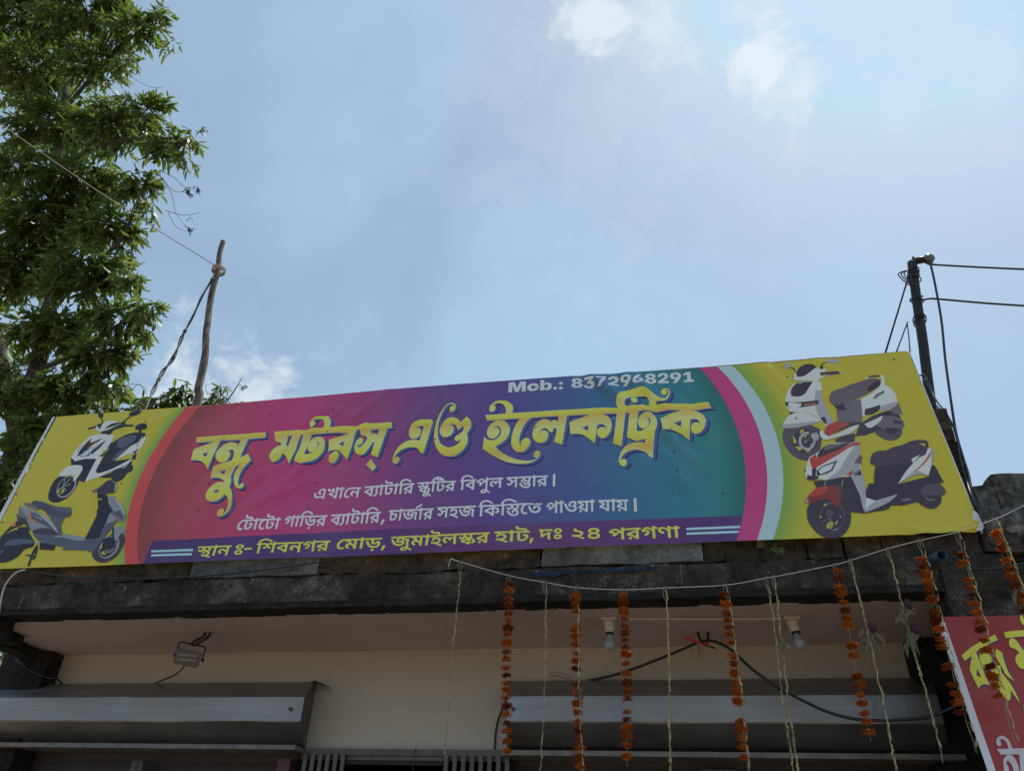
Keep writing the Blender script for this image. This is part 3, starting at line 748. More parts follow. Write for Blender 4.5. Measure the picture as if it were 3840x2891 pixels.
# --- lettering: outlines of the letters, in millimetres on the sheet ('*' marks a sharp corner)
def unpack(s):
    out = []
    for tok in s.split():
        sharp = tok[-1] == '*'
        a, b = tok.rstrip('*').split(','); out.append((int(a)*.0005, int(b)*.0005, sharp))
    return out
TITLE = [
('2699,1937* 3781,1936* 3806,1841* 3538,1840* 3499,1539* 3608,1591* 3680,1474* 3627,1401 3589,1313 3576,1212 3588,1127 3617,1072* 3639,1111 3666,1116 3682,1091 3676,1052 3640,1035 3583,1058 3532,1122 3499,1203 3493,1284 3510,1354 3542,1433* 3471,1386* 3451,1233* 3473,1178 3475,1075* 3523,1009 3559,930 3579,844 3579,751 3551,669 3506,630 3459,621 3424,638 3412,676 3427,725 3463,743 3497,726 3508,688 3494,654* 3526,695 3535,762 3524,838 3502,899 3476,930 3439,954* 3394,888 3338,857 3272,854 3206,881 3162,944 3158,1005 3192,1081 3250,1139 3312,1157 3393,1139* 3335,1191 3258,1223 3145,1225* 3126,1408* 3191,1439 3380,1495* 3388,1554 3376,1638 3348,1675 3317,1679 3265,1650* 3299,1653 3326,1623 3331,1558 3303,1495 3249,1473 3184,1489 3130,1553 3120,1628 3145,1701 3193,1773 3253,1807 3323,1806 3386,1768 3410,1738* 3426,1839* 3117,1843* 3046,1377* 3001,1442 2941,1497 2869,1529 2738,1545* 2723,1730* 3007,1839* 2725,1841*', ['2882,1637* 2972,1667* 2962,1583*', '3253,1321* 3346,1347* 3334,1271*', '3267,1003 3292,1032 3344,1020* 3320,995 3288,988']),
('3917,1935* 4650,1938* 5160,1956* 5649,1961* 5676,1861* 5223,1848* 4663,1843* 3941,1841*', []),
('3932,1875* 4130,1860* 4153,1794 4161,1688* 4196,1650* 4225,1853* 4343,1844* 4271,1374* 4247,1428 4208,1493 4170,1533 4137,1563* 4121,1524 4089,1470 4050,1442 4011,1439 3971,1472 3944,1530 3948,1592 3980,1650 4024,1682 4080,1700* 4059,1737 4030,1751 3993,1758 3965,1789 3958,1841* 3941,1841*', []),
('4387,1853* 4510,1844* 4496,1749* 4461,1525* 4508,1518 4572,1536 4624,1582 4646,1637 4645,1681 4624,1711 4589,1717* 4615,1702 4632,1669 4633,1619 4610,1570 4575,1548 4541,1550 4509,1578 4489,1623 4486,1680 4505,1735 4546,1783 4605,1798 4665,1784 4708,1746 4728,1687 4730,1612 4710,1520 4667,1437 4605,1389 4525,1370 4435,1373* 4330,1432*', []),
('4655,1871* 4646,1937* 4659,1975 4654,2028 4619,2083 4566,2116 4513,2118 4461,2091* 4486,2081 4505,2053 4504,2013 4482,1982 4451,1980 4424,2013 4421,2060 4442,2098 4489,2147 4561,2164 4638,2158 4681,2133 4725,2096 4748,2049 4751,1995 4749,1945* 4745,1859*', []),
('5057,1875* 5177,1865* 5174,1842* 5108,1388* 5075,1432 5024,1486 4970,1527 4920,1547 4866,1559 4792,1552* 4777,1737* 5058,1854*', ['4933,1650* 5034,1678* 5021,1585* 4982,1622']),
('4844,1420 4846,1459 4873,1502 4914,1527 4951,1519 4977,1489 4979,1444 4957,1390 4924,1350 4889,1348 4861,1374', []),
('5222,1862* 5363,1863* 5395,1776* 5416,1789 5447,1783 5479,1761* 5492,1859* 5609,1866* 5539,1394* 5437,1451* 5458,1644* 5435,1646 5417,1605 5387,1545 5356,1491 5317,1457 5272,1455 5220,1489 5188,1542 5177,1600 5185,1656 5206,1709 5237,1733 5267,1725 5285,1695 5283,1649 5257,1619 5212,1617* 5228,1587 5254,1580 5282,1598 5313,1647 5337,1685 5339,1719 5316,1750 5256,1769 5230,1803', []),
('5450,1381* 5548,1251* 5508,1186* 5394,1294*', []),
('6151,1967 6213,1960 6242,1936 6246,1900* 6174,1410* 6126,1440* 6103,1479 6062,1513 6012,1527 5946,1525 5883,1505 5828,1465 5788,1407 5776,1347* 5792,1379 5818,1391 5845,1379 5857,1348 5846,1302 5819,1280 5788,1286 5763,1314 5759,1361 5766,1435 5796,1515 5847,1587 5914,1631 5984,1646 6046,1642 6093,1624* 6128,1856* 6078,1865 6030,1854 6003,1824 5992,1796* 6009,1830 6037,1844 6073,1829 6096,1792 6096,1742 6075,1695 6036,1667 5994,1663 5954,1690 5929,1741 5928,1812 5952,1888 6000,1942 6064,1969', []),
('6522,2166* 6488,2195 6451,2194 6412,2161 6376,2091 6349,2007 6334,1915 6333,1815 6339,1710 6360,1632 6399,1553 6457,1508 6524,1486 6588,1499 6637,1536 6663,1575 6666,1619* 6650,1589 6622,1574 6594,1590 6581,1629 6596,1662 6630,1680 6668,1719 6691,1759 6691,1794 6676,1817* 6614,1751* 6594,1802 6566,1839 6534,1857 6505,1855 6476,1838* 6512,1843 6541,1823 6557,1783 6550,1728 6522,1682 6483,1657 6435,1655 6390,1685 6363,1743 6361,1813 6386,1889 6434,1949 6492,1973 6554,1964 6606,1928 6632,1880* 6716,1969* 6757,1926 6785,1878 6793,1821 6778,1752 6742,1689* 6757,1643 6766,1581 6757,1513 6723,1442 6670,1382 6603,1346 6533,1341 6454,1367 6389,1425 6338,1510 6303,1608 6286,1714 6284,1819 6297,1925 6322,2023 6367,2121 6415,2190 6468,2217 6512,2208 6539,2179 6546,2135 6530,2085 6502,2062 6473,2076 6460,2113 6474,2152 6503,2166', []),
('6975,1968* 7341,1968* 8060,1963* 8493,1956* 8867,1940* 9245,1933* 9895,1923* 9923,1826* 9560,1826* 9009,1841* 8732,1846* 8096,1869* 7609,1871* 7006,1875*', []),
('7251,1967* 7258,2007 7248,2060 7221,2111 7175,2145 7125,2151 7089,2137 7062,2113* 7090,2119 7108,2091 7104,2046 7081,2015 7054,2011 7028,2042 7026,2094 7051,2141 7104,2181 7172,2192 7242,2180 7299,2145 7339,2097 7354,2043 7345,1970* 7348,1926* 7250,1927*', []),
('7180,1867 7236,1857 7287,1807 7321,1747 7328,1689 7315,1620 7277,1552 7215,1494 7149,1454* 7197,1391 7260,1339 7345,1282 7441,1238 7542,1211 7629,1205 7692,1224 7714,1243* 7685,1242 7662,1270 7665,1310 7688,1343 7714,1349 7741,1322 7742,1278 7720,1232 7675,1195 7601,1167 7515,1163 7409,1177 7303,1207 7181,1276 7075,1352 6979,1431* 6986,1624* 7016,1582 7061,1558 7109,1554 7156,1572 7195,1615 7210,1677 7201,1728 7174,1766 7143,1776 7108,1757 7081,1720* 7114,1753 7150,1754 7183,1715 7186,1665 7165,1617 7131,1588 7089,1580 7045,1605 7020,1664 7021,1728 7044,1791 7084,1838 7131,1864', []),
('7459,1880* 7611,1871* 7558,1821 7513,1746 7481,1656 7464,1573 7462,1496 7472,1454 7488,1432* 7483,1474 7499,1521 7533,1554 7569,1552 7599,1528 7610,1485 7597,1431 7564,1379 7513,1345 7460,1342 7412,1369 7377,1420 7355,1490 7354,1574 7367,1665 7393,1756 7420,1818 7454,1870*', []),
('7973,1881* 8086,1871* 8023,1410* 7919,1469* 7950,1648* 7937,1680 7917,1685 7903,1658 7893,1614* 7847,1635* 7825,1675 7795,1692 7760,1684 7732,1644 7715,1596 7715,1561* 7724,1609 7749,1649 7785,1657 7820,1640 7840,1600 7837,1545 7812,1491 7772,1465 7725,1464 7677,1494 7643,1545 7632,1602 7639,1672 7663,1748 7709,1809 7762,1837 7810,1833 7846,1812 7874,1778* 7894,1805 7923,1809 7947,1793 7960,1771*', []),
('8387,1873* 8504,1868* 8545,1847 8606,1821 8646,1759 8662,1684 8652,1602 8619,1532 8578,1487 8531,1478 8491,1509 8472,1560 8479,1608 8514,1646 8555,1649 8584,1608* 8579,1657 8556,1688 8522,1699 8481,1694* 8437,1403* 8390,1461 8336,1513 8275,1554 8214,1571 8130,1572* 8112,1761* 8387,1861*', ['8271,1663* 8363,1691* 8352,1603* 8317,1637']),
('8736,1876* 8848,1866* 8776,1332* 8673,1390*', []),
('8752,1949* 8729,2012 8731,2065 8762,2134 8821,2191 8886,2221 8958,2232 9029,2226 9092,2202 9153,2156 9212,2093 9272,2034 9312,2013 9347,2019 9385,2059 9410,2119 9406,2159 9389,2176 9367,2181* 9388,2161 9393,2129 9377,2091 9348,2078 9321,2096 9314,2132 9330,2175 9366,2194 9401,2191 9427,2157 9426,2100 9404,2040 9366,1991 9323,1968 9275,1973 9248,1979* 9243,1923* 9144,1928* 9153,1966 9155,2001 9143,2041 9113,2075 9058,2098 9002,2105 8974,2101 8948,2077* 8973,2090 8997,2077 9006,2036 8990,1994 8961,1981 8934,1999 8922,2039 8930,2078 8942,2094* 8902,2076 8858,2036 8840,1985 8848,1958 8868,1934* 8851,1862* 8760,1870*', []),
('8897,1862* 9011,1853* 8973,1555* 9010,1548 9066,1564 9116,1610 9149,1658 9155,1700 9136,1731 9092,1739* 9119,1728 9137,1693 9131,1643 9108,1603 9073,1579 9039,1583 9010,1619 9000,1670 9005,1729 9036,1786 9086,1816 9134,1822 9181,1799 9219,1745 9236,1676 9234,1618 9219,1569 9201,1529* 9151,1147* 9102,1184* 9088,1221 9056,1251 9003,1272 8943,1279 8875,1264 8813,1228 8771,1175 8754,1101* 8770,1140 8800,1149 8826,1132 8833,1096 8817,1054 8786,1038 8757,1062 8738,1110 8740,1165 8763,1244 8810,1321 8880,1373 8949,1396 9009,1392 9069,1375* 9072,1424* 8963,1409* 8846,1474*', []),
('9560,1834* 9674,1832* 9687,1821 9741,1804 9786,1770 9820,1723 9838,1657 9829,1590 9801,1524 9761,1474 9713,1452 9674,1460 9650,1497 9646,1541 9659,1589 9689,1620 9721,1625 9747,1611 9758,1586* 9756,1625 9743,1655 9717,1672 9686,1675 9650,1673* 9612,1374* 9574,1422 9531,1473 9479,1511 9426,1537 9371,1545 9301,1542* 9281,1724* 9420,1781* 9562,1826*', ['9439,1635* 9538,1662* 9524,1575* 9487,1610'])]
title = [(smooth_outline(unpack(o)), [smooth_outline(unpack(h)) for h in hs]) for o, hs in TITLE]
def shifted(sh, du, dv, mi): return [([(a+du, b+dv) for a, b in o], [[(a+du, b+dv) for a, b in h] for h in hs], mi) for o, hs in sh]
print_mesh('title_shadow', shifted(title, .024, -.020, 0), [M['v_letter_dark']], banner, .0009, .00002)
print_mesh('title_side', shifted(title, .008, -.0045, 0) + shifted(title, .013, -.0075, 0) + shifted(title, .018, -.0105, 0), [M['v_letter_blue']], banner, .0014, .00002)
print_mesh('title_lettering', shifted(title, 0, 0, 0), [M['v_gold']], banner, .0028, .00002)

GLYPHS = {'ebeng': ['527,628 573,628. 633,610. 655,592 675,576. 700,521. 700,469 700,0 585,0 574,26. 547,57. 505,72. 474,72 437,72. 375,64. 312,57. 272,57 231,57. 148,72. 78,116. 35,202. 35,273 35,298. 43,355. 47,377 162,362 158,347. 152,307. 152,278 152,239. 175,192. 214,168. 262,160. 287,160 335,160. 414,175. 456,175 497,175. 555,154. 583,124 583,442 583,476. 574,505. 565,514 550,528. 518,528 489,528. 437,501. 397,460. 374,417. 374,401 374,392. 382,376. 405,365. 427,365 438,365. 455,367. 465,368 471,271 459,267. 422,261. 396,261 338,261. 258,323. 258,388 258,428. 299,513. 374,584. 472,628.'],
'khabeng': ['745,622 745,522 647,522 647,0 529,0 496,42. 421,110. 333,163. 229,199. 166,209 135,319 191,292 287,281. 413,230. 498,166. 531,133 530,156. 529,203. 529,229 529,688 623,688 646,622', '468,464 468,409. 414,321. 308,265. 229,255 155,272 135,319 210,331. 307,367. 354,419. 354,453 354,484. 317,529. 291,550 398,625 428,594. 468,511.', '189,423 123,423. 45,488. 45,544 45,568. 58,611. 67,628 174,602 169,593. 162,573. 162,562 162,542. 186,524. 205,524 224,524. 259,538. 294,573. 315,606 398,625 408,584 380,534. 319,462. 241,423.'],
'aavowelsignbeng': ['304,622 304,522 206,522 206,0 88,0 88,451 76,482. 31,522. -4,522 -10,522 -10,622 9,622 32,622. 75,596. 92,559 91,564. 88,600. 88,613 88,688 182,688 205,622'],
'evowelsigninibeng': ['395,622 395,522 348,522 315,508. 249,459. 196,393. 164,311. 164,263 164,200. 202,127. 259,98. 287,98 307,98. 341,106. 363,117 409,28 378,9. 314,-5. 280,-5 209,-5. 103,57. 45,176. 45,260 45,325. 85,439. 156,532. 246,601. 296,622'],
'nabeng': ['636,622 636,522 538,522 538,0 420,0 420,219 439,166 408,207. 334,275. 259,316. 223,316 194,316. 155,289. 155,261 155,237. 190,203. 227,188 174,89 108,114. 33,208. 33,265 33,318. 83,386. 160,419. 201,419 249,419. 332,388. 407,335. 442,297 424,288 421,312. 420,361. 420,384 420,522 -10,522 -10,622'],
'babeng': ['630,622 630,522 532,522 532,0 414,0 379,56. 274,143. 144,201. 69,213 22,326 115,379. 330,473. 437,503 417,467 417,522 -10,522 -10,622', '414,419 435,395 367,375. 236,319. 170,285 214,276. 312,232. 402,163. 434,118 418,109 417,132. 414,178. 414,203'],
'yapostformbeng': ['287,622 287,522 210,522 269,542 238,515. 202,469. 188,422. 188,392 188,359. 205,287. 222,213. 222,175 222,135. 204,66. 156,9. 68,-36. -1,-52 -28,46 30,60. 86,98. 103,148. 103,176 103,215. 87,286. 70,356. 70,392 70,424. 84,472. 114,517. 137,542 132,522 -10,522 -10,622'],
'ttabeng': ['596,622 596,522 202,522 202,215 202,179. 211,146. 219,138 234,121. 267,121 297,121. 352,148. 378,174 402,197. 428,249. 428,276 428,299. 402,325. 372,325 359,325. 337,322. 327,320 310,418 332,423. 375,429. 402,429 451,429. 514,396. 544,336. 544,295 544,239. 495,140. 456,102 416,64. 317,21. 260,21 210,21. 152,42. 132,60 112,78. 85,144. 85,212 85,522 -10,522 -10,622', '384,622 383,656. 351,685. 312,685 232,685 159,685. 70,711. 44,738 23,759. 3,818. 3,855 3,870. 5,895. 8,912 120,905 118,895. 117,880. 117,873 117,852. 126,819. 137,808 149,796. 188,785. 229,785 307,785 365,785. 432,768. 455,745 474,727. 494,667. 495,622'],
'ivowelsignbeng': ['304,622 304,522 206,522 206,0 88,0 88,522 -10,522 -10,622 86,622 70,640. 34,685. 20,705 66,780. 158,873. 265,917. 333,917 382,917. 472,898. 567,857. 677,791. 748,744 687,664 609,718. 496,785. 400,817. 346,817 297,817. 224,780. 171,723. 151,689 160,674. 185,638. 199,622'],
'rabeng': ['630,622 630,522 532,522 532,0 414,0 379,56. 274,143. 144,201. 69,213 22,326 115,379. 330,473. 437,503 417,467 417,522 -10,522 -10,622', '414,419 435,395 367,375. 236,319. 170,285 214,276. 312,232. 402,163. 434,118 418,109 417,132. 414,178. 414,203', '174,-10 145,-10. 104,30. 104,60 104,91. 145,131. 174,131 204,131. 244,91. 244,60 244,30. 204,-10.'],
'sakabeng': ['513,283 441,283. 340,344. 314,401 329,403 321,372. 287,313. 230,275. 188,275 158,275. 103,294. 50,345. 21,393 105,444 128,404. 160,380. 179,380 201,380. 234,407. 253,471. 254,529 367,529 372,496. 395,440. 428,398. 473,375. 500,375 529,375. 560,407. 560,437 560,470. 519,531. 490,553 611,570 627,555. 658,510. 679,452. 679,418 679,351. 591,283.', '858,622 858,522 -10,522 -10,622', '577,356 577,310 575,317 644,310. 755,262. 820,183. 820,128 820,80. 753,13. 684,13 666,13. 638,16. 625,18 629,111 634,110. 649,109. 656,109 686,109. 706,130. 706,143 706,172. 639,217. 577,226 578,273 578,-43 461,-43 421,-3. 338,49. 240,82. 177,91 133,198 221,240. 385,304. 468,324 462,298 462,351', '461,269 489,235 429,221. 307,176. 251,151 243,165 310,154. 423,102. 463,67 462,84. 461,120. 461,136'],
'uvowelsignbeng': ['-301,-266 -333,-266. -404,-242. -452,-189. -452,-144 -452,-90. -371,-26. -294,-26 -225,-26. -103,-65. 20,-140. 90,-196 26,-271 -34,-217. -141,-145. -238,-108. -282,-108 -314,-108. -344,-130. -344,-148 -344,-168. -316,-186. -293,-186 -265,-186. -231,-160. -212,-121. -206,-78. -206,-60 -206,14 -88,14 -88,-36 -88,-67. -103,-146. -146,-218. -231,-266.'],
'ttibeng': ['890,622 890,522 496,522 496,215 496,179. 505,146. 513,138 528,121. 561,121 591,121. 646,148. 672,174 696,197. 722,249. 722,276 722,299. 696,325. 666,325 654,325. 631,322. 621,320 604,418 626,423. 669,429. 696,429 745,429. 808,396. 838,336. 838,295 838,239. 789,140. 750,102 710,64. 611,21. 554,21 504,21. 446,42. 426,60 406,78. 379,144. 379,212 379,522 284,522 284,622', '678,622 677,652. 644,678. 608,678 497,678 424,678. 336,704. 309,731 288,752. 268,811. 268,848 268,862. 271,892. 274,908 383,899 382,889. 381,873. 381,865 381,838. 390,804. 401,793 412,781. 458,765. 501,765 559,765 603,765. 662,763. 709,757. 736,752 764,730. 789,661. 789,622', '304,622 304,522 206,522 206,0 88,0 88,522 -10,522 -10,622 86,622 70,640. 34,685. 20,705 66,780. 159,873. 270,917. 341,917 401,917. 520,884. 654,812. 736,752 673,685 616,724. 528,775. 455,807. 389,821. 354,821 301,821. 225,783. 172,723. 151,689 160,674. 185,638. 199,622'],
'pabeng': ['762,622 762,522 664,522 664,0 546,0 546,393 556,339 523,385. 459,456. 397,504. 334,529. 300,529 260,529. 195,499. 140,447. 114,414 109,430 128,442. 171,461. 200,461 252,461. 299,403. 299,366 299,352. 298,326. 296,321 269,329 279,341. 305,367. 334,394. 347,407 468,514 540,442 247,173 164,250 255,334 217,285 179,261 196,278. 215,315. 215,333 215,358. 188,381. 165,381 151,381. 124,372. 108,363 15,449 60,505. 145,585. 239,629. 295,629 348,629. 433,593. 515,524. 560,474 552,460 550,481. 546,534. 546,561 546,688 640,688 663,622'],
'labeng': ['774,622 774,522 676,522 676,0 558,0 558,320 580,271 562,301. 517,342. 489,342 477,342. 451,332. 433,303. 433,275 433,266. 434,250. 435,242 335,236 330,271. 299,322. 253,349. 223,349 202,349. 172,334. 155,307. 155,289 155,252. 213,208. 257,194 222,92 165,108. 80,164. 33,243. 33,294 33,343. 81,413. 161,451. 209,451 266,451. 345,412. 385,369 368,373 379,408. 435,444. 466,444 501,444. 555,416. 581,391 563,375 561,397. 558,441. 558,463 558,522 -10,522 -10,622'],
'sabeng': ['711,622 711,522 613,522 613,0 495,0 495,326 520,277 497,307. 461,338. 444,338 432,338. 411,324. 382,281. 356,237 328,192. 279,135. 227,109. 192,109 163,109. 109,130. 57,181. 30,227 114,279 136,243. 166,215. 185,215 199,215. 224,229. 257,275. 281,320 305,348 332,399. 380,439. 414,439 442,439. 488,411. 517,382 500,379 498,399. 495,440. 495,460 495,522 -10,522 -10,622', '250,253 240,316. 220,391. 196,411 172,433. 90,455. 28,462 60,567 126,535 183,525. 255,497. 297,454. 316,388. 320,341'],
'mabhabeng': ['519,275 486,275. 427,291. 372,318. 344,335 318,352. 286,367. 272,367 255,367. 239,352. 239,339 239,327. 255,306. 269,295 195,221 167,246. 124,309. 124,351 124,389. 165,437. 226,460. 255,460 285,460. 332,448. 371,430. 389,419 429,394. 476,375. 501,375 531,375. 561,405. 561,437 561,470. 521,531. 491,553 612,570 628,555. 659,509. 680,452. 680,418 680,374. 644,310. 573,275.', '162,588 245,576 310,550. 368,484. 368,429 368,421. 366,401. 364,392 250,394 252,405. 254,423. 254,431 254,472. 198,529. 140,540', '751,622 751,522 -10,522 -10,622', '409,104 351,104. 273,162. 273,220 273,240. 284,280. 292,298 394,270 390,262. 385,245. 385,235 385,215. 411,198. 427,198 454,198. 502,230. 526,267 617,282 618,227 591,188. 532,133. 458,104.', '436,-75 351,-75. 194,-20. 63,105. 16,211 124,253 164,173. 254,73. 363,26. 427,26 508,26. 572,79. 572,120 572,149. 544,206. 518,229 617,282 648,245. 688,165. 688,113 688,77. 662,9. 604,-44. 507,-75.'],
'dandadeva': ['182,0 182,622 302,622 302,0'],
'evowelsignbeng': ['395,622 395,522 348,522 315,508. 249,459. 196,393. 164,311. 164,263 164,200. 202,127. 259,98. 287,98 307,98. 341,106. 363,117 409,28 378,9. 314,-5. 280,-5 209,-5. 103,57. 45,176. 45,260 45,332. 98,454. 192,544. 255,567 191,526 174,524. 133,522. 103,522 -10,522 -10,622'],
'gabeng': ['483,0 483,409 506,361 481,395. 427,455. 371,502. 308,529. 272,529 223,529. 165,483. 139,454 127,453 145,466. 197,483. 234,483 280,483. 340,449. 370,392. 370,359 370,300. 285,202. 197,153 128,251 185,276. 257,328. 257,359 257,377. 233,399. 206,399 184,399. 142,387. 116,374 17,453 51,504. 126,583. 214,629. 266,629 315,629. 398,595. 479,528. 524,480 487,492 486,504. 483,553. 483,585 483,688 577,688 599,622 698,622 698,522 600,522 600,0'],
'rrabeng': ['743,622 743,522 391,522 391,380 391,361. 403,339. 420,339 434,339. 467,359. 502,399. 522,426 624,444 657,396. 691,296. 691,241 691,178. 632,79. 515,21. 429,21 363,21. 243,61. 139,155. 52,317. 19,438 132,469 165,345. 250,193. 355,125. 420,125 494,125. 575,194. 575,253 575,294. 548,348. 529,369 616,380 582,331. 511,268. 439,238. 401,238 372,238. 324,255. 308,272 291,290. 273,348. 273,398 273,522 -10,522 -10,622', '369,-170 339,-170. 299,-130. 299,-99 299,-69. 339,-28. 369,-28 399,-28. 438,-68. 438,-99 438,-130. 399,-170.'],
'cabeng': ['596,622 596,522 202,522 202,496 200,408 201,396. 202,366. 202,351 202,215 202,179. 211,146. 219,138 234,121. 267,121 297,121. 352,148. 378,174 402,196. 428,248. 428,275 428,301. 398,319. 373,319 364,319 330,319. 281,332. 252,348 232,360. 200,389. 188,405 197,519 216,487. 267,445. 332,422. 372,422 391,422 440,422. 494,405. 512,386 528,371. 544,325. 544,299 544,238. 495,140. 456,102 416,64. 317,21. 259,21 210,21. 152,42. 133,59 112,78. 85,144. 85,212 85,522 -10,522 -10,622'],
'jabeng': ['430,39 361,39. 240,78. 136,169. 51,323. 19,438 132,469 166,347. 250,205. 357,143. 425,143 497,143. 562,198. 562,244 562,278. 547,322. 539,337 622,333 592,305. 531,261. 459,236. 411,236 369,236. 303,264. 265,323. 265,367 265,408. 314,489. 378,523 359,522. 322,522. 301,522 -10,522 -10,622 986,622 986,522 686,522 659,522. 597,525. 573,526 508,501. 423,450. 383,401. 383,378 383,356. 408,335. 424,335 454,335. 500,361. 530,384 661,344 668,324. 678,271. 678,241 678,191. 629,98. 520,39.', '873,199 873,157. 890,65. 907,14 792,-10 773,45. 755,148. 755,209 755,250. 768,324. 779,355 704,363. 596,407. 524,474. 499,518 621,532 634,511. 680,475. 754,452. 809,452 821,452. 843,454. 859,455 914,364 894,327. 873,248.'],
'rephbeng': ['-289,734 52,917 100,833 -236,644'],
'habeng': ['257,489 346,489. 452,434. 499,351. 499,308 499,226. 393,137. 294,124 280,157 329,144. 427,104. 525,49. 572,14 509,-68 458,-31. 353,29. 241,77. 117,114. 46,126 66,222 101,212. 168,203. 205,203 271,203. 347,230. 381,277. 381,306 381,346. 320,394. 267,394 236,394. 199,383. 183,360. 183,344 183,338. 187,324. 189,318 78,301 72,316. 65,353. 65,369 65,406. 112,460. 198,489.', '153,438 148,470. 98,519. 51,529 113,574 159,562 215,540. 265,484. 269,441', '572,622 572,522 -10,522 -10,622'],
'kabeng': ['854,622 854,522 528,522 528,462 530,427 530,0 412,0 377,55. 272,143. 143,202. 69,213 22,326 115,378. 327,471. 434,501 414,468 414,522 -10,522 -10,622', '412,417 433,393 387,380. 299,346. 213,307. 170,285 215,276. 312,231. 400,162. 432,118 416,109 415,129. 412,173. 412,200', '808,266 808,233. 781,173. 717,135. 660,135 641,135. 607,138. 593,141 597,241 602,240. 618,239. 630,239 669,239. 693,267. 693,287 693,326. 602,384. 514,398 515,498 596,488. 729,427. 808,331.'],
'ivowelsign1beng': ['304,622 304,522 206,522 206,0 88,0 88,522 -10,522 -10,622 86,622 70,641. 34,689. 20,708 73,781. 179,874. 302,917. 380,917 439,917. 547,898. 660,857. 788,793. 866,749 810,666 738,706. 627,763. 532,800. 443,817. 393,817 334,817. 244,780. 178,721. 152,689 160,673. 185,638. 199,622'],
'satabeng': ['514,276 442,276. 341,345. 316,401 330,403 323,372. 288,313. 231,275. 189,275 160,275. 104,294. 51,345. 22,393 106,444 130,404. 162,380. 181,380 203,380. 235,407. 254,471. 255,529 368,529 374,496. 396,440. 430,398. 474,375. 502,375 531,375. 561,407. 561,437 561,470. 521,531. 492,553 612,570 628,555. 659,510. 680,452. 680,418 680,351. 595,276.', '751,622 751,522 -10,522 -10,622', '439,-76 354,-76. 207,-16. 90,116. 51,223 162,260 193,181. 267,77. 369,25. 440,25 511,25. 572,72. 572,116 572,140. 552,175. 514,195. 486,195 469,195. 444,184. 431,165. 431,150 431,143. 434,126. 437,119 327,103 321,119. 315,157. 315,171 315,211. 358,264. 432,291. 479,291 550,291. 643,242. 689,162. 689,114 689,59. 638,-28. 528,-76.'],
'tabeng': ['424,37 333,37. 180,113. 61,288. 19,438 132,469 164,357. 241,212. 343,142. 412,142 453,142. 512,159. 549,192. 567,240. 567,270 567,306. 540,357. 496,385. 468,385 441,385. 409,358. 409,333 409,322. 413,300. 417,289 305,271 296,293. 288,332. 288,348 288,395. 335,454. 413,482. 458,482 530,482. 631,425. 685,325. 685,260 685,200. 631,98. 516,37.', '735,622 735,522 -10,522 -10,622'],
'obeng': ['525,629 613,629. 709,548. 709,477 709,427. 655,346. 563,285. 504,263 462,361 516,380. 588,432. 588,475 588,501. 555,531. 522,531 493,531. 439,511. 396,482. 372,448. 372,435 372,422. 389,404. 418,399 393,298 322,307. 251,378. 251,426 251,466. 296,539. 374,596. 472,629.', '718,218 718,134. 588,30. 475,30 398,30. 264,75. 149,178. 56,352. 19,481 131,513 172,375. 268,208. 389,135. 467,135 522,135. 598,183. 598,229 598,265. 549,311. 513,323 622,372 665,345. 718,268.'],
'yyabeng': ['665,622 665,522 566,522 566,0 449,0 408,52. 302,124. 166,171. 80,182 35,290 64,308. 127,343. 194,378. 228,394 187,419. 89,458. 30,468 65,547 94,522 -10,522 -10,622', '449,522 154,522 158,530 195,520. 262,485. 321,442. 343,422 353,342 323,330. 259,301. 199,270. 172,254 168,262 224,255. 338,211. 439,143. 473,98 455,92 451,116. 449,167. 449,195', '174,-21 145,-21. 105,19. 105,49 105,79. 145,120. 174,120 204,120. 244,80. 244,49 244,19. 204,-21.'],
'yabeng': ['665,622 665,522 566,522 566,0 449,0 408,52. 302,124. 166,171. 80,182 35,290 64,308. 127,343. 194,378. 228,394 187,419. 89,458. 30,468 65,547 94,522 -10,522 -10,622', '449,522 154,522 158,530 195,520. 262,485. 321,442. 343,422 353,342 323,330. 259,301. 199,270. 172,254 168,262 224,255. 338,211. 439,143. 473,98 455,92 451,116. 449,167. 449,195'],
'comma.beng': ['220,134 227,123 218,85. 191,2. 159,-81. 142,-119 45,-119 60,-57. 87,80. 94,134'],
'sathabeng': ['513,284 441,284. 338,346. 314,401 329,403 321,372. 287,313. 230,275. 188,275 158,275. 103,294. 50,345. 21,393 105,444 128,404. 160,380. 179,380 201,380. 234,407. 253,471. 254,529 367,529 372,496. 395,440. 428,398. 473,375. 500,375 529,375. 560,407. 560,437 560,470. 519,531. 490,553 611,570 627,555. 658,510. 679,452. 679,418 679,348. 591,284.', '748,622 748,522 -10,522 -10,622', '454,325 516,325. 601,295. 651,248. 673,194. 673,169 673,127. 637,70. 574,34. 494,13. 449,8 475,63 511,55. 605,25. 699,-14. 738,-36 691,-120 631,-88. 526,-43. 425,-12. 319,11. 258,20 276,114 308,105. 381,95. 418,95 497,95. 555,136. 555,172 555,206. 507,243. 468,243 435,243. 406,219. 406,200 406,191. 410,176. 412,171 303,158 296,172. 289,204. 289,217 289,253. 331,301. 406,325.'],
'shabeng': ['714,622 714,522 616,522 616,0 498,0 498,508 503,531 500,549. 498,586. 498,605 498,688 592,688 615,622', '350,629 392,629. 457,599. 509,544. 528,506 527,380 495,446. 416,529. 365,529 334,529. 291,495. 291,460 291,424. 352,384. 414,382 402,273 332,277. 246,328. 208,410. 208,462 208,520. 247,593. 313,629.', '81,629 126,629. 203,592. 250,513. 250,448 250,405. 211,324. 125,273. 55,273 44,381 91,384. 143,405. 165,439. 165,458 165,493. 118,529. 77,529 57,529. 22,524. 0,518 -11,620 15,625. 59,629.'],
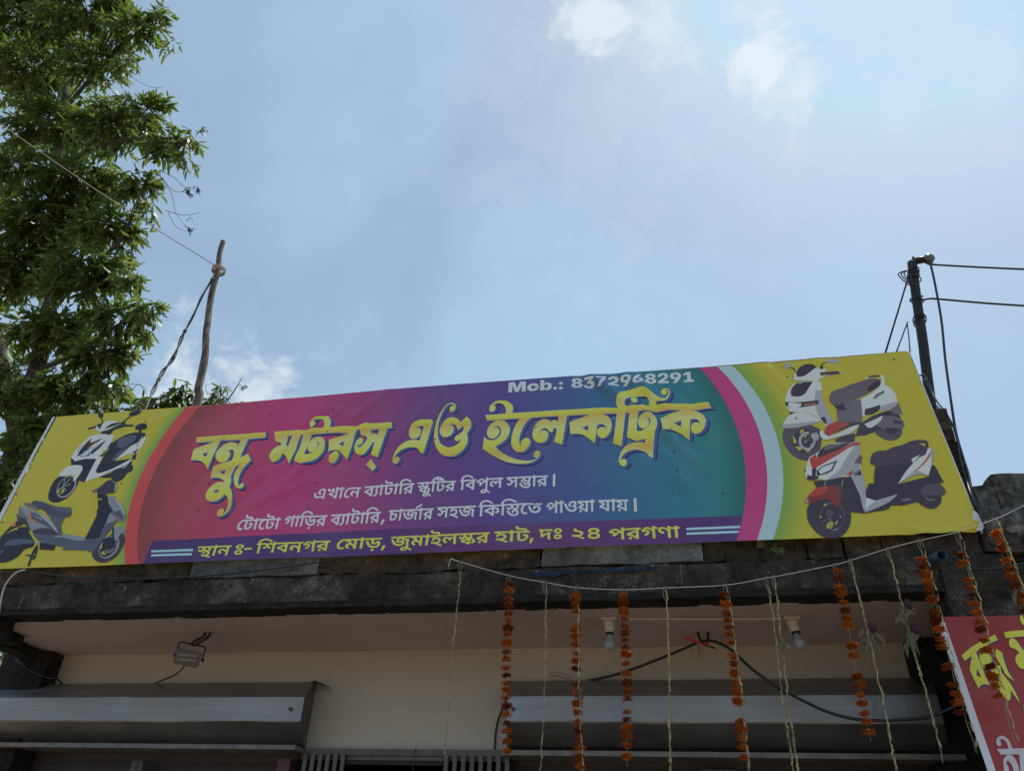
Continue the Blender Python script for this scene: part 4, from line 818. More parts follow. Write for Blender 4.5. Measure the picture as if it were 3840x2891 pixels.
'mabeng': ['649,622 649,522 551,522 551,0 433,0 433,131 450,78 414,130. 345,207. 274,251. 234,251 207,251. 169,223. 169,195 169,168. 210,134. 247,121 213,16 154,34. 82,92. 47,162. 47,199 47,251. 96,318. 173,350. 214,350 266,350. 351,319. 422,259. 455,215 436,203 434,227. 433,275. 433,299 433,522 -10,522 -10,622', '315,322 315,316. 314,299. 312,291 197,321 195,371. 164,429. 92,460. 26,466 49,559 102,544 159,538. 240,505. 291,451. 315,373.'],
'ibeng': ['355,622 354,656. 322,685. 283,685 221,685 147,685. 59,711. 32,738 11,759. -9,818. -9,855 -9,870. -6,895. -4,912 108,905 107,895. 106,880. 106,873 106,852. 115,819. 125,808 137,796. 176,785. 217,785 278,785 336,785. 403,768. 426,745 445,727. 465,667. 466,622', '257,489 346,489. 452,434. 499,351. 499,308 499,226. 393,137. 294,124 280,157 329,144. 427,104. 525,49. 572,14 509,-68 458,-31. 353,29. 241,77. 117,114. 46,126 66,222 101,212. 168,203. 205,203 271,203. 347,230. 381,277. 381,306 381,346. 320,394. 267,394 236,394. 199,383. 183,360. 183,344 183,338. 187,324. 189,318 78,301 72,316. 65,353. 65,369 65,406. 112,460. 198,489.', '153,438 148,470. 98,519. 51,529 113,574 159,562 215,540. 265,484. 269,441', '572,622 572,522 -10,522 -10,622'],
'dabeng': ['640,622 640,522 194,522 194,240 169,260 206,300. 304,374. 422,440. 489,466 573,393 558,366. 538,306. 528,241. 528,204 528,162. 544,67. 562,14 447,-10 429,44. 410,147. 410,207 410,245. 423,314. 446,375. 459,399 492,356 433,332. 322,261. 220,177. 173,132 77,195 77,522 -10,522 -10,622'],
'twobeng': ['119,533 119,558. 141,606. 162,631 260,586 251,576. 243,558. 243,549 243,538. 254,522. 296,508. 343,499 440,480. 516,396. 516,334 516,256. 407,167. 310,159 303,161. 286,163. 277,165 290,194 346,178. 434,140. 516,90. 563,54 498,-27 447,14. 348,75. 244,118. 125,151. 55,164 74,260 108,251. 185,240. 231,240 324,240. 397,286. 397,323 397,346. 375,376. 328,396. 287,403 219,418. 146,455. 119,504.'],
'fourbeng': ['307,0 186,0. 56,95. 56,173 56,230. 138,314. 229,344 227,302 171,328. 100,375. 67,430. 67,468 67,510. 121,580. 225,622. 300,622 392,622. 499,579. 546,512. 546,476 546,432. 506,373. 437,332. 395,315 389,347 469,319. 557,243. 557,173 557,86. 430,0.', '307,100 377,100. 437,145. 437,183 437,208. 399,247. 339,273. 307,279 243,263. 178,215. 178,179 178,146. 240,100.', '307,376 336,383. 390,406. 425,440. 425,460 425,488. 365,522. 303,522 272,522. 220,508. 188,481. 188,460 188,431. 245,391.'],
'nnabeng': ['647,622 647,522 549,522 549,0 431,0 431,423 453,364 418,412. 344,485. 269,526. 231,526 208,526. 174,509. 155,477. 155,454 155,430. 179,393. 236,371. 288,368 276,250 195,259. 87,313. 33,399. 33,456 33,509. 81,587. 163,629. 212,629 265,629. 349,593. 421,532. 455,495 435,495 433,518. 431,571. 431,594 431,688 525,688 548,622'],
'visargabeng': ['68,477 68,521. 108,585. 176,622. 219,622 262,622. 330,585. 370,521. 370,477 370,434. 330,368. 262,331. 219,331 176,331. 108,368. 68,434.', '160,477 160,451. 194,418. 219,418 244,418. 278,451. 278,477 278,503. 244,536. 219,536 194,536. 160,503.', '68,146 68,189. 108,254. 176,291. 219,291 262,291. 330,254. 370,189. 370,146 370,103. 330,37. 262,0. 219,0 176,0. 108,36. 68,103.', '160,146 160,119. 194,86. 219,86 244,86. 278,119. 278,145 278,171. 244,204. 219,204 194,204. 160,171.'],
'hyphen.beng': ['51,353 308,353 308,241 51,241'],
'latin_M': ['94,0 94,1490 685,1490 843,975 859,918. 904,744. 949,549. 988,370. 1000,308 911,308 922,370. 960,548. 1006,744. 1049,918. 1066,975 1221,1490 1813,1490 1813,0 1428,0 1428,604 1428,655. 1432,815. 1438,1003. 1443,1195. 1443,1279 1479,1279 1459,1191. 1410,998. 1362,813. 1319,656. 1303,604 1113,0 795,0 603,604 587,656. 542,813. 493,998. 443,1191. 422,1279 464,1279 464,1196. 469,1004. 474,815. 479,655. 479,604 479,0'],
'latin_o': ['625,-23 452,-23. 196,117. 56,369. 56,539 56,709. 196,961. 452,1101. 625,1101 798,1101. 1053,961. 1193,709. 1193,539 1193,369. 1053,117. 798,-23.', '625,270 680,270. 764,333. 810,454. 810,540 810,626. 764,746. 680,809. 625,809 570,809. 486,746. 439,626. 439,540 439,454. 486,333. 570,270.'],
'latin_b': ['780,-20 706,-20. 586,26. 500,112. 476,171 471,171 471,0 97,0 97,1490 475,1490 475,919 479,919 508,975. 592,1056. 709,1101. 784,1101 909,1101. 1111,969. 1231,718. 1231,541 1231,364. 1115,113. 912,-20.', '660,276 719,276. 802,340. 846,460. 846,541 846,623. 802,741. 720,806. 660,806 601,806. 512,741. 463,623. 463,541 463,460. 512,341. 601,276.'],
'latin_stop': ['275,-20 192,-20. 76,95. 76,178 76,261. 192,376. 275,376 359,376. 475,261. 475,178 475,95. 359,-20.'],
'latin_colon': ['275,-20 192,-20. 76,95. 76,178 76,261. 192,376. 275,376 359,376. 475,261. 475,178 475,95. 359,-20.', '275,644 192,644. 76,759. 76,842 76,926. 192,1041. 275,1041 359,1041. 475,926. 475,842 475,759. 359,644.'],
'latin_8': ['659,-22 479,-22. 205,86. 51,278. 51,403 51,502. 144,656. 310,755. 419,770 419,774 274,797. 101,974. 101,1107 101,1226. 243,1409. 495,1512. 659,1512 826,1512. 1078,1410. 1219,1228. 1219,1107 1219,974. 1046,797. 901,774 901,770 1010,755. 1176,656. 1269,502. 1269,403 1269,278. 1115,86. 840,-22.', '659,244 721,244. 816,293. 870,380. 870,434 870,490. 816,575. 721,623. 659,623 599,623. 504,575. 450,490. 450,434 450,379. 504,293. 598,244.', '659,897 715,897. 798,940. 845,1017. 845,1067 845,1118. 798,1193. 715,1235. 659,1235 604,1235. 521,1193. 475,1118. 475,1067 475,1017. 521,940. 604,897.'],
'latin_3': ['651,-22 460,-22. 194,115. 55,345. 54,483 430,483 431,423. 488,331. 587,279. 650,279 713,279. 807,329. 859,422. 859,482 859,539. 803,626. 698,675. 627,675 423,675 423,898 732,1178 732,1182 129,1182 129,1490 1181,1490 1181,1204 700,782 700,866 876,886. 1120,788. 1248,591. 1248,461 1248,317. 1097,99. 828,-22.'],
'latin_7': ['217,0 809,1170 809,1175 114,1175 114,1490 1206,1490 1206,1181 610,0'],
'latin_2': ['106,0 106,276 660,736 711,779. 800,864. 855,960. 855,1021 855,1079. 805,1164. 716,1211. 657,1211 595,1211. 501,1157. 449,1053. 449,979 88,979 88,1143. 228,1382. 484,1512. 658,1512 825,1512. 1080,1398. 1223,1189. 1223,1047 1223,947. 1145,776. 982,601. 856,495 638,311 638,306 1232,306 1232,0'],
'latin_9': ['650,1510 817,1510. 1084,1385. 1241,1154. 1241,996 1241,872. 1146,642. 1061,518 711,0 311,0 758,657 864,657 844,627. 765,562. 646,517. 563,517 418,517. 200,632. 79,844. 79,990 79,1145. 226,1380. 484,1510.', '659,1218 596,1218. 498,1160. 441,1060. 441,995 441,931. 498,830. 596,773. 659,773 722,773. 820,830. 876,931. 876,995 876,1059. 820,1160. 722,1218.'],
'latin_6': ['670,-20 503,-20. 236,105. 79,336. 79,494 79,618. 176,848. 259,972 609,1490 1009,1490 562,833 456,833 477,864. 555,928. 675,973. 757,973 903,973. 1120,859. 1241,646. 1241,500 1241,345. 1094,110. 837,-20.', '661,272 725,272. 823,330. 879,431. 879,495 879,559. 823,660. 725,717. 661,717 599,717. 501,660. 445,559. 445,495 445,431. 501,330. 599,272.'],
'latin_1': ['163,0 163,306 1200,306 1200,0', '908,1490 908,0 529,0 529,1149 524,1149 191,935 191,1264 544,1490']}
def glyph_loops(name, n=3):
    """quadratic outlines: '.' after a point marks an off-curve control"""
    loops = []
    for s in GLYPHS[name]:
        c = []
        for tok in s.split():
            off = tok[-1] == '.'; a, b = tok.rstrip('.').split(','); c.append((int(a), int(b), not off))
        ex = []
        for i in range(len(c)):
            a, b = c[i], c[(i+1) % len(c)]; ex.append(a)
            if not a[2] and not b[2]: ex.append(((a[0]+b[0])/2, (a[1]+b[1])/2, True))
        k = next(i for i, q in enumerate(ex) if q[2]); ex = ex[k:]+ex[:k]+[ex[k]]
        pts = []; i = 0
        while i < len(ex)-1:
            if ex[i+1][2]: pts.append(ex[i][:2]); i += 1
            else:
                p0, p1, p2 = ex[i], ex[i+1], ex[i+2]
                for q in range(n):
                    t = q/n; pts.append(tuple((1-t)**2*p0[j]+2*t*(1-t)*p1[j]+t*t*p2[j] for j in (0, 1)))
                i += 2
        loops.append(pts)
    return loops
def text_shapes(rows, mi=0):
    """rows: (glyph, x scale, x offset, slope, y scale, y offset)"""
    out = []
    for n, (gname, kx, ox, sl, ky, oy) in enumerate(rows):
        out.append((winding_pieces([[(x*kx+ox, y*ky+oy+sl*(x*kx)) for x, y in l] for l in glyph_loops(gname)]), None, mi, n % 5))
    return out
TEXT = {'line_a': [('ebeng', 0.0001155, 2.3693, -0.0195, 0.0001214, 0.4069), ('khabeng', 0.0001155, 2.4602, -0.0195, 0.0001214, 0.4051), ('aavowelsignbeng', 0.0001155, 2.5451, -0.0195, 0.0001214, 0.4035), ('evowelsigninibeng', 0.0001155, 2.5790, -0.0195, 0.0001214, 0.4028), ('nabeng', 0.0001155, 2.6235, -0.0195, 0.0001214, 0.4019), ('babeng', 0.0001126, 2.7201, 0.0201, 0.0001214, 0.4036), ('yapostformbeng', 0.0001126, 2.7900, 0.0201, 0.0001214, 0.4050), ('aavowelsignbeng', 0.0001126, 2.8212, 0.0201, 0.0001214, 0.4056), ('ttabeng', 0.0001126, 2.8543, 0.0201, 0.0001214, 0.4063), ('aavowelsignbeng', 0.0001126, 2.9203, 0.0201, 0.0001214, 0.4076), ('ivowelsignbeng', 0.0001126, 2.9534, 0.0201, 0.0001214, 0.4083), ('rabeng', 0.0001126, 2.9865, 0.0201, 0.0001214, 0.4089), ('sakabeng', 0.0001081, 3.0789, -0.0112, 0.0001214, 0.4125), ('uvowelsignbeng', 0.0001081, 3.1706, -0.0112, 0.0001214, 0.4115), ('ttibeng', 0.0001081, 3.1706, -0.0112, 0.0001214, 0.4115), ('rabeng', 0.0001081, 3.2657, -0.0112, 0.0001214, 0.4104), ('ivowelsignbeng', 0.000114, 3.3624, 0.0085, 0.0001214, 0.4115), ('babeng', 0.000114, 3.3959, 0.0085, 0.0001214, 0.4118), ('pabeng', 0.000114, 3.4666, 0.0085, 0.0001214, 0.4124), ('uvowelsignbeng', 0.000114, 3.5523, 0.0085, 0.0001214, 0.4131), ('labeng', 0.000114, 3.5523, 0.0085, 0.0001214, 0.4131), ('sabeng', 0.0001114, 3.6630, -0.0095, 0.0001214, 0.4137), ('mabhabeng', 0.0001114, 3.7411, -0.0095, 0.0001214, 0.4129), ('aavowelsignbeng', 0.0001114, 3.8237, -0.0095, 0.0001214, 0.4121), ('rabeng', 0.0001114, 3.8564, -0.0095, 0.0001214, 0.4118), ('dandadeva', 0.0001274, 3.9338, 0.0000, 0.0001441, 0.4041)],
'line_b': [('evowelsigninibeng', 0.0001192, 1.8791, -0.0098, 0.0001214, 0.2039), ('ttabeng', 0.0001192, 1.9250, -0.0098, 0.0001214, 0.2034), ('aavowelsignbeng', 0.0001192, 1.9949, -0.0098, 0.0001214, 0.2027), ('evowelsignbeng', 0.0001192, 2.0300, -0.0098, 0.0001214, 0.2024), ('ttabeng', 0.0001192, 2.0759, -0.0098, 0.0001214, 0.2019), ('aavowelsignbeng', 0.0001192, 2.1458, -0.0098, 0.0001214, 0.2013), ('gabeng', 0.0001115, 2.2059, -0.0143, 0.0001214, 0.2129), ('aavowelsignbeng', 0.0001115, 2.2826, -0.0143, 0.0001214, 0.2118), ('ivowelsignbeng', 0.0001115, 2.3154, -0.0143, 0.0001214, 0.2114), ('rrabeng', 0.0001115, 2.3482, -0.0143, 0.0001214, 0.2109), ('rabeng', 0.0001115, 2.4299, -0.0143, 0.0001214, 0.2097), ('babeng', 0.0001126, 2.5266, 0.0038, 0.0001214, 0.2107), ('yapostformbeng', 0.0001126, 2.5965, 0.0038, 0.0001214, 0.2110), ('aavowelsignbeng', 0.0001126, 2.6277, 0.0038, 0.0001214, 0.2111), ('ttabeng', 0.0001126, 2.6608, 0.0038, 0.0001214, 0.2112), ('aavowelsignbeng', 0.0001126, 2.7268, 0.0038, 0.0001214, 0.2115), ('ivowelsignbeng', 0.0001126, 2.7600, 0.0038, 0.0001214, 0.2116), ('rabeng', 0.0001126, 2.7931, 0.0038, 0.0001214, 0.2117), ('cabeng', 0.0001045, 2.9179, 0.0051, 0.0001214, 0.2174), ('aavowelsignbeng', 0.0001045, 2.9791, 0.0051, 0.0001214, 0.2177), ('jabeng', 0.0001045, 3.0098, 0.0051, 0.0001214, 0.2179), ('rephbeng', 0.0001045, 3.1212, 0.0051, 0.0001214, 0.2184), ('aavowelsignbeng', 0.0001045, 3.1118, 0.0051, 0.0001214, 0.2184), ('rabeng', 0.0001045, 3.1426, 0.0051, 0.0001214, 0.2185), ('sabeng', 0.0001102, 3.2325, -0.0052, 0.0001214, 0.2229), ('habeng', 0.0001102, 3.3097, -0.0052, 0.0001214, 0.2225), ('jabeng', 0.0001102, 3.3716, -0.0052, 0.0001214, 0.2222), ('ivowelsignbeng', 0.0001194, 3.4985, 0.0050, 0.0001214, 0.2207), ('kabeng', 0.0001194, 3.5336, 0.0050, 0.0001214, 0.2209), ('ivowelsign1beng', 0.0001194, 3.6343, 0.0050, 0.0001214, 0.2214), ('satabeng', 0.0001194, 3.6695, 0.0050, 0.0001214, 0.2216), ('evowelsignbeng', 0.0001194, 3.7580, 0.0050, 0.0001214, 0.2220), ('tabeng', 0.0001194, 3.8040, 0.0050, 0.0001214, 0.2223), ('pabeng', 0.0001085, 3.9145, -0.0103, 0.0001214, 0.2214), ('aavowelsignbeng', 0.0001085, 3.9961, -0.0103, 0.0001214, 0.2206), ('obeng', 0.0001085, 4.0280, -0.0103, 0.0001214, 0.2202), ('yyabeng', 0.0001085, 4.1114, -0.0103, 0.0001214, 0.2194), ('aavowelsignbeng', 0.0001085, 4.1825, -0.0103, 0.0001214, 0.2186), ('yabeng', 0.0001098, 4.2373, -0.0289, 0.0001214, 0.2191), ('aavowelsignbeng', 0.0001098, 4.3092, -0.0289, 0.0001214, 0.2171), ('yyabeng', 0.0001098, 4.3414, -0.0289, 0.0001214, 0.2161), ('comma.beng', 0.0001269, 2.8660, 0.0000, 0.0001402, 0.2119), ('dandadeva', 0.0001309, 4.4225, 0.0000, 0.000143, 0.2078)],
'address': [('sathabeng', 0.0001429, 1.6474, -0.0080, 0.0001093, 0.0315), ('aavowelsignbeng', 0.0001429, 1.7529, -0.0080, 0.0001093, 0.0307), ('nabeng', 0.0001429, 1.7949, -0.0080, 0.0001093, 0.0304), ('ivowelsignbeng', 0.0001389, 2.0626, 0.0026, 0.0001093, 0.0344), ('shabeng', 0.0001389, 2.1035, 0.0026, 0.0001093, 0.0345), ('babeng', 0.0001389, 2.2013, 0.0026, 0.0001093, 0.0347), ('nabeng', 0.0001389, 2.2874, 0.0026, 0.0001093, 0.0349), ('gabeng', 0.0001389, 2.3744, 0.0026, 0.0001093, 0.0352), ('rabeng', 0.0001389, 2.4700, 0.0026, 0.0001093, 0.0354), ('evowelsigninibeng', 0.0001454, 2.5985, -0.0127, 0.0001093, 0.0424), ('mabeng', 0.0001454, 2.6545, -0.0127, 0.0001093, 0.0417), ('aavowelsignbeng', 0.0001454, 2.7474, -0.0127, 0.0001093, 0.0405), ('rrabeng', 0.0001454, 2.7901, -0.0127, 0.0001093, 0.0400), ('jabeng', 0.0001319, 2.9577, 0.0054, 0.0001093, 0.0415), ('uvowelsignbeng', 0.0001319, 3.0865, 0.0054, 0.0001093, 0.0422), ('mabeng', 0.0001319, 3.0865, 0.0054, 0.0001093, 0.0422), ('aavowelsignbeng', 0.0001319, 3.1707, 0.0054, 0.0001093, 0.0426), ('ibeng', 0.0001319, 3.2095, 0.0054, 0.0001093, 0.0428), ('labeng', 0.0001319, 3.2837, 0.0054, 0.0001093, 0.0432), ('sakabeng', 0.0001319, 3.3845, 0.0054, 0.0001093, 0.0438), ('rabeng', 0.0001319, 3.4963, 0.0054, 0.0001093, 0.0444), ('habeng', 0.0001475, 3.6102, -0.0213, 0.0001093, 0.0479), ('aavowelsignbeng', 0.0001475, 3.6930, -0.0213, 0.0001093, 0.0461), ('ttabeng', 0.0001475, 3.7364, -0.0213, 0.0001093, 0.0452), ('dabeng', 0.0001266, 3.8800, -0.0250, 0.0001093, 0.0496), ('twobeng', 0.0001462, 4.0691, -0.0232, 0.0001093, 0.0458), ('fourbeng', 0.000142, 4.1624, -0.0223, 0.0001093, 0.0432), ('pabeng', 0.0001366, 4.2901, -0.0082, 0.0001093, 0.0322), ('rabeng', 0.0001366, 4.3928, -0.0082, 0.0001093, 0.0314), ('gabeng', 0.0001366, 4.4776, -0.0082, 0.0001093, 0.0307), ('nnabeng', 0.0001366, 4.5716, -0.0082, 0.0001093, 0.0299), ('aavowelsignbeng', 0.0001366, 4.6585, -0.0082, 0.0001093, 0.0292), ('comma.beng', 0.0001524, 2.8932, 0.0000, 0.0001268, 0.0375), ('comma.beng', 0.0001413, 3.8165, 0.0000, 0.0001295, 0.0469), ('visargabeng', 0.0001867, 1.9052, 0.0000, 0.000114, 0.0301), ('hyphen.beng', 0.0002037, 1.9708, 0.0000, 0.0001169, 0.0330), ('visargabeng', 0.0001552, 3.9600, 0.0000, 0.0001198, 0.0458)],
'phone': [('latin_M', 7.008e-05, 3.6286, -0.0148, 5.839e-05, 1.1603), ('latin_o', 7.008e-05, 3.7622, -0.0148, 5.839e-05, 1.1583), ('latin_b', 7.008e-05, 3.8498, -0.0148, 5.839e-05, 1.1570), ('latin_stop', 7.008e-05, 3.9400, -0.0148, 5.839e-05, 1.1557), ('latin_colon', 7.008e-05, 3.9785, -0.0148, 5.839e-05, 1.1551), ('latin_8', 6.18e-05, 4.0665, -0.0304, 5.62e-05, 1.1583), ('latin_3', 6.18e-05, 4.1480, -0.0304, 5.62e-05, 1.1558), ('latin_7', 6.18e-05, 4.2296, -0.0304, 5.62e-05, 1.1534), ('latin_2', 6.18e-05, 4.3112, -0.0304, 5.62e-05, 1.1509), ('latin_9', 6.18e-05, 4.3928, -0.0304, 5.62e-05, 1.1484), ('latin_6', 6.18e-05, 4.4744, -0.0304, 5.62e-05, 1.1459), ('latin_8', 6.18e-05, 4.5560, -0.0304, 5.62e-05, 1.1434), ('latin_2', 6.18e-05, 4.6376, -0.0304, 5.62e-05, 1.1409), ('latin_9', 6.18e-05, 4.7192, -0.0304, 5.62e-05, 1.1385), ('latin_1', 6.18e-05, 4.8008, -0.0304, 5.62e-05, 1.1360)]}
for key, nm, mk in (('phone', 'phone_number', 'v_letter_white'), ('line_a', 'text_line', 'v_letter_white'), ('line_b', 'text_line', 'v_letter_white'), ('address', 'address_text', 'v_letter_yellow')):
    print_mesh(nm, text_shapes(TEXT[key]), [M[mk]], banner, .0012, .00004)
LINES = ['2623,173* 3228,169* 3234,138* 2634,144*',
 '2644,115* 3231,111* 3235,79* 2655,86*',
 '9472,175* 10072,175* 10064,145* 9470,147*',
 '9471,116* 10050,116* 10038,85* 9471,88*']
for pts in LINES: print_mesh('rule_line', [([q[:2] for q in unpack(pts)], [], 0)], [M['v_line_blue']], banner, .0011)

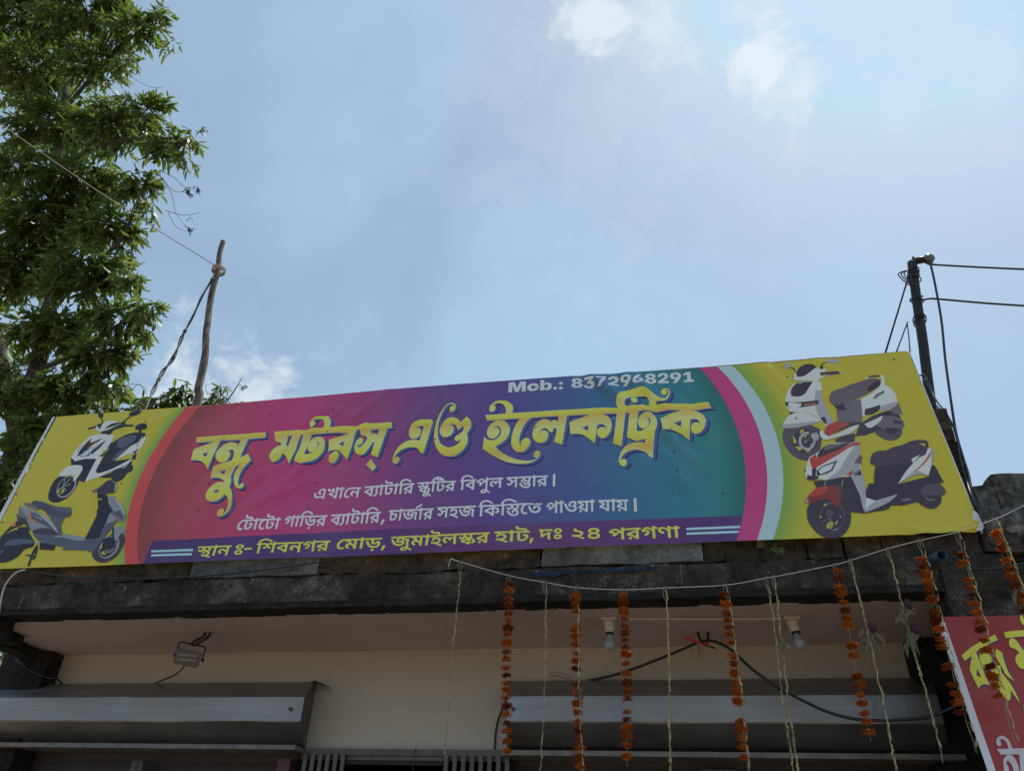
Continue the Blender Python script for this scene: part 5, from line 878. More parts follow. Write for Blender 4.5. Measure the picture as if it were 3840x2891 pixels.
# --- the four printed scooters
SCOOTERS = {'A': [('tyre', '10712,1325 10728,1408 10753,1448* 11046,1486* 11162,1393 11150,1283 11119,1158 11064,1054 10988,988 10901,985 10809,1036 10745,1139 10710,1242'),
('dark', '11096,1252 11062,1168 11000,1110 10927,1092 10860,1120 10819,1186 10814,1273 10847,1358 10910,1418 10985,1436 11052,1407 11093,1339'),
('yellow', '10919,1393* 10946,1423 10975,1421* 10962,1389* 10921,1365*'),
('yellow', '10830,1349* 10847,1315* 10864,1240* 10823,1234*'),
('yellow', '10826,1188* 10898,1183* 10899,1142* 10873,1121*'),
('yellow', '10932,1126* 11013,1129* 10963,1097*'),
('silver', '11075,1247 11050,1182 11007,1136 10957,1121 10913,1143 10886,1194 10884,1261 10908,1328 10952,1375 11003,1389 11048,1367 11074,1315'),
('dark', '11047,1249 11030,1203 11000,1170 10965,1160 10934,1175 10916,1211 10915,1259 10932,1306 10962,1339 10998,1350 11029,1334 11047,1297'),
('grey', '10986,1254 10980,1237 10969,1225 10956,1221 10944,1227 10938,1240 10937,1257 10943,1274 10955,1286 10968,1290 10979,1284 10986,1271'),
('yellow', '10944,1326* 11000,1349* 10977,1305*'),
('yellow', '11004,1202* 11037,1227* 11013,1174*'),
('tyre', '11050,1467* 11086,1483* 11019,1247* 10983,1249*'),
('silver', '11052,1355 11112,1359 11120,1285 11078,1251 11041,1291'),
('tyre', '11760,1318 11835,1367* 12060,1358* 12052,1295 12008,1227 11943,1191 11887,1191 11812,1232'),
('dark', '12010,1326 11994,1299 11964,1281 11928,1276 11895,1286 11874,1308 11871,1337 11887,1364 11917,1382 11954,1387 11987,1377 12007,1354'),
('dark', '11775,1549* 12004,1605* 12075,1542* 12093,1438* 11887,1409* 11815,1341* 11631,1282* 11531,1281* 11616,1449*'),
('grey', '11789,1417* 11900,1529* 12022,1528* 12102,1447 12104,1410 12081,1357 12052,1354* 11823,1377*'),
('dark', '11995,1474* 12084,1444* 12071,1403* 11990,1424*'),
('grey', '12007,1652 12103,1720 12114,1614* 12118,1543* 12063,1553 12014,1557 11995,1596'),
('grey', '11390,1667* 11490,1764* 11700,1814* 11666,1548* 11632,1453* 11377,1487*'),
('dark', '11375,1745* 11490,1764* 11506,1657* 11406,1675*'),
('white', '11706,1823* 11851,1898 11959,1986* 12019,1991* 12073,1907 12104,1787 12093,1711 12036,1649 11931,1601 11855,1617* 11895,1700* 11726,1657* 11697,1593* 11720,1563* 11666,1548*'),
('silver', '11855,1617* 11896,1671* 12098,1730* 12036,1649 11931,1601'),
('dark', '11718,1658* 11902,1699* 11871,1625* 11781,1576 11693,1574*'),
('dark', '11841,1801* 11888,1865* 11990,1910* 11976,1867* 11875,1808*'),
('silver', '11873,1832* 11965,1882* 11958,1866* 11878,1819*'),
('seat', '11344,1797 11358,1894 11400,1954 11465,1978 11545,2006 11662,2065 11781,2094 11898,2113 11967,2091 11987,2044 11942,1978 11857,1927 11715,1851 11607,1793 11490,1764 11375,1745'),
('dark', '11806,1932* 11833,1988 11907,2051 11971,2075 11981,2034 11935,1979 11857,1927*'),
('white', '11809,2121* 11861,2152* 11996,2153* 12030,2140 12032,2079 12014,2001 11986,1974* 11959,1986* 12000,2072* 11991,2129* 11863,2126* 11823,2115*'),
('dark', '11861,2152* 11996,2153* 11991,2129* 11856,2129*'),
('dark', '11336,1505* 11627,1467* 11876,1550* 11877,1521* 11741,1458 11605,1432* 11345,1471*'),
('white', '11666,1445* 11883,1530* 11871,1494 11789,1417 11732,1384* 11691,1392*'),
('white', '10862,1683* 10820,1755 10817,1834 10871,1978 10951,2092 11027,2136 11188,2131 11278,2117 11292,2070 11280,1981 11266,1843 11284,1695 11335,1500* 11301,1475* 11242,1433* 11187,1531* 11101,1634 11002,1666*'),
('silver', '11209,1987* 11280,1981* 11266,1843 11284,1695 11335,1500* 11258,1441* 11192,1559 11159,1706'),
('dark', '11027,2136* 11195,2125* 11122,2015 11054,1931 10989,1908 10906,1915* 10905,1975 10955,2072'),
('silver', '11026,2128* 11068,2124* 11062,2110* 11023,2111*'),
('dark', '10816,1829* 10937,1823* 11216,1838* 11206,1780* 11023,1747 10850,1752* 10815,1775*'),
('lamp', '10843,1802* 10884,1823* 11002,1803* 10997,1769 10947,1744* 10851,1757*'),
('amber', '11037,1787* 11175,1800* 11173,1785* 11034,1769*'),
('white', '10724,1455* 10756,1538 10830,1628 10927,1668 11023,1660 11112,1614 11179,1532* 11138,1507 11029,1478 10877,1452'),
('silver', '10724,1455* 10744,1510* 10962,1521 11172,1532* 11138,1507 11029,1478 10877,1452'),
('dark', '10841,1675* 10906,1679* 10855,1640*'),
('dark', '11188,1579* 11241,1584* 11250,1517* 11242,1470* 11211,1501*'),
('white', '10981,2192* 10999,2273* 11101,2347* 11286,2333* 11374,2308 11399,2275* 11316,2242* 11310,2211 11384,2194* 11278,2158* 11271,2123* 11189,2136* 11100,2155* 10996,2180*'),
('dark', '11024,2281* 11063,2351 11143,2406 11236,2401 11281,2349* 11219,2303 11138,2239* 11095,2217* 11027,2229*'),
('silver', '11410,2415* 11458,2468* 11574,2461* 11561,2399* 11469,2398*'),
('dark', '11343,2342* 11350,2368* 11417,2402* 11415,2416* 11345,2380* 11333,2345*'),
('dark', '11324,2350* 11362,2346* 11355,2305* 11313,2309*'),
('silver', '10898,2452* 10984,2448* 10977,2380* 10909,2371*'),
('dark', '10966,2373* 11004,2350* 11010,2300* 11022,2305* 11014,2362* 10973,2389*'),
('dark', '11305,2224* 11539,2204* 11546,2240* 11312,2261*'),
('silver', '11557,2220 11552,2208 11543,2201 11534,2202 11528,2210 11527,2223 11532,2234 11541,2241 11551,2240 11557,2232'),
('silver', '10914,2171* 10979,2185* 10978,2199* 10914,2185*'),
('silver', '11342,2217* 11400,2201* 11447,2186* 11451,2198* 11404,2213* 11345,2229*')],
'B': [('dark', '10809,268 10829,361 10867,416* 11059,462 11215,444 11268,356 11271,254 11247,154 11183,49 11093,-19 11007,-26 10920,7 10849,91 10811,185'),
('tyre', '10943,261 10983,353 11050,415 11145,410 11202,341 11208,248 11172,149 11112,79 11047,64 10985,103 10943,178'),
('dark', '11192,230 11161,153 11106,98 11043,80 10987,104 10953,163 10951,242 10982,321 11037,377 11102,395 11159,371 11192,310'),
('yellow', '10988,121 11029,174 11062,182 11055,127 11034,96 10992,103'),
('yellow', '11015,398 11036,402 11036,378 11016,379'),
('yellow', '11089,162* 11127,197* 11112,161* 11082,126*'),
('yellow', '10939,243 10957,251 10957,228 10941,229'),
('grey', '10961,171* 11034,223* 11021,101* 11033,102* 11044,234* 10957,184*'),
('grey', '11034,225* 11071,132* 11081,139* 11044,232*'),
('silver', '11049,69* 11106,85* 11106,92* 11049,76*'),
('tyre', '11099,277 11089,254 11069,238 11044,233 11022,240 11008,258 11006,281 11016,304 11037,320 11061,325 11084,318 11098,300'),
('silver', '11147,238* 11158,214* 11168,222* 11157,245*'),
('dark', '11998,364 12076,462* 12253,470* 12241,397 12200,325 12145,287 12092,285 12039,315'),
('silver', '12081,431* 12103,392* 12170,383* 12172,390* 12106,398* 12086,435*'),
('dark', '12248,835* 12282,814* 12318,599* 12137,581* 12191,702*'),
('dark', '11498,552* 11540,636* 11610,632* 11632,554* 11841,608* 12178,684* 12149,571* 12017,381* 11831,340* 11710,347* 11669,303 11572,285* 11413,261* 11263,291* 11213,435* 11228,675* 11371,744* 11493,717* 11490,514*'),
('tyre', '12052,520* 12139,590* 12263,592* 12306,524 12304,477 12269,441 12186,446* 12063,444*'),
('grey', '11825,410* 11915,433* 11937,395* 11841,381*'),
('seatb', '11614,908 11629,957 11682,1035 11744,1056 11817,1056 11898,1091 12017,1118 12107,1158 12207,1171 12283,1155* 12286,1104 12257,1024 12194,928* 12068,867* 11848,608* 11632,554* 11604,603 11622,738 11648,806 11652,875 11624,877'),
('yellow', '12188,1126* 12252,1111* 12243,1076* 12226,1088*'),
('dark', '11659,855* 12068,867* 11848,608* 11632,554* 11604,603 11622,738'),
('white', '11845,608* 11942,738 12058,858* 12157,941* 12219,967 12281,1053 12301,1041* 12294,951 12243,816* 12186,698* 12063,720* 11957,669*'),
('silver', '11845,608* 11984,716 12077,778* 12186,698* 12063,720* 11957,669*'),
('red', '11994,725* 12128,824 12248,955 12286,1012* 12276,973 12215,887 12113,795*'),
('white', '12058,923* 12165,970* 12063,863*'),
('silver', '12296,1052* 12309,1011 12288,912 12259,845* 12243,816*'),
('silver', '11371,744* 11500,746* 11495,610 11462,421 11418,269* 11412,330 11414,490 11389,636'),
('silver', '11470,458* 11562,411* 11811,482* 11714,398 11583,330 11422,269*'),
('white', '11470,458* 11562,411* 11497,363* 11433,301*'),
('dark', '10953,701* 11088,703* 11287,730* 11365,715* 11245,596* 10975,617*'),
('silver', '11272,702* 11241,616* 11248,614* 11278,700*'),
('silver', '11083,694* 11059,632* 11066,630* 11089,692*'),
('brown', '10805,429* 10867,511 10974,612* 11058,631* 11201,618* 11227,548* 11197,436 11156,344* 11120,364 11099,422 11058,458 10986,457 10907,418*'),
('red', '10875,511 10973,607* 11103,609 11042,540 10939,507'),
('silver', '10813,428* 10854,483* 10853,431*'),
('white', '10892,845 10925,944 10964,1023* 11047,1069* 11212,1193* 11481,1205* 11562,1198* 11526,1025* 11437,910* 11499,895* 11500,746* 11371,744* 11239,733 11088,703* 10964,740* 10888,725* 10878,765'),
('silver', '11492,1141* 11549,1137* 11526,1025* 11437,910* 11257,821* 11348,956*'),
('silver', '11088,703* 11257,821* 11437,910* 11499,895* 11327,767 11239,733'),
('seat', '11526,1025* 11541,983* 11515,894* 11437,910*'),
('dark', '11403,822* 11489,886* 11492,747* 11396,748*'),
('red', '11317,758* 11407,821* 11384,749*'),
('silver', '11398,749* 11491,812* 11489,820* 11395,756*'),
('silver', '11407,821* 11488,881* 11488,826* 11405,777*'),
('red', '10961,1003* 11046,1064* 11049,1007* 11171,1061 11348,1120 11495,1193* 11565,1193* 11546,1142* 11484,1142 11299,1041 11152,959 11031,886* 10973,860* 10963,921'),
('dark', '11051,1017* 11084,1087 11173,1164 11293,1182* 11478,1194* 11348,1120 11187,1059* 11070,1011*'),
('grey', '11137,1125* 11211,1188* 11327,1184* 11357,1167* 11179,1107*'),
('dark', '11014,837* 11082,893* 11267,962* 11184,826* 11120,790* 11001,763*'),
('lamp', '11034,836* 11088,882* 11228,929* 11170,837* 11046,785*'),
('lamp', '10898,855* 10955,922* 10961,840* 10941,772* 10908,794*'),
('dark', '10965,860* 11021,877* 10990,768* 11031,746* 10959,711* 10888,725* 10898,784* 10948,766*'),
('dark', '11296,1239* 11418,1310* 11535,1306* 11495,1193* 11478,1194* 11305,1197*'),
('white', '11149,1379* 11172,1388 11196,1332 11232,1297* 11356,1330* 11507,1415* 11612,1439* 11548,1369* 11451,1307* 11294,1271 11166,1260 11140,1304'),
('red', '11196,1353* 11220,1416 11281,1471 11387,1490* 11516,1463* 11403,1402 11281,1336 11239,1291*'),
('lamp', '11445,1318* 11594,1430* 11537,1359* 11460,1306*'),
('dark', '11403,1402* 11516,1460* 11605,1445* 11490,1416* 11289,1335*')],
'C': [('black', '1536,1353 1554,1524* 1780,1550* 1836,1505 1849,1424 1791,1397 1758,1309 1699,1263 1615,1278'),
('grey', '1682,1362* 1693,1432* 1684,1436* 1673,1367*'),
('grey', '1716,1351* 1713,1431* 1704,1434* 1707,1354*'),
('black', '676,1038 633,1138 622,1269 656,1388 714,1415* 991,1357* 1045,1303 1044,1194 1013,1087 949,1013 869,973 768,979'),
('silver', '936,1382 999,1317 1030,1227 1021,1137 976,1071 906,1045 829,1067 767,1130 734,1220 742,1311 787,1379 858,1405'),
('black', '924,1375 979,1316 1005,1235 997,1153 956,1092 893,1067 826,1085 772,1142 744,1222 752,1305 793,1368 856,1394'),
('yellow', '762,1161* 804,1198* 796,1119*'),
('yellow', '820,1078* 819,1167* 840,1077*'),
('yellow', '862,1106* 835,1196* 890,1163*'),
('silver', '827,1231* 758,1185* 767,1176* 836,1222*'),
('silver', '826,1228* 841,1108* 852,1105* 837,1224*'),
('silver', '832,1233* 894,1360* 883,1367* 821,1240*'),
('silver', '832,1235* 806,1357* 795,1360* 821,1238*'),
('silver', '861,1230* 935,1265* 926,1275* 853,1240*'),
('silver', '829,1223* 908,1159* 913,1165* 834,1229*'),
('black', '1063,2114* 1053,2175* 1259,2176* 1222,2091*'),
('black', '1246,1458* 1279,1708* 1282,1919 1366,1988 1476,2066 1644,2102* 1815,2078* 1842,2006 1740,1907 1670,1880 1593,1749 1495,1620* 1763,1643* 1800,1549* 1740,1502* 1314,1413*'),
('black', '1349,1355* 1736,1512* 1800,1549* 1737,1411* 1550,1342* 1476,1332*'),
('black', '1616,2175 1609,2219 1661,2243 1775,2237 1808,2203 1806,2154 1742,2138* 1740,2089* 1696,2098* 1695,2141 1648,2145'),
('slate', '1418,1909 1408,1985 1537,2040 1689,2039 1694,1974 1603,1874 1465,1842'),
('slate', '1438,1614* 1460,1706 1568,1835 1605,1842 1566,1740 1501,1630*'),
('white', '1495,1620* 1594,1770 1675,1869* 1744,1896 1834,2028* 1864,1961 1855,1866 1831,1774* 1799,1703* 1689,1732* 1582,1677*'),
('black', '1725,1739* 1819,1816* 1791,1724*'),
('black', '1754,1691* 1807,1734* 1832,1618* 1781,1622*'),
('silver', '1762,1926* 1798,2041* 1807,1966*'),
('black', '735,1714* 1169,1684* 1187,1548* 1162,1284* 1040,1314* 804,1574*'),
('white', '1149,1292* 1254,1462* 1302,1418* 1426,1451 1590,1532 1768,1643* 1763,1592 1691,1525 1523,1455 1364,1364*'),
('silver', '1656,1467* 1739,1553* 1730,1502*'),
('white', '667,1408* 675,1479 730,1558 838,1587 976,1573* 1019,1508 1016,1437 973,1308* 943,1320* 926,1392 883,1420 779,1406*'),
('white', '736,1725* 739,1809 780,1924 865,2058 927,2108* 1066,2119 1222,2091* 1308,2079* 1296,1961 1265,1814* 1224,1817* 1258,1689* 1254,1462* 1213,1303* 1151,1287* 1171,1679* 966,1688* 828,1655*'),
('black', '1033,1778* 1025,1831* 1206,2005* 1149,1876* 1058,1755*'),
('black', '935,2064* 932,1988* 963,1975* 1050,2012 1139,2043* 1020,1939 953,1858 886,1778 826,1729* 824,1824 861,1950'),
('blue', '886,1805* 1048,1879* 1196,1986* 1188,1995* 1040,1888* 878,1814*'),
('amber', '937,1876* 1019,1945* 1093,1988* 1085,1997* 1011,1954* 928,1885*'),
('amber', '823,1885* 830,1938* 816,1946* 809,1893*'),
('blue', '809,1824* 796,1900* 784,1904* 797,1828*'),
('blue', '878,1725* 899,1792* 1022,1816* 1026,1736*'),
('lamp', '885,1757* 912,1786* 1005,1806* 993,1765* 923,1738*'),
('lamp', '743,1788* 803,1826* 811,1762* 783,1732*'),
('black', '1230,1753* 1266,1788* 1259,1709* 1182,1725*'),
('yellow', '1279,1781* 1281,1850* 1312,1848* 1289,1781*'),
('amber', '1259,1711* 1263,1596* 1272,1593* 1268,1707*'),
('black', '1267,2308* 1401,2308* 1424,2223* 1305,2189* 1132,2158* 1238,2227*'),
('black', '926,2207* 925,2308* 1025,2316* 1016,2189*'),
('white', '915,2219* 926,2280* 1011,2201* 1023,2322 1092,2356 1212,2340* 1286,2312* 1338,2285* 1211,2218 1123,2181 1028,2161*'),
('black', '1081,2206* 1161,2288 1267,2308* 1344,2296* 1239,2249*'),
('black', '1410,2257* 1556,2251* 1559,2218* 1424,2223*'),
('black', '804,2220* 875,2236* 931,2254* 910,2283* 855,2266* 784,2249*'),
('black', '861,2482 854,2511 922,2511 959,2474 949,2424 916,2426'),
('black', '920,2420* 983,2356* 989,2316* 1012,2309* 1001,2360* 933,2431*'),
('black', '1412,2436 1415,2481 1479,2504 1604,2499* 1596,2465 1551,2424 1474,2408 1427,2423'),
('black', '1366,2304* 1461,2402* 1445,2418* 1350,2319*')],
'D': [('black', '219,163 148,297 163,411 222,480 320,548 432,570 587,545* 791,358* 788,288* 673,258 633,173 546,107 432,77 314,90'),
('black', '391,595 460,610 550,601* 630,534* 437,561*'),
('black', '173,447* 247,597* 312,694* 357,720* 474,696* 444,642 365,610 271,550 202,463*'),
('amber', '318,678 331,665 338,648 336,631 327,619 312,615 296,620 282,633 276,650 277,667 287,679 302,683'),
('slate', '303,343 347,403 528,418 731,405* 795,349* 614,339 432,329'),
('grey', '326,205* 346,257* 325,269* 305,217*'),
('black', '832,320* 817,198* 842,16* 878,5* 854,184* 869,303*'),
('black', '744,167* 886,140* 880,160* 738,187*'),
('black', '854,279* 885,141* 870,111* 896,95* 912,132* 881,273*'),
('silver', '801,339* 891,344* 880,364* 789,359*'),
('dark', '1743,172 1738,215 1805,332* 1939,439* 2103,432 2155,377 2178,299 2173,189 2126,90 2044,35 1951,26 1837,67'),
('silver', '2041,382 2096,322 2119,241 2103,162 2053,105 1983,85 1910,107 1854,166 1830,246 1845,326 1895,385 1967,405'),
('black', '2030,374 2079,320 2098,247 2083,174 2038,121 1974,101 1910,120 1860,173 1840,246 1855,320 1900,374 1965,394'),
('yellow', '1849,227* 1837,288* 1855,287* 1870,218*'),
('yellow', '1883,167* 1908,191* 1975,138* 1923,136*'),
('grey', '1912,182* 2031,280* 2064,330* 2090,243 2050,168 1971,146'),
('black', '1821,357* 1908,406* 2002,350* 2063,244* 1986,196* 1885,269*'),
('steel', '1930,527* 1965,552 2045,531 2118,483 2166,429* 2076,433 2059,364 2040,322* 1972,403*'),
('black', '1897,537* 1961,393* 2048,234* 2076,237* 1990,395* 1928,537*'),
('silver', '1826,370* 1913,397* 1907,406* 1819,379*'),
('black', '867,355* 1139,304* 1137,231* 916,252*'),
('slate', '686,496* 1117,450 1564,369* 1768,377* 1877,592* 1921,616* 1879,477 1812,315* 1769,205* 1253,234* 1290,272* 1090,310 858,373 751,439'),
('steel', '1027,445* 1182,469* 1558,404* 1559,360* 1436,352 1185,403'),
('dark', '1131,416* 1440,342* 1698,331* 1692,343* 1436,354* 1128,429*'),
('steel', '251,949* 503,870 744,765 937,637 1113,459* 915,485 682,505* 431,762 294,844*'),
('dark', '294,788* 455,733* 649,533* 502,640* 342,693*'),
('slate', '462,835* 590,810 791,708 959,591 1095,477* 961,546 745,646 553,710*'),
('silver', '600,828* 801,726 969,608 1109,468* 1054,506 898,621 719,739*'),
('slate', '737,821* 1081,730* 1079,612 1179,456* 1117,450* 988,607 859,723'),
('dark', '664,541* 778,577 874,572 1105,477* 1115,454* 682,505*'),
('amber', '467,835* 497,833* 548,738* 725,647* 591,690* 533,711*'),
('grey', '246,940* 432,781* 543,711* 387,755* 259,799* 299,834*'),
('silver', '600,762* 732,705* 733,716* 601,773*'),
('seat2', '420,959 451,1015 521,1011 688,964 857,908 1108,876* 1149,818 1159,744 1100,729 928,756 756,820 573,904'),
('slate', '688,964* 857,908 1102,881* 1143,800 941,829 779,893'),
('grey', '281,995* 369,986 611,883* 601,865 489,899 336,954'),
('black', '1429,1111* 1492,985* 1553,852* 1553,797* 1577,741* 1549,382* 1680,372* 1760,395* 1777,767* 1826,783* 1671,957* 1638,1015* 1570,1065*'),
('yellow', '1490,990* 1551,1001* 1559,982* 1499,968*'),
('steel', '1634,1024* 1697,1030 1809,959 1936,850 2018,746* 2056,628* 1976,614* 1906,653* 1768,377* 1772,759* 1821,783* 1687,919*'),
('slate', '1781,758* 1921,796* 2037,664* 2011,639*'),
('slate', '1780,605* 1941,633* 1786,376* 1769,394*'),
('silver', '1697,1030* 1823,949 1952,831 2018,746* 2032,700* 1915,833 1785,951'),
('red', '1846,710* 2002,639* 1950,633*'),
('red', '1676,957* 1772,937* 1827,893* 1768,924*'),
('dark', '1429,1111* 1407,1141* 1467,1224 1540,1296 1591,1288 1681,1230 1713,1161 1711,1086 1610,1082* 1584,1055* 1455,1072*'),
('silver', '1591,1288* 1694,1210 1721,1142 1702,1086* 1689,1163 1652,1232'),
('grey', '1369,1096* 1433,1144* 1402,1175* 1338,1127*'),
('black', '1596,1212* 1682,1231* 1671,1249* 1585,1230*')]}
SC_LABEL = dict(A='printed white scooter with brown-grey seat', B='printed red and silver scooter', C='printed white and black scooter', D='printed slate grey scooter seen from its right side')
for key in 'CADB':
    used = []; shp = []
    for c, pts in SCOOTERS[key]:
        if c not in used: used.append(c)
        shp.append((smooth_outline(unpack(pts), 3), [], used.index(c)))
    o = print_mesh('scooter_print', shp, [M['v_'+c] for c in used], banner, .0009 if key in 'CA' else .0038, .00004)
    o['label'] = SC_LABEL[key]
# hems folded back over the frame, and the frame behind
q = MB(); n = 120
top = [sheet_point(.046+(6.205-.046)*k/n, 1.2555 if k/n < .5 else 1.2555-.006*(k/n-.5)*2, 0.) for k in range(n+1)]
vs = []
for k, pnt in enumerate(top): vs += [pnt, pnt + Vector((0, .03+.004*math.sin(k*.9), .004+.003*math.sin(k*1.7)))]
q.add(vs, [(2*k, 2*k+2, 2*k+3, 2*k+1) for k in range(n)]); q.build('top_hem', M['white_vinyl'], banner)
q = MB(); e = [sheet_point(u_right(v), v, 0.) for v in np.linspace(-.005, 1.248, 40)]
vs = []
for pnt in e: vs += [pnt, pnt + Vector((.008, .006, 0)), pnt+Vector((.004, .03, 0))]
q.add(vs, [(3*k+a, 3*k+a+1, 3*k+a+4, 3*k+a+3) for k in range(39) for a in range(2)]); q.build('side_hem', M['white_vinyl'], banner)
q = MB(); c0 = sheet_point(6.245, .10, .004); c1 = sheet_point(6.262, .12, .006); c2 = sheet_point(6.300, .045, .012); c3 = sheet_point(6.268, .0, .012); c4 = sheet_point(6.242, .004, .006)
q.add([c0, c1, c2, c3, c4], [(0, 4, 3, 2, 1)]); q.build('corner_flap', M['white_vinyl'], banner)
def back(u, v, d): return B0 + BU*u + BV*v - BN*d
for v in (.05, .62, 1.2):
    q = MB(); pts = [back(.03, v-.02, .035), back(6.2, v-.02, .035), back(6.2, v+.02, .035), back(.03, v+.02, .035)]
    pts += [p_ - BN*.03 for p_ in pts]; q.add(pts, [(0,1,2,3),(7,6,5,4),(0,4,5,1),(1,5,6,2),(2,6,7,3),(3,7,4,0)]); q.build('batten', M['batten'], banner)
for u in np.linspace(.08, 6.15, 7):
    q = MB(); pts = [back(u-.02, -.02, .066), back(u+.02, -.02, .066), back(u+.02, 1.24, .066), back(u-.02, 1.24, .066)]
    pts += [p_ - BN*.03 for p_ in pts]; q.add(pts, [(0,1,2,3),(7,6,5,4),(0,4,5,1),(1,5,6,2),(2,6,7,3),(3,7,4,0)]); q.build('batten', M['batten'], banner)
nailm = None
for u, v in [(2.364, 1.131), (1.883, 1.119), (1.576, 0.943), (2.364, 0.937), (2.360, 0.721), (1.581, 0.743), (1.572, 0.569), (1.563, 0.365), (1.565, 0.144), (2.364, 0.527), (2.358, 0.341), (2.351, 0.110), (3.153, 1.163), (3.154, 0.647), (3.147, 0.110), (3.157, 0.817), (3.150, 0.986), (3.827, 1.188), (3.832, 1.033), (3.836, 0.853), (3.839, 0.688), (3.843, 0.513), (3.847, 0.297), (3.846, 0.088), (4.699, 0.972), (4.702, 0.783), (4.708, 0.610), (4.714, 0.472), (4.720, 0.303), (4.722, 0.099), (4.963, 0.302), (4.691, 1.106), (0.047, 1.199), (0.046, 1.081), (0.053, 0.939), (0.052, 0.789), (0.049, 0.573), (0.048, 0.349), (0.877, 1.141), (0.878, 0.615), (0.849, 0.098), (0.885, 0.935), (0.873, 0.503), (5.455, 1.120), (5.455, 0.794), (5.445, 0.423), (6.105, 1.188)]:
    if nailm is None:
        q = MB(); q.lathe(banner.location, BN, [(-.004, .0048), (.0035, .0052), (.0055, .0035), (.006, .0006)], 10)
        nail0 = q.build('nail', M['nail_steel'], banner, True); nail0.location = sheet_point(u, v, .001) - banner.location; nailm = nail0.data
    else:
        o = nail0.copy(); COL.objects.link(o); o.parent = banner; o.location = sheet_point(u, v, .001) - banner.location

# ------------------------------------------------------------------ the red banner at the right
rb0 = Vector((1.341, 4.245, 2.858)); rbv = Vector((0.00000, 0.19758, 0.98029)); rbu = Vector((1, 0, 0)); rbn = rbu.cross(rbv).normalized()
class RF:
    n = rbn
    def __call__(s, u, w, l): return rb0 + rbu*u + rbv*w + rbn*(l + .006*mnoise.noise(Vector((u*3, w*3, 4.))))
rframe = RF()
red = empty('shop_banner', rb0 - rbv*1.9 + rbu*.5, 'red hanging banner with yellow and white Bengali lettering, right of the doorways', 'banner')
def redprint(name, data, mk, lift, extra=None):
    sh = [(smooth_outline(unpack(o)), [smooth_outline(unpack(h)) for h in hs]) for o, hs in data]
    if extra: return print_mesh(name, shifted(sh, extra[0], extra[1], 0), [M[mk]], red, lift, .00003, False, rframe)
    return print_mesh(name, shifted(sh, 0, 0, 0), [M[mk]], red, lift, .00003, False, rframe)
def rgrid(u0, u1, w0, w1, nu, nw):
    return [([(u0+(u1-u0)*i/nu, -(0)+(w0+(w1-w0)*j/nw)), (u0+(u1-u0)*(i+1)/nu, w0+(w1-w0)*j/nw), (u0+(u1-u0)*(i+1)/nu, w0+(w1-w0)*(j+1)/nw), (u0+(u1-u0)*i/nu, w0+(w1-w0)*(j+1)/nw)], [], 0) for j in range(nw) for i in range(nu)]
print_mesh('vinyl_sheet', rgrid(0, 1.0, -1.9, 0, 10, 19), [M['v_poster_red']], red, 0, 0, False, rframe)
print_mesh('white_border', rgrid(-.033, 0, -1.9, -.01, 1, 19), [M['white_vinyl']], red, 0, 0, False, rframe)
redprint('lettering_side', [
('45,-413* 145,-340 241,-282 323,-243 414,-202* 420,-260* 311,-308 183,-385 57,-471*', []),
('142,-404* 186,-375* 191,-545 206,-742* 183,-700 141,-700 94,-739* 82,-648 73,-558*', ['145,-545* 153,-630* 115,-611*']),
('203,-429 239,-371 276,-362 300,-392 307,-450 285,-517 245,-560 213,-555 195,-507', []),
('375,-349* 417,-388* 405,-509 411,-613 431,-669* 378,-613 363,-509 347,-431', []),
('263,-546* 363,-509* 346,-584 364,-632 388,-706 402,-806 401,-878* 383,-815 364,-752* 349,-806 321,-851 295,-833 278,-788 256,-705 244,-602*', []),
('500,-181* 590,-167 687,-164* 789,-164* 765,-229* 664,-229* 585,-233 496,-241*', []),
('514,-276 547,-242 576,-258 595,-327 621,-396* 719,-240* 769,-241* 627,-587* 563,-558 525,-548 505,-510 512,-443 562,-395* 542,-356 507,-336', []),
('704,-16 722,0 726,-26 728,-58 750,-58* 717,-124* 697,-108 690,-67', [])], 'v_poster_blue', .002, (.006, -.004))
redprint('lettering', [
('45,-413* 145,-340 241,-282 323,-243 414,-202* 420,-260* 311,-308 183,-385 57,-471*', []),
('142,-404* 186,-375* 191,-545 206,-742* 183,-700 141,-700 94,-739* 82,-648 73,-558*', ['145,-545* 153,-630* 115,-611*']),
('203,-429 239,-371 276,-362 300,-392 307,-450 285,-517 245,-560 213,-555 195,-507', []),
('375,-349* 417,-388* 405,-509 411,-613 431,-669* 378,-613 363,-509 347,-431', []),
('263,-546* 363,-509* 346,-584 364,-632 388,-706 402,-806 401,-878* 383,-815 364,-752* 349,-806 321,-851 295,-833 278,-788 256,-705 244,-602*', []),
('500,-181* 590,-167 687,-164* 789,-164* 765,-229* 664,-229* 585,-233 496,-241*', []),
('514,-276 547,-242 576,-258 595,-327 621,-396* 719,-240* 769,-241* 627,-587* 563,-558 525,-548 505,-510 512,-443 562,-395* 542,-356 507,-336', []),
('704,-16 722,0 726,-26 728,-58 750,-58* 717,-124* 697,-108 690,-67', [])], 'v_poster_yellow', .004)
redprint('lettering', [
('81,-1241 93,-1208 122,-1178 164,-1173 192,-1207 198,-1257 196,-1290* 163,-1290* 167,-1232 147,-1199 115,-1212* 121,-1232 111,-1258 89,-1264', []),
('66,-1287* 347,-1276* 328,-1330* 85,-1336*', []),
('236,-1326* 306,-1326* 227,-1546* 174,-1547*', []),
('76,-1422 96,-1373 131,-1340 170,-1339 192,-1388 189,-1460 151,-1547* 113,-1548* 143,-1461 139,-1405 123,-1385 102,-1413* 110,-1445 95,-1485 70,-1493', [])], 'v_poster_white', .004)
redprint('emblem', [
('413,-913 438,-878 475,-874 477,-913 445,-957 411,-953', [])], 'v_poster_green', .004)
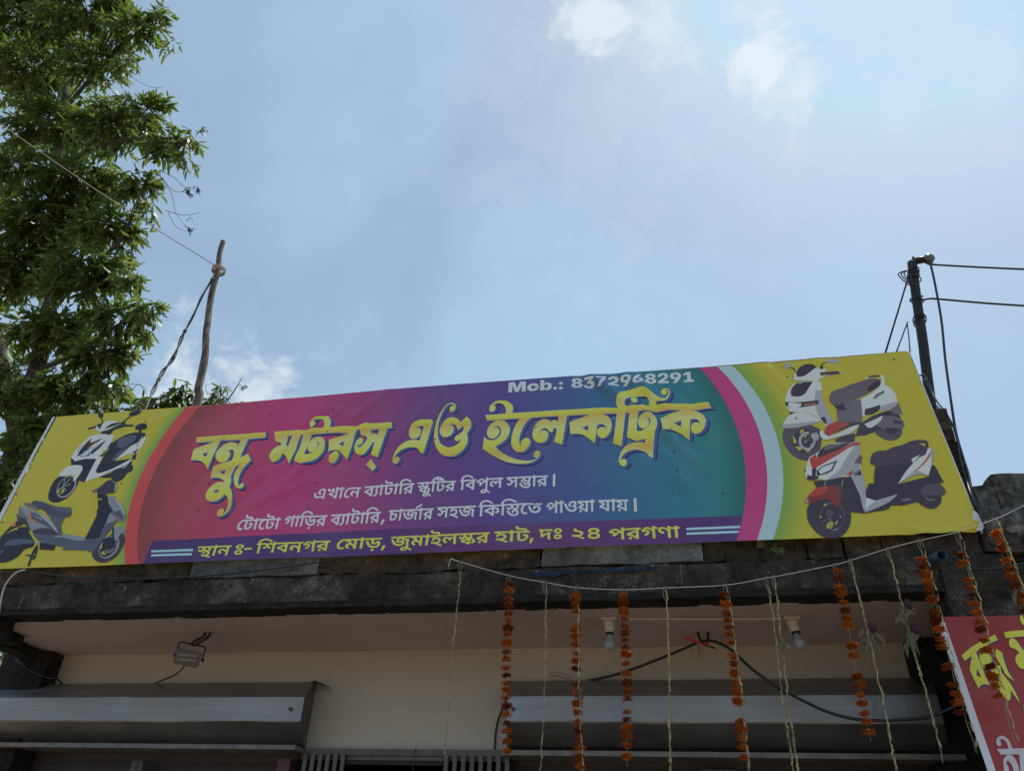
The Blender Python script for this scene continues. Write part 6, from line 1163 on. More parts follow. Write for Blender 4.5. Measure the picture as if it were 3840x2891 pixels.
q = MB(); pts = [rframe(-.02, -.05, -.01), rframe(1.0, -.05, -.01), rframe(1.0, -.01, -.01), rframe(-.02, -.01, -.01)]
pts += [p_ - rbn*.025 for p_ in pts]; q.add(pts, [(0,1,2,3),(7,6,5,4),(0,4,5,1),(1,5,6,2),(2,6,7,3),(3,7,4,0)]); q.build('batten', M['batten'], red)

# ------------------------------------------------------------------ poles, ropes and wires above the roof
pole = MB(); pts = catmull([(-3.774, 4.900, 3.190), (-3.794, 4.900, 4.886), (-3.831, 4.900, 5.116), (-3.869, 4.900, 5.456), (-3.944, 4.900, 5.791), (-4.001, 4.900, 6.142), (-4.014, 4.900, 6.441), (-4.061, 4.900, 6.687), (-4.070, 4.900, 6.884)], 8)
nn = len(pts); pole.tube([p_ + Vector((mnoise.noise(p_*5), mnoise.noise(p_*5+Vector((3, 0, 0))), 0))*.006 for p_ in pts], [(.038-.015*k/(nn-1))*(1+.07*mnoise.noise(p_*7)) for k, p_ in enumerate(pts)], 14)
tag(set_origin(pole.build('wooden_pole', M['timber'], None, True)), 'crooked bare wooden pole rising behind the left part of the long banner', 'pole')
rope = MB(); rp = catmull([(-13.165, 5.600, 13.763), (-9.912, 5.300, 11.231), (-8.154, 5.100, 9.787), (-7.414, 5.050, 9.183), (-6.075, 5.000, 8.113), (-5.147, 4.950, 7.392), (-4.919, 4.930, 7.201), (-4.249, 4.900, 6.697), (-3.998, 4.880, 6.495)], 6)
rope.tube(rp, .005, 6)
k0 = rp[-1]
for j in range(3): rope.tube([k0 + Vector((.058*math.cos(a), .058*math.sin(a), .018*(j-1)+.006*math.sin(3*a))) + Vector((.0, .0, -.02)) for a in np.linspace(0, 2*math.pi, 14)], .007, 5)
tag(set_origin(rope.build('rope', M['rope'], None, True)), 'pale rope running from the tree down to the crooked wooden pole', 'rope')
tw = MB(); base_pts = catmull([(-4.017, 4.870, 6.472), (-4.021, 4.860, 6.343), (-4.043, 4.830, 6.112), (-4.042, 4.800, 5.859), (-4.046, 4.760, 5.615), (-4.013, 4.700, 5.330), (-4.016, 4.640, 5.140), (-3.964, 4.550, 4.904), (-3.871, 4.420, 4.624), (-3.827, 4.360, 4.454)], 10); ns = len(base_pts)
for ph in (0, math.pi):
    tw.tube([p_ + Vector((math.cos(k*.32+ph), math.sin(k*.32+ph)*.6, math.sin(k*.4+ph)*.3))*(.011 if .45 < k/ns < .8 else .004) for k, p_ in enumerate(base_pts)], .0075, 6)
for f in (.12, .42, .55, .72):
    c = base_pts[int(f*ns)]; tw.lathe(c, (0.2, 0, 1), [(-.03, .004), (-.012, .015), (.012, .015), (.03, .004)], 8)
tag(set_origin(tw.build('twisted_wire', M['steel_wire'], None, True)), 'old knotted twisted wire hanging from the wooden pole down to the banner top', 'wire')

sp = empty('service_pole', (1.619, 4.780, 3.190), 'black iron service pole holding cables above the right end of the long banner', 'pole')
q = MB(); pp = catmull([(1.619, 4.780, 3.190), (1.814, 4.780, 4.621), (1.855, 4.780, 4.908), (1.887, 4.780, 5.164), (1.919, 4.780, 5.409), (1.954, 4.780, 5.652)], 6); q.tube(pp, .033, 14); q.build('pipe', M['iron'], sp, True)
tp = Vector(pp[-1])
q = MB(); q.box((tp.x+.012, tp.y-.012, tp.z-.03), (tp.x+.022, tp.y+.012, tp.z+.05)); q.build('strap', M['iron'], sp)
q = MB(); a0 = tp + Vector((.025, -.005, .005)); q.lathe(a0, (1, -.05, .10), [(0, .026), (.075, .026), (.076, .018), (.09, .018)], 12); q.build('bracket', M['iron'], sp, True)
q = MB(); q.lathe(a0+Vector((.09, -.035, .0)), (0, 1, 0.1), [(0, .024), (.010, .038), (.020, .026), (.034, .026), (.044, .038), (.054, .024)], 16); q.build('insulator', M['porcelain'], sp, True)
for zz, loops in ((-.16, 4), (-.36, 2), (-.55, 2), (-1.30, 3)):
    q = MB()
    for j in range(loops):
        cz = tp.z + zz + j*.022
        cx = np.interp(cz, [v.z for v in pp], [v.x for v in pp]); cy = np.interp(cz, [v.z for v in pp], [v.y for v in pp])
        ph = rnd.uniform(0, 6)
        q.tube([Vector((cx+.043*math.cos(a), cy+.043*math.sin(a), cz+.018*math.sin(a+ph))) for a in np.linspace(0, 2*math.pi, 15)], .0045, 5)
    if loops > 2:
        for j in range(3):
            q.tube(catmull([(cx-.04, cy-.03, cz), (cx-.085-.02*j, cy-.05, cz-.05), (cx-.06, cy-.05, cz-.13-.02*j), (cx-.035, cy-.04, cz-.04)], 6), .0045, 5)
    q.build('wire_binding', M['black_rubber'], sp, True)
def wire(name, pts, r, m, label, cat='wire', group=None, n=6):
    q = MB(); q.tube(catmull(pts, n), r, 7); o = set_origin(q.build(name, M[m], None, True)); tag(o, label, cat, group); return o
wire('overhead_cable', [(2.034, 4.730, 5.588), (2.104, 4.730, 5.562), (2.665, 4.780, 5.488), (3.693, 4.780, 5.288)], 0.0075, 'black_rubber', 'upper black cable running right from the insulator on the service pole', 'cable', None)
wire('overhead_cable', [(1.907, 4.750, 5.260), (1.959, 4.730, 5.260), (2.027, 4.730, 5.249), (2.311, 4.780, 5.221), (2.568, 4.780, 5.163), (3.557, 4.780, 4.946)], 0.0075, 'black_rubber', 'lower black cable running right from the wire binding on the service pole', 'cable', None)
wire('drop_cable', [(2.048, 4.720, 5.566), (2.025, 4.700, 5.378), (1.969, 4.660, 5.013), (1.887, 4.600, 4.642), (1.814, 4.530, 4.293), (1.764, 4.480, 4.031), (1.739, 4.430, 3.840), (1.719, 4.380, 3.703), (1.678, 4.300, 3.533), (1.657, 4.220, 3.341), (1.655, 4.200, 3.214)], 0.008, 'black_rubber', 'long black cable dropping from the insulator past the right edge of the banner', 'cable', None)
wire('drop_cable', [(1.779, 4.730, 4.634), (1.764, 4.660, 4.482), (1.750, 4.580, 4.330), (1.750, 4.500, 4.185), (1.749, 4.450, 4.021), (1.709, 4.400, 3.804), (1.693, 4.360, 3.660), (1.661, 4.280, 3.540), (1.654, 4.240, 3.443)], 0.0065, 'black_rubber', 'shorter black cable leaving the service pole at banner height and joining the long drop cable', 'cable', None)
wire('guy_wire', [(1.859, 4.740, 5.434), (1.454, 4.360, 4.564)], 0.006, 'dull_wire', 'straight dark guy wire from the top binding of the service pole to the banner top', 'cable', None)
wire('guy_wire', [(1.785, 4.740, 5.080), (1.535, 4.400, 4.595)], 0.0045, 'dull_wire', 'short slanting tie wire from the lower binding of the service pole to the banner top', 'cable', None)
wire('guy_wire', [(1.778, 4.740, 5.062), (1.712, 4.600, 4.858), (1.623, 4.420, 4.600)], 0.004, 'dull_wire', 'short near-vertical tie wire beside the service pole', 'cable', None)
wire('tie_wire', [(1.607, 4.400, 4.417), (1.629, 4.370, 4.388), (1.672, 4.420, 4.410), (1.742, 4.600, 4.507), (1.790, 4.780, 4.612)], 0.005, 'iron', 'twist of black wire tying the right banner edge to the service pole', 'wire', None)
wire('slab_cable', [(-4.505, 4.235, 3.271), (-4.177, 4.235, 3.275), (-3.888, 4.235, 3.235), (-3.417, 4.235, 3.204), (-2.972, 4.235, 3.200), (-2.548, 4.235, 3.221), (-2.083, 4.225, 3.262), (-1.887, 4.225, 3.286), (-1.629, 4.235, 3.292), (-1.484, 4.235, 3.292)], 0.005, 'black_rubber', 'thin black cable sagging along the slab edge under the left half of the banner', 'cable', None)
wire('white_cord', [(-4.178, 4.220, 3.281), (-4.203, 4.190, 3.256), (-4.227, 4.180, 3.215), (-4.243, 4.180, 3.171), (-4.253, 4.190, 3.130), (-4.250, 4.200, 3.063), (-4.236, 4.210, 2.988)], 0.006, 'white_plastic', 'pale curved cord at the far left end of the slab', 'cord', None)
wire('slab_cable', [(1.453, 4.240, 3.187), (1.479, 4.200, 3.127), (1.507, 4.200, 3.104), (1.540, 4.190, 3.082), (1.598, 4.180, 3.073), (1.672, 4.180, 3.083), (1.787, 4.200, 3.109)], 0.007, 'black_rubber', 'thick dark cable looping along the right end of the slab past the teal pipe', 'cable', None)
wire('pillar_cable', [(-4.856, 5.060, 2.984), (-4.757, 5.060, 2.911), (-4.650, 5.060, 2.853), (-4.455, 5.060, 2.790), (-4.396, 5.070, 2.787), (-4.448, 5.200, 2.785), (-4.444, 5.230, 2.769)], 0.006, 'black_rubber', 'black cable crossing the dark pillar at the left end of the wall', 'cable', None)
wire('service_cable', [(-0.576, 5.220, 2.780), (-0.527, 5.200, 2.783), (-0.375, 5.150, 2.803), (-0.165, 5.100, 2.859), (0.043, 5.040, 2.922), (0.164, 5.000, 2.960), (0.242, 4.980, 2.953), (0.331, 4.940, 2.891), (0.436, 4.880, 2.762), (0.566, 4.820, 2.639), (0.621, 4.800, 2.603), (0.765, 4.740, 2.511), (0.880, 4.680, 2.460), (0.979, 4.620, 2.437), (1.109, 4.560, 2.429), (1.240, 4.480, 2.432), (1.367, 4.400, 2.478), (1.488, 4.360, 2.538)], 0.0085, 'black_rubber', 'thick black cable drooping from the ceiling hook across the right shutter hood', 'cable', None)
wire('wall_cable', [(-1.094, 5.225, 2.704), (-1.116, 5.235, 2.640), (-1.151, 5.235, 2.559), (-1.168, 5.235, 2.463), (-1.168, 5.235, 2.361)], 0.006, 'black_rubber', 'black cable curving down the cream wall beside the right shutter', 'cable', None)
wire('loose_wire', [(-1.685, 5.220, 2.378), (-1.670, 5.150, 2.321), (-1.665, 5.130, 2.257), (-1.645, 5.120, 2.123)], 0.0025, 'steel_wire', 'thin loose wire hanging over the middle doorway', 'wire', None)

# ------------------------------------------------------------------ things under the soffit
fl = empty('floodlight', (-3.087, 4.733, 2.994), 'small dark floodlight hanging from the ceiling on an iron hook', 'lamp')
fx, fy, fz = fl.location
LM = Matrix.Translation(Vector((fx-.055, fy-.02, fz-.165))) @ Matrix.Rotation(R(7), 4, 'Y') @ Matrix.Rotation(R(24), 4, 'Z') @ Matrix.Rotation(R(14), 4, 'X')
def lampbox(mb, w, h, y0, y1, bev):
    prof = [(-w, -h+bev), (-w+bev, -h), (w-bev, -h), (w, -h+bev), (w, h-bev), (w-bev, h), (-w+bev, h), (-w, h-bev)]
    vs = [LM @ Vector((a, y0, b)) for a, b in prof] + [LM @ Vector((a*.9, y1, b*.9)) for a, b in prof]
    mb.add(vs, [tuple(range(8)), tuple(range(15, 7, -1))] + [(k, k+8, (k+1) % 8+8, (k+1) % 8) for k in range(8)])
q = MB(); lampbox(q, .082, .052, -.022, .03, .014); q.build('housing', M['grey_plastic'], fl)
q = MB(); lampbox(q, .060, .033, -.0245, -.02, .004); q.build('glass', M['lamp_glass'], fl)
q = MB(); q.tube([LM @ Vector(p_) for p_ in ((-.086, .012, -.005), (-.086, .016, .075), (-.078, .016, .083), (.078, .016, .083), (.086, .016, .075), (.086, .012, -.005))], .0055, 6); q.build('yoke', M['iron'], fl)
for sx in (-1, 1):
    q = MB(); c = LM @ Vector((.088*sx, .012, -.002)); q.lathe(c, (sx, 0, 0), [(0, .010), (.010, .010), (.012, .004)], 8); q.build('knob', M['iron'], fl)
hk = LM @ Vector((0, .016, .085))
q = MB(); q.tube(catmull([(fx+.012, fy, fz+.004), (fx+.004, fy-.01, fz-.03), hk + Vector((-.006, 0, .01)), hk + Vector((.012, 0, -.006)), (fx+.036, fy, fz-.03), (fx+.045, fy, fz+.004)], 6), .009, 7); q.build('hook', M['iron'], fl, True)
q = MB(); c0 = LM @ Vector((-.03, .01, -.052)); q.tube(catmull([c0] + [Vector((-3.173, 4.760, 2.819)), Vector((-3.257, 4.850, 2.791)), Vector((-3.386, 4.980, 2.784)), Vector((-3.485, 5.080, 2.793)), Vector((-3.644, 5.200, 2.793)), Vector((-3.714, 5.220, 2.774))], 7), .0052, 6); q.build('cord', M['black_rubber'], fl, True)

def bulb(loc, tilt, label):
    r_ = empty('bulb_holder', loc, label, 'light bulb', 'bare bulbs on the ceiling conduit')
    d = Vector((tilt[0], tilt[1], -1)).normalized(); c = Vector(loc)
    q = MB(); q.box((c.x-.045, c.y-.04, c.z-.020), (c.x+.045, c.y+.04, c.z-.001)); q.build('ceiling_rose', M['white_plastic'], r_)
    q = MB(); q.lathe(c + d*.02, d, [(0, .037), (.016, .036), (.02, .032), (.062, .027), (.070, .025)], 18); q.build('socket', M['white_plastic'], r_, True)
    q = MB(); q.lathe(c + d*.089, d, [(0, .025), (.004, .026), (.006, .017), (.009, .016)], 16); q.build('collar', M['black_plastic'], r_, True)
    q = MB(); q.lathe(c + d*.096, d, [(0, .014), (.017, .015), (.030, .020), (.043, .027), (.058, .0315), (.073, .0305), (.086, .023), (.093, .012), (.095, .001)], 20); q.build('bulb', M['bulb_glass'], r_, True)
    return r_
bulb((-0.368, 4.604, 2.994), (.0, -.12), 'left bare bulb in a white socket on the ceiling, left of the cable hook')
bulb((0.669, 4.667, 2.994), (.12, -.18), 'right bare bulb in a white socket on the ceiling, behind the plain bud strings')
c0, c1 = Vector((-0.368, 4.604, 2.994)), Vector((0.669, 4.667, 2.994))
q = MB(); q.add([c0+Vector((.052, -.008, -.012)), c1+Vector((-.052, -.008, -.012)), c1+Vector((-.052, .008, -.012)), c0+Vector((.052, .008, -.012)), c0+Vector((.052, -.008, -.001)), c1+Vector((-.052, -.008, -.001)), c1+Vector((-.052, .008, -.001)), c0+Vector((.052, .008, -.001))],
        [(0,3,2,1),(4,5,6,7),(0,1,5,4),(1,2,6,5),(2,3,7,6),(3,0,4,7)])
tag(set_origin(q.build('cable_conduit', M['white_plastic'])), 'straight white plastic conduit on the ceiling between the two bulbs', 'conduit')
hx = Vector((0.183, 4.938, 2.994))
hookm = MB(); hookm.tube(catmull([hx+Vector((-.035, 0, .004)), hx+Vector((-.03, -.005, -.03)), hx+Vector((0, -.01, -.075)), hx+Vector((.022, -.005, -.03)), hx+Vector((.024, 0, .004))], 7), .008, 7)
tag(set_origin(hookm.build('ceiling_hook', M['iron'], None, True)), 'black U-shaped hook in the ceiling carrying the drooping cable', 'hook')
q = MB(); t0 = hx + Vector((.0, -.012, -.072))
for j in range(2): q.tube([t0 + Vector((.012*math.cos(a), .016*math.sin(a), .008*j-.004)) for a in np.linspace(0, 6.28, 10)], .004, 5)
q.add([t0, t0+Vector((-.11, -.01, .052)), t0+Vector((-.115, -.01, .028)), t0+Vector((.0, 0, -.008)), t0+Vector((.055, 0, -.03)), t0+Vector((.06, 0, -.022))], [(0, 1, 2, 3), (0, 3, 4, 5), (3, 2, 1, 0), (5, 4, 3, 0)])
tag(set_origin(q.build('cable_tie', M['red_plastic'])), 'red plastic tie knotted round the cable at the ceiling hook', 'tie')
q = MB(); q.box((0.117, 5.222, 2.913), (0.145, 5.252, 3.000)); tag(set_origin(q.build('wall_bracket', M['wall_paint'])), 'short painted bracket plate at the top of the cream wall below the hook', 'bracket')
q = MB(); q.tube(catmull([(-0.813, 5.236, 2.830), (-0.738, 5.234, 2.819), (-0.640, 5.236, 2.787)], 5), [.010]*11, 7); tag(set_origin(q.build('conduit_stub', M['wall_paint'], None, True)), 'short bent conduit stub on the cream wall above the right shutter hood', 'conduit')
q = MB(); a_, c_ = Vector((1.371, 4.100, 3.128)), Vector((1.368, 4.290, 3.169)); ax_ = (a_-c_)
n_ = 18; u_ = ax_.orthogonal().normalized(); w_ = ax_.normalized().cross(u_); vs_ = []
for ctr, rad in ((c_, .027), (a_, .027), (a_, .0235), (c_, .0235)):
    vs_ += [ctr + (u_*math.cos(2*math.pi*k/n_)+w_*math.sin(2*math.pi*k/n_))*rad for k in range(n_)]
q.add(vs_, [(r_*n_+k, r_*n_+(k+1)%n_, (r_+1)*n_+(k+1)%n_, (r_+1)*n_+k) for r_ in range(3) for k in range(n_)] + [tuple(3*n_+k for k in range(n_))])
tag(set_origin(q.build('drain_pipe', M['teal_pvc'], None, True)), 'open-ended dark teal drain pipe sticking out of the slab edge', 'pipe')
q = MB(); b0_, b1_ = Vector((-0.776, 4.240, 3.151)), Vector((-0.065, 4.240, 3.165)); vs_ = []
for k in range(41):
    c_ = b0_.lerp(b1_, k/40); hh = .010 + .010*abs(mnoise.noise(Vector((k*.37, 1, 0))))
    dz = .012*mnoise.noise(Vector((k*.21, 4, 0)))
    vs_ += [c_ + Vector((0, .02, dz+hh)), c_ + Vector((0, -.012+.01*mnoise.noise(Vector((k*.6, 9, 0))), dz)), c_ + Vector((0, .012, dz-hh*(1+mnoise.noise(Vector((k*.8, 2, 2))))))]
q.add(vs_, [(3*k+j, 3*k+j+1, 3*k+j+4, 3*k+j+3) for k in range(40) for j in range(2)])
tag(set_origin(q.build('plastic_strip', M['blue_sheet'])), 'torn strip of blue polythene stuck in the joint of the slab edge', 'plastic sheet')
q = MB(); s_ = Vector((0.593, 4.260, 3.227))
for dx, dz, L_ in ((-.05, .03, .05), (-.015, .045, .055), (.03, -.005, .06), (.045, .03, .05), (.0, .02, .045)):
    e_ = s_ + Vector((dx, -.04, dz)).normalized()*L_; m_ = (s_+e_)/2 + Vector((0, -.004, .006)); w_ = Vector((-dz, 0, dx)).normalized()*.010
    q.add([s_, m_+w_, e_, m_-w_], [(0, 1, 2, 3)])
tag(set_origin(q.build('sprout', M['sprout'])), 'tiny green sprout growing from the brick course under the red scooter', 'plant')

# ------------------------------------------------------------------ flower garlands
def flower_mesh(seed):
    r_ = random.Random(seed); q = MB()
    for ring, (n, rad, z0, z1) in enumerate(((11, .030, .003, .004), (10, .029, -.002, -.006), (9, .025, -.006, -.012), (8, .020, .004, .011))):
        for k in range(n):
            a = 2*math.pi*(k+r_.uniform(-.3, .3))/n; w = 4.2/n; rr = rad*r_.uniform(.86, 1.10); zz = z1 + r_.uniform(-.004, .004)
            pts = [Vector((math.cos(a-w*.4)*.006, math.sin(a-w*.4)*.006, z0)), Vector((math.cos(a+w*.4)*.006, math.sin(a+w*.4)*.006, z0)),
                   Vector((math.cos(a+w)*rr*.7, math.sin(a+w)*rr*.7, (z0+zz)/2+.003)), Vector((math.cos(a+w*.5)*rr, math.sin(a+w*.5)*rr, zz)), Vector((math.cos(a)*rr*.94, math.sin(a)*rr*.94, zz+.004)),
                   Vector((math.cos(a-w*.5)*rr, math.sin(a-w*.5)*rr, zz)), Vector((math.cos(a-w)*rr*.7, math.sin(a-w)*rr*.7, (z0+zz)/2+.003))]
            q.add(pts, [(0, 1, 2, 6), (6, 2, 3, 4), (6, 4, 5)])
    q.lathe((0, 0, -.004), (0, 0, 1), [(0, .009), (.008, .012), (.018, .006), (.022, .003)], 7)
    me = bpy.data.meshes.new('flower'); me.from_pydata(q.V, [], q.F); me.materials.append(M['marigold']); return me
def bud_mesh(seed):
    r_ = random.Random(seed); q = MB(); L = .046
    c = [Vector((r_.uniform(-.003, .003), r_.uniform(-.003, .003), -L*k/5)) for k in range(6)]
    q.tube(c, [.0014, .0019, .0022, .0028, .0038, .0018], 6)
    me = bpy.data.meshes.new('bud'); me.from_pydata(q.V, [], q.F); me.materials.append(M['tuberose']); me.polygons.foreach_set('use_smooth', [True]*len(me.polygons)); return me
FLOWERS = [flower_mesh(k) for k in range(5)]; BUDS = [bud_mesh(k) for k in range(4)]
def garland(top, bot, spec, label):
    """spec: flowers=(from, to) fractions of the length, buds=strands, clump=fractions with withered leaves"""
    top, bot = Vector(top), Vector(bot)
    root = empty('flower_garland', top, label, 'garland', 'flower garlands hanging from the twine')
    L = (bot-top).length; d = (bot-top).normalized()
    ph = rnd.uniform(0, 9)
    def at(f): return top + (bot-top)*f + Vector((.010*math.sin(f*5+ph)*f, .008*math.cos(f*4+ph)*f, 0)) + Vector((mnoise.noise(Vector((f*9, ph, 0))), mnoise.noise(Vector((f*9, ph, 5))), 0))*.004
    q = MB(); q.tube([at(k/24) for k in range(25)], .0012, 5)
    if spec.get('buds', 0) != 0: q.tube([at(k/24)+Vector((.005*math.sin(k*1.3+ph), -.004, 0)) for k in range(25)], .0008, 4)
    # loose knot and tail at the twine
    q.tube(catmull([top+Vector((0, -.004, .006)), top+Vector((-.012, -.008, -.004)), top+Vector((-.014, -.008, -.04)), top+Vector((-.006, -.008, -.07))], 5), .0014, 5)
    q.tube([top+Vector((.007*math.cos(a), .007*math.sin(a), .003*math.sin(2*a))) for a in np.linspace(0, 6.28, 9)], .002, 5)
    q.build('thread', M['thread'], root)
    off = Vector((0, 0, 0)) if not spec.get('buds') else Vector((-.012, .004, 0))
    if spec.get('flowers'):
        for f0, f1 in spec['flowers']:
            s = f0*L
            while s < f1*L:
                o = bpy.data.objects.new('flower', rnd.choice(FLOWERS)); COL.objects.link(o); o.parent = root
                o.location = at(s/L) - top + off
                o.rotation_euler = (rnd.uniform(-.25, .25) + (math.pi if rnd.random() < .25 else 0), rnd.uniform(-.25, .25), rnd.uniform(0, 6.28))
                k = rnd.uniform(.80, 1.16); o.scale = (k, k, k*rnd.uniform(.8, 1.1))
                s += rnd.uniform(.034, .047) if rnd.random() > .05 else rnd.uniform(.06, .10)
    for st in range(spec.get('buds', 0)):
        b0, b1 = spec.get('brange', (.01, 1.0)); s = b0*L + st*.021; k = 0
        while s < b1*L - .03:
            o = bpy.data.objects.new('bud', rnd.choice(BUDS)); COL.objects.link(o); o.parent = root
            side = 1 if (k+st) % 2 else -1
            o.location = at(s/L) - top + Vector((.004*side + (.006 if spec.get('flowers') else 0), -.005 - .02*bool(spec.get('flowers')), 0))
            o.rotation_euler = (rnd.uniform(-.12, .12), math.atan2(-d.x, -d.z)*0 + .16*side + rnd.uniform(-.08, .08) - d.x, rnd.uniform(0, 6.28)*0)
            kk = rnd.uniform(.8, 1.15); o.scale = (kk, kk, kk)
            s += rnd.uniform(.044, .058) if rnd.random() > .08 else rnd.uniform(.07, .10); k += 1
    for f, size in spec.get('clump', ()):
        q = MB()
        for j in range(9):
            c = at(f) + Vector((rnd.uniform(-.03, .03), rnd.uniform(-.02, .01), rnd.uniform(-.02, .05)))*size
            e = c + Vector((rnd.uniform(-.05, .05), rnd.uniform(-.03, .01), -rnd.uniform(.05, .13)))*size
            w = Vector((rnd.uniform(.006, .014), rnd.uniform(-.006, .006), 0)); mid = (c+e)/2 + Vector((rnd.uniform(-.02, .02), 0, 0))
            q.add([c, mid+w, e, mid-w], [(0, 1, 2), (0, 2, 3)])
        q.build('dry_leaf_bunch', M['dry_leaf'], root)
        if size > .6:
            q = MB(); c = at(f)+Vector((.02, -.015, .05)); q.lathe(c, (.2, 0, -1), [(0, .006), (.015, .016), (.03, .019), (.045, .014), (.05, .003)], 8); q.build('withered_bloom', M['dark_petal'], root)
    return root
for top, bot, spec, label in [
((-1.189, 4.214, 3.223), (-1.209, 4.214, 2.175), dict(buds=1, brange=(.06, 1.)), 'leftmost garland, a single thin string of pale buds in front of the bare cream wall'),
((-0.880, 4.127, 3.101), (-0.869, 4.127, 2.188), dict(flowers=[(.05, .99)]), 'orange marigold garland hanging beside the left end of the right shutter hood'),
((-0.658, 4.059, 3.031), (-0.670, 4.059, 1.991), dict(buds=1, brange=(.02, 1.)), 'thin string of pale buds between the first two orange marigold garlands'),
((-0.481, 4.001, 2.978), (-0.477, 4.001, 1.978), dict(flowers=[(.05, .44), (.49, 1.)], buds=1, brange=(.1, 1.), clump=[(.52, .45)]), 'orange marigold garland with a bud string beside it and a gap near its middle'),
((-0.242, 4.000, 2.960), (-0.249, 4.000, 2.122), dict(flowers=[(.04, .93), (.95, 1.)]), 'orange marigold garland hanging in front of the left bulb, without buds'),
((-0.022, 4.000, 2.963), (-0.057, 4.000, 1.986), dict(buds=2), 'double string of pale buds between the ceiling bulbs, left of the cable hook'),
((0.281, 4.000, 2.969), (0.293, 4.000, 1.993), dict(flowers=[(.05, .30), (.36, 1.)], buds=1), 'orange marigold garland with a bud string, just right of the cable hook'),
((0.490, 4.000, 3.001), (0.477, 4.000, 1.996), dict(buds=1, brange=(.04, 1.)), 'thin sparse bud string just left of the right bulb'),
((0.525, 4.000, 3.005), (0.488, 4.000, 1.996), dict(buds=2, clump=[(.33, .5)]), 'double bud string with one withered flower in front of the right bulb'),
((0.828, 4.000, 3.059), (0.833, 4.000, 2.237), dict(flowers=[(.04, 1.)]), 'orange marigold garland without buds, right of the right bulb'),
((0.907, 4.000, 3.079), (0.917, 4.000, 2.004), dict(buds=2, clump=[(.34, 1.)]), 'double bud string with a large bunch of dried leaves right of the plain marigold garland'),
((1.096, 4.000, 3.134), (1.102, 4.000, 2.152), dict(buds=2, brange=(.04, 1.), clump=[(.32, .8), (.44, .9)]), 'double bud string with two bunches of dried leaves near the end of the right shutter'),
((1.251, 4.000, 3.170), (1.245, 4.000, 2.195), dict(flowers=[(.10, .34), (.37, .83)], buds=1), 'marigold garland with a bud string along the white edge of the red banner'),
((1.433, 4.000, 3.207), (1.420, 4.000, 2.218), dict(flowers=[(.12, .50), (.54, .60), (.66, .79)], buds=1), 'marigold garland with a bud string hanging in front of the red banner lettering'),
((1.622, 4.000, 3.267), (1.640, 4.000, 2.645), dict(flowers=[(.12, .28), (.34, .80)], buds=2, clump=[(.62, .9)]), 'rightmost garland, marigolds and two bud strings running out at the picture edge')]: garland(top, bot, spec, label)
tw = MB(); tpts = catmull([(-1.265, 4.235, 3.257), (-1.189, 4.214, 3.223), (-0.880, 4.127, 3.101), (-0.658, 4.059, 3.031), (-0.481, 4.001, 2.978), (-0.242, 4.000, 2.960), (-0.022, 4.000, 2.963), (0.281, 4.000, 2.969), (0.490, 4.000, 3.001), (0.525, 4.000, 3.005), (0.828, 4.000, 3.059), (0.907, 4.000, 3.079), (1.096, 4.000, 3.134), (1.251, 4.000, 3.170), (1.433, 4.000, 3.207), (1.622, 4.000, 3.267), (1.778, 4.000, 3.335), (2.441, 4.000, 3.648)], 5); tw.tube(tpts, .0017, 6)
tw.tube(catmull([tpts[0], Vector(tpts[0])+Vector((-.004, -.006, -.03)), Vector(tpts[0])+Vector((-.008, -.01, -.055))], 4), .0018, 5)
tag(set_origin(tw.build('garland_twine', M['twine'], None, True)), 'thin white twine strung in front of the slab, carrying all the garlands', 'string')

# ------------------------------------------------------------------ trees
def leaf_arrays(P, D, Sd, Ln, Wd, Cv):
    """sickle shaped phyllodes: base point, two rib stations, tip"""
    Nn = len(P); up = np.cross(D, Sd)
    V = np.empty((Nn, 8, 3))
    st = [(0., 0.), (.28, .85), (.62, .95), (1., 0.)]
    def mid(t): return P + D*(Ln*t)[:, None] + Sd*(Cv*Ln*t*t)[:, None] - up*(.10*Ln*t*t)[:, None]
    V[:, 0] = mid(0.); V[:, 7] = mid(1.)
    for a, (t_, w) in enumerate(((.25, .8), (.5, 1.), (.78, .72))):
        m_ = mid(t_); V[:, 1+2*a] = m_ + Sd*(Wd*w*.5)[:, None]; V[:, 2+2*a] = m_ - Sd*(Wd*w*.5)[:, None] + up*(Wd*.12)[:, None]
    F = [(0, 1, 2), (1, 3, 4, 2), (3, 5, 6, 4), (5, 7, 6)]
    return V.reshape(-1, 3), F
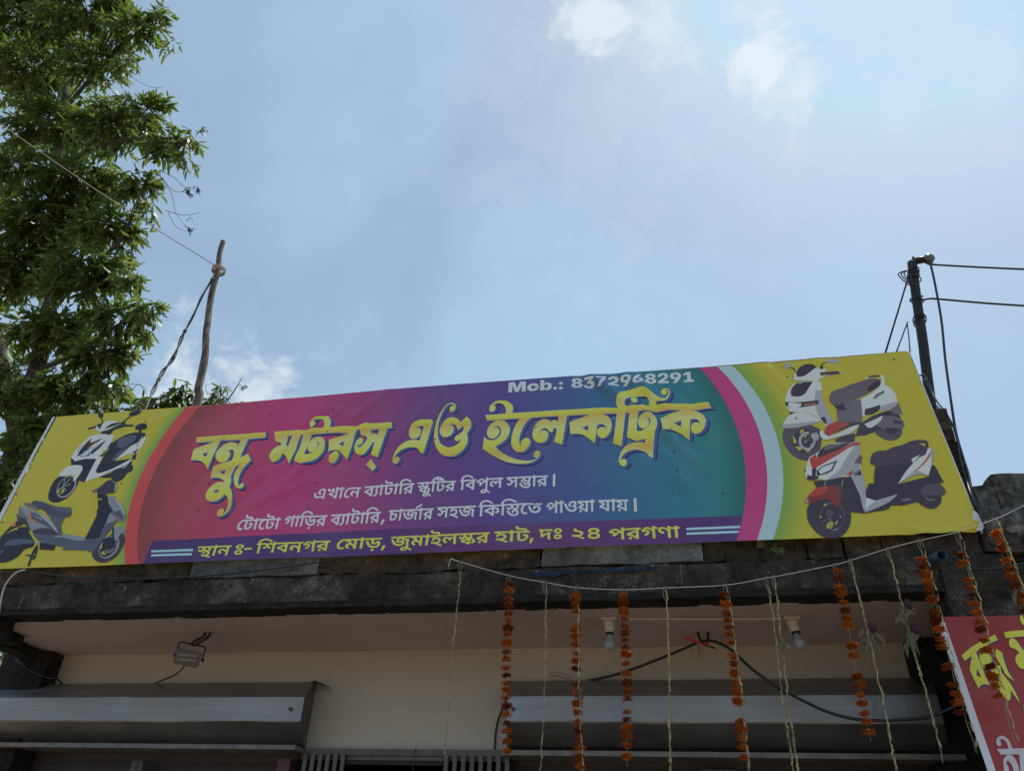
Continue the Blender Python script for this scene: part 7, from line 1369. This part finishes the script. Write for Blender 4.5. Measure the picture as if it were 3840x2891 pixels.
def crown_build(name, boughs, parent, lm, leaf_len, n_per_twig=15, seed=1, sun_bias=.0):
    rg = np.random.default_rng(seed)
    P, D = [], []
    twigs = MB(); pods = []
    for cx, cy, cz, rx, ry, rz, nt_ in boughs:
        c = np.array((cx, cy, cz)); rr = np.array((rx, ry, rz))
        for _ in range(nt_):
            dv = rg.normal(size=3); dv /= np.linalg.norm(dv); dv[2] = dv[2]*.8 + .05
            a = c + dv*rr*rg.uniform(.05, .45); e = c + dv*rr*rg.uniform(.72, 1.12); e[2] -= rg.uniform(.02, .16)
            L = np.linalg.norm(e-a); mid = (a+e)/2 + np.array((0, 0, .10*L)) + rg.normal(size=3)*.03
            n = max(5, int(n_per_twig*min(1.5, L/.45)))
            ts = np.linspace(.12, 1., n) + rg.uniform(-.03, .03, n)
            pts = np.outer((1-ts)**2, a) + np.outer(2*ts*(1-ts), mid) + np.outer(ts**2, e)
            tang = np.outer(2*(1-ts), mid-a) + np.outer(2*ts, e-mid); tang /= np.linalg.norm(tang, axis=1)[:, None]
            rv = rg.normal(size=(n, 3)); d = tang*.55 + rv*.42 + np.array((0, 0, -.52)); d /= np.linalg.norm(d, axis=1)[:, None]
            P.append(pts); D.append(d)
            twigs.tube([a, a*.25+mid*.5+e*.25, e], [.0085, .0055, .002], 4)
            if rg.random() < .07: pods.append(e*.55+mid*.45)
    P = np.concatenate(P); D = np.concatenate(D); Nn = len(P)
    Sd = np.cross(D, rg.normal(size=(Nn, 3))*.6 + np.array((0, 0, 1.))); Sd /= np.linalg.norm(Sd, axis=1)[:, None]
    Ln = leaf_len*rg.uniform(.45, 1.25, Nn); Wd = Ln*rg.uniform(.19, .30, Nn); Cv = rg.uniform(-.35, .35, Nn)
    V, F = leaf_arrays(P, D, Sd, Ln, Wd, Cv)
    V = V - np.array(parent.location)
    me = bpy.data.meshes.new(name)
    me.vertices.add(len(V)); me.vertices.foreach_set('co', V.ravel())
    loops = np.array([v for f in F for v in f]); per = len(loops); allv = (loops[None, :] + 8*np.arange(Nn)[:, None]).ravel()
    me.loops.add(len(allv)); me.loops.foreach_set('vertex_index', allv)
    sizes = np.array([len(f) for f in F]); starts = np.concatenate([[0], np.cumsum(sizes)[:-1]])
    me.polygons.add(Nn*len(F))
    me.polygons.foreach_set('loop_start', (starts[None, :] + per*np.arange(Nn)[:, None]).ravel())
    me.polygons.foreach_set('loop_total', np.tile(sizes, Nn))
    me.update(calc_edges=True); me.validate()
    me.polygons.foreach_set('use_smooth', [True]*len(me.polygons))
    me.materials.append(lm)
    o = bpy.data.objects.new(name, me); COL.objects.link(o); o.parent = parent
    twigs.build('twigs', M['twig'], parent)
    return pods
def pod_clump(mb, c, s, rg):
    for _ in range(12):
        a = Vector(c) + Vector(rg.normal(size=3))*s*.35; pts = [a]
        dirv = Vector(rg.normal(size=3)).normalized(); ax = Vector(rg.normal(size=3)).normalized()
        for k in range(5):
            dirv = (Matrix.Rotation(.9, 3, ax) @ dirv); pts.append(pts[-1] + dirv*s*.32)
        mb.tube(pts, s*.09, 4)
def limb(mb, pts, r0, r1, n=10):
    pts = catmull(pts, 6); k_ = len(pts)
    mb.tube([p_ + Vector((mnoise.noise(p_*2.), mnoise.noise(p_*2.+Vector((5, 0, 0))), 0))*r0*.35 for p_ in pts], [(r0+(r1-r0)*k/(k_-1))*(1+.12*mnoise.noise(p_*4)) for k, p_ in enumerate(pts)], n)
TREES = [
dict(near=True, base=(-9.215, 8.300, 0.000), label='tall leafy acacia tree with hanging sickle-shaped leaves filling the left edge', leaf=0.195, per=19, seed=3,
 limbs=[([(-9.215, 8.300, -0.100), (-9.065, 8.300, 1.500), (-8.865, 8.300, 5.475), (-9.207, 8.250, 6.882), (-9.379, 8.200, 8.094), (-9.499, 8.100, 9.243), (-9.981, 8.050, 10.805), (-10.641, 8.000, 12.637), (-11.342, 8.000, 14.512), (-11.953, 7.900, 16.508), (-13.090, 7.900, 19.605)], 0.17, 0.05), ([(-9.207, 8.250, 6.882), (-10.325, 8.400, 8.531), (-11.883, 8.500, 10.852), (-14.331, 8.500, 15.086)], 0.1, 0.04), ([(-9.499, 8.100, 9.243), (-8.787, 7.800, 9.741), (-8.202, 7.600, 10.107), (-7.923, 7.400, 10.944)], 0.05, 0.018), ([(-9.379, 8.200, 8.094), (-8.450, 7.900, 8.090), (-7.637, 7.600, 8.271), (-7.053, 7.400, 8.339)], 0.045, 0.016), ([(-10.641, 8.000, 12.637), (-9.742, 7.700, 12.704), (-8.737, 7.500, 12.552), (-7.740, 7.300, 12.105)], 0.045, 0.014), ([(-11.342, 8.000, 14.512), (-10.581, 7.700, 15.401), (-9.701, 7.400, 15.903), (-9.246, 7.300, 16.177)], 0.045, 0.014), ([(-9.286, 8.200, 7.454), (-8.465, 8.000, 7.491), (-7.596, 7.800, 7.421)], 0.04, 0.015)],
 boughs=[(-14.20, 8.00, 18.73, 1.40, 1.00, 1.09, 155), (-11.60, 7.60, 17.44, 1.29, 0.87, 0.88, 137), (-9.87, 7.40, 16.04, 0.71, 0.52, 0.60, 59), (-9.34, 7.30, 16.21, 0.38, 0.27, 0.30, 12), (-8.51, 7.20, 14.87, 0.28, 0.21, 0.25, 6), (-13.16, 8.20, 16.67, 1.32, 0.91, 0.96, 146), (-10.82, 7.70, 15.55, 0.88, 0.59, 0.60, 73), (-9.92, 7.60, 15.27, 0.37, 0.28, 0.32, 12), (-8.66, 7.40, 13.14, 0.67, 0.42, 0.38, 46), (-7.85, 7.30, 12.13, 0.54, 0.36, 0.36, 40), (-7.22, 7.20, 11.88, 0.27, 0.23, 0.31, 10), (-7.15, 7.20, 11.34, 0.28, 0.20, 0.22, 8), (-9.59, 7.70, 13.35, 0.85, 0.62, 0.70, 99), (-11.36, 8.00, 14.02, 1.06, 0.77, 0.85, 133), (-10.58, 7.20, 11.85, 0.65, 0.46, 0.51, 64), (-9.43, 7.50, 11.58, 0.92, 0.61, 0.60, 108), (-8.20, 7.50, 11.29, 0.49, 0.36, 0.40, 37), (-7.62, 7.40, 10.47, 0.23, 0.19, 0.25, 8), (-10.06, 7.80, 11.02, 1.01, 0.68, 0.69, 137), (-8.57, 7.60, 10.46, 0.65, 0.45, 0.48, 68), (-10.65, 8.20, 10.41, 0.93, 0.67, 0.74, 133), (-8.65, 7.70, 9.58, 0.80, 0.56, 0.59, 110), (-7.66, 7.50, 9.16, 0.28, 0.23, 0.28, 14), (-6.98, 7.40, 8.38, 0.25, 0.22, 0.30, 17), (-7.62, 7.60, 8.47, 0.55, 0.39, 0.43, 64), (-8.95, 7.90, 8.65, 0.74, 0.51, 0.54, 97), (-6.91, 7.50, 7.97, 0.19, 0.13, 0.15, 6), (-7.64, 7.60, 7.79, 0.57, 0.36, 0.34, 56), (-8.26, 7.90, 7.50, 0.73, 0.42, 0.31, 63), (-7.39, 7.70, 7.29, 0.33, 0.22, 0.22, 18), (-7.51, 8.20, 7.26, 0.35, 0.20, 0.15, 10), (-9.94, 8.40, 8.23, 0.47, 0.42, 0.59, 44), (-8.72, 8.20, 7.31, 0.47, 0.28, 0.24, 24), (-8.63, 7.80, 6.72, 0.44, 0.31, 0.33, 36), (-8.86, 7.90, 6.20, 0.29, 0.28, 0.40, 29), (-8.42, 7.80, 6.83, 0.33, 0.24, 0.26, 23), (-8.08, 8.00, 7.18, 0.46, 0.26, 0.19, 25), (-8.81, 8.20, 5.90, 0.26, 0.26, 0.40, 22), (-9.17, 7.90, 7.44, 0.51, 0.34, 0.35, 43), (-8.78, 8.20, 6.52, 0.19, 0.17, 0.23, 7), (-16.16, 8.40, 18.34, 1.44, 1.26, 1.70, 238), (-13.53, 8.40, 13.15, 1.08, 0.99, 1.40, 216), (-11.90, 8.60, 9.69, 0.85, 0.83, 1.22, 136), (-15.19, 8.00, 22.25, 2.13, 1.31, 1.14, 140), (-12.14, 7.80, 20.20, 1.30, 0.83, 0.78, 70)],
 pods=[(-6.671, 7.250, 9.734), (-6.765, 7.250, 10.630), (-6.958, 7.250, 10.627), (-6.901, 7.250, 10.546), (-8.514, 7.250, 13.405), (-8.429, 7.250, 13.309), (-8.665, 7.250, 12.371), (-8.953, 7.250, 11.475), (-9.295, 7.250, 13.390), (-8.089, 7.250, 12.824), (-7.532, 7.250, 9.398), (-7.507, 7.250, 7.666), (-8.672, 7.250, 11.956), (-8.438, 7.250, 12.466), (-7.258, 7.250, 7.550), (-12.290, 7.250, 16.563), (-11.417, 7.250, 15.852), (-7.896, 7.250, 5.808), (-8.122, 7.250, 6.050)], sprays=[[(-7.631, 7.250, 11.231), (-7.324, 7.250, 11.017), (-7.056, 7.250, 10.753), (-6.765, 7.250, 10.630)], [(-7.660, 7.250, 11.173), (-7.263, 7.250, 10.668), (-7.012, 7.250, 10.154), (-6.689, 7.250, 9.764)], [(-7.588, 7.250, 11.096), (-7.193, 7.250, 10.668), (-6.978, 7.250, 10.649)], [(-7.156, 7.250, 10.178), (-6.921, 7.250, 9.856), (-6.703, 7.250, 9.722)], [(-9.363, 7.250, 14.363), (-8.996, 7.250, 13.949), (-8.626, 7.250, 13.663), (-8.320, 7.250, 13.553)], [(-7.224, 7.250, 10.247), (-6.855, 7.250, 10.083), (-6.599, 7.250, 10.098)], [(-6.769, 7.250, 9.944), (-6.725, 7.250, 10.022), (-6.638, 7.250, 9.878)]]),
dict(near=False, base=(-7.512, 9.600, 0.000), label='lower bushy acacia treetop just showing above the banner around the wooden pole', leaf=0.17, per=18, seed=8,
 limbs=[([(-7.512, 9.600, -0.100), (-7.462, 9.600, 2.000), (-7.512, 9.600, 7.764), (-7.719, 9.600, 8.295)], 0.09, 0.02), ([(-7.512, 9.600, 7.764), (-7.082, 9.600, 7.932), (-6.887, 9.600, 8.276), (-6.691, 9.500, 8.562)], 0.02, 0.006), ([(-7.512, 9.600, 7.764), (-7.906, 9.600, 8.102), (-8.178, 9.600, 8.334)], 0.03, 0.01)],
 boughs=[(-8.04, 9.50, 8.26, 0.40, 0.26, 0.24, 20), (-7.81, 9.50, 8.40, 0.27, 0.20, 0.22, 12), (-7.74, 9.50, 8.55, 0.18, 0.13, 0.16, 6), (-8.45, 9.60, 8.25, 0.31, 0.21, 0.20, 13), (-7.22, 9.60, 8.25, 0.26, 0.19, 0.20, 11), (-6.99, 9.50, 8.40, 0.18, 0.13, 0.15, 6), (-6.86, 9.50, 8.18, 0.22, 0.16, 0.17, 7), (-6.66, 9.50, 8.07, 0.15, 0.11, 0.13, 6), (-7.50, 9.70, 8.18, 0.53, 0.32, 0.27, 30), (-8.16, 9.70, 8.08, 0.63, 0.36, 0.27, 35)],
 pods=[(-6.614, 9.500, 8.371), (-7.082, 9.500, 8.240), (-7.109, 9.500, 8.232)], sprays=[[(-7.082, 9.600, 7.932), (-6.780, 9.500, 8.255), (-6.680, 9.500, 8.614)], [(-8.839, 9.600, 8.499), (-8.705, 9.600, 8.706), (-8.472, 9.600, 8.467)], [(-9.005, 9.600, 8.678), (-8.811, 9.600, 8.715), (-8.545, 9.600, 8.609), (-8.443, 9.600, 8.411)], [(-7.222, 9.500, 8.294), (-7.317, 9.500, 8.460), (-7.241, 9.500, 8.501)]]),
dict(near=False, base=(-6.847, 7.200, 0.000), label='sunlit low leafy tree seen under the left end of the slab beside the dark pillar', leaf=0.15, per=18, seed=21,
 limbs=[([(-6.847, 7.200, -0.100), (-6.847, 7.200, 1.000), (-6.847, 7.200, 2.883), (-6.933, 7.100, 3.381)], 0.06, 0.02)],
 boughs=[(-7.13, 7.10, 3.52, 0.25, 0.20, 0.25, 33), (-6.74, 7.00, 3.43, 0.19, 0.16, 0.22, 23), (-6.59, 7.00, 3.22, 0.16, 0.13, 0.16, 15), (-6.97, 7.20, 3.14, 0.30, 0.24, 0.30, 50), (-6.67, 7.00, 3.54, 0.08, 0.08, 0.11, 6), (-7.26, 7.20, 3.83, 0.23, 0.16, 0.17, 20)],
 pods=[], sprays=[])]
for tr in TREES:
    root = empty('acacia_tree', tr['base'], tr['label'], 'tree', 'trees behind the shop')
    mb = MB()
    for pts, r0, r1 in tr['limbs']: limb(mb, pts, r0, r1)
    mb.build('trunk', M['bark'], root, True)
    pods = crown_build('crown', tr['boughs'], root, M['leaf' if tr['near'] else 'leaf_far'], tr['leaf'], tr['per'], tr['seed'])
    rg = np.random.default_rng(5+tr['seed'])
    pm = MB()
    for c in pods + [np.array(c) for c in tr['pods']]: pod_clump(pm, c, .055, rg)
    pm.build('seed_pods', M['pod'], root)
    if tr['sprays']:
        bm_ = MB()
        for pts in tr['sprays']: bm_.tube(catmull(pts, 6), [.006*(1-.6*k/(6*(len(pts)-1))) for k in range(6*(len(pts)-1)+1)], 5)
        bm_.build('bare_twigs', M['twig'], root)
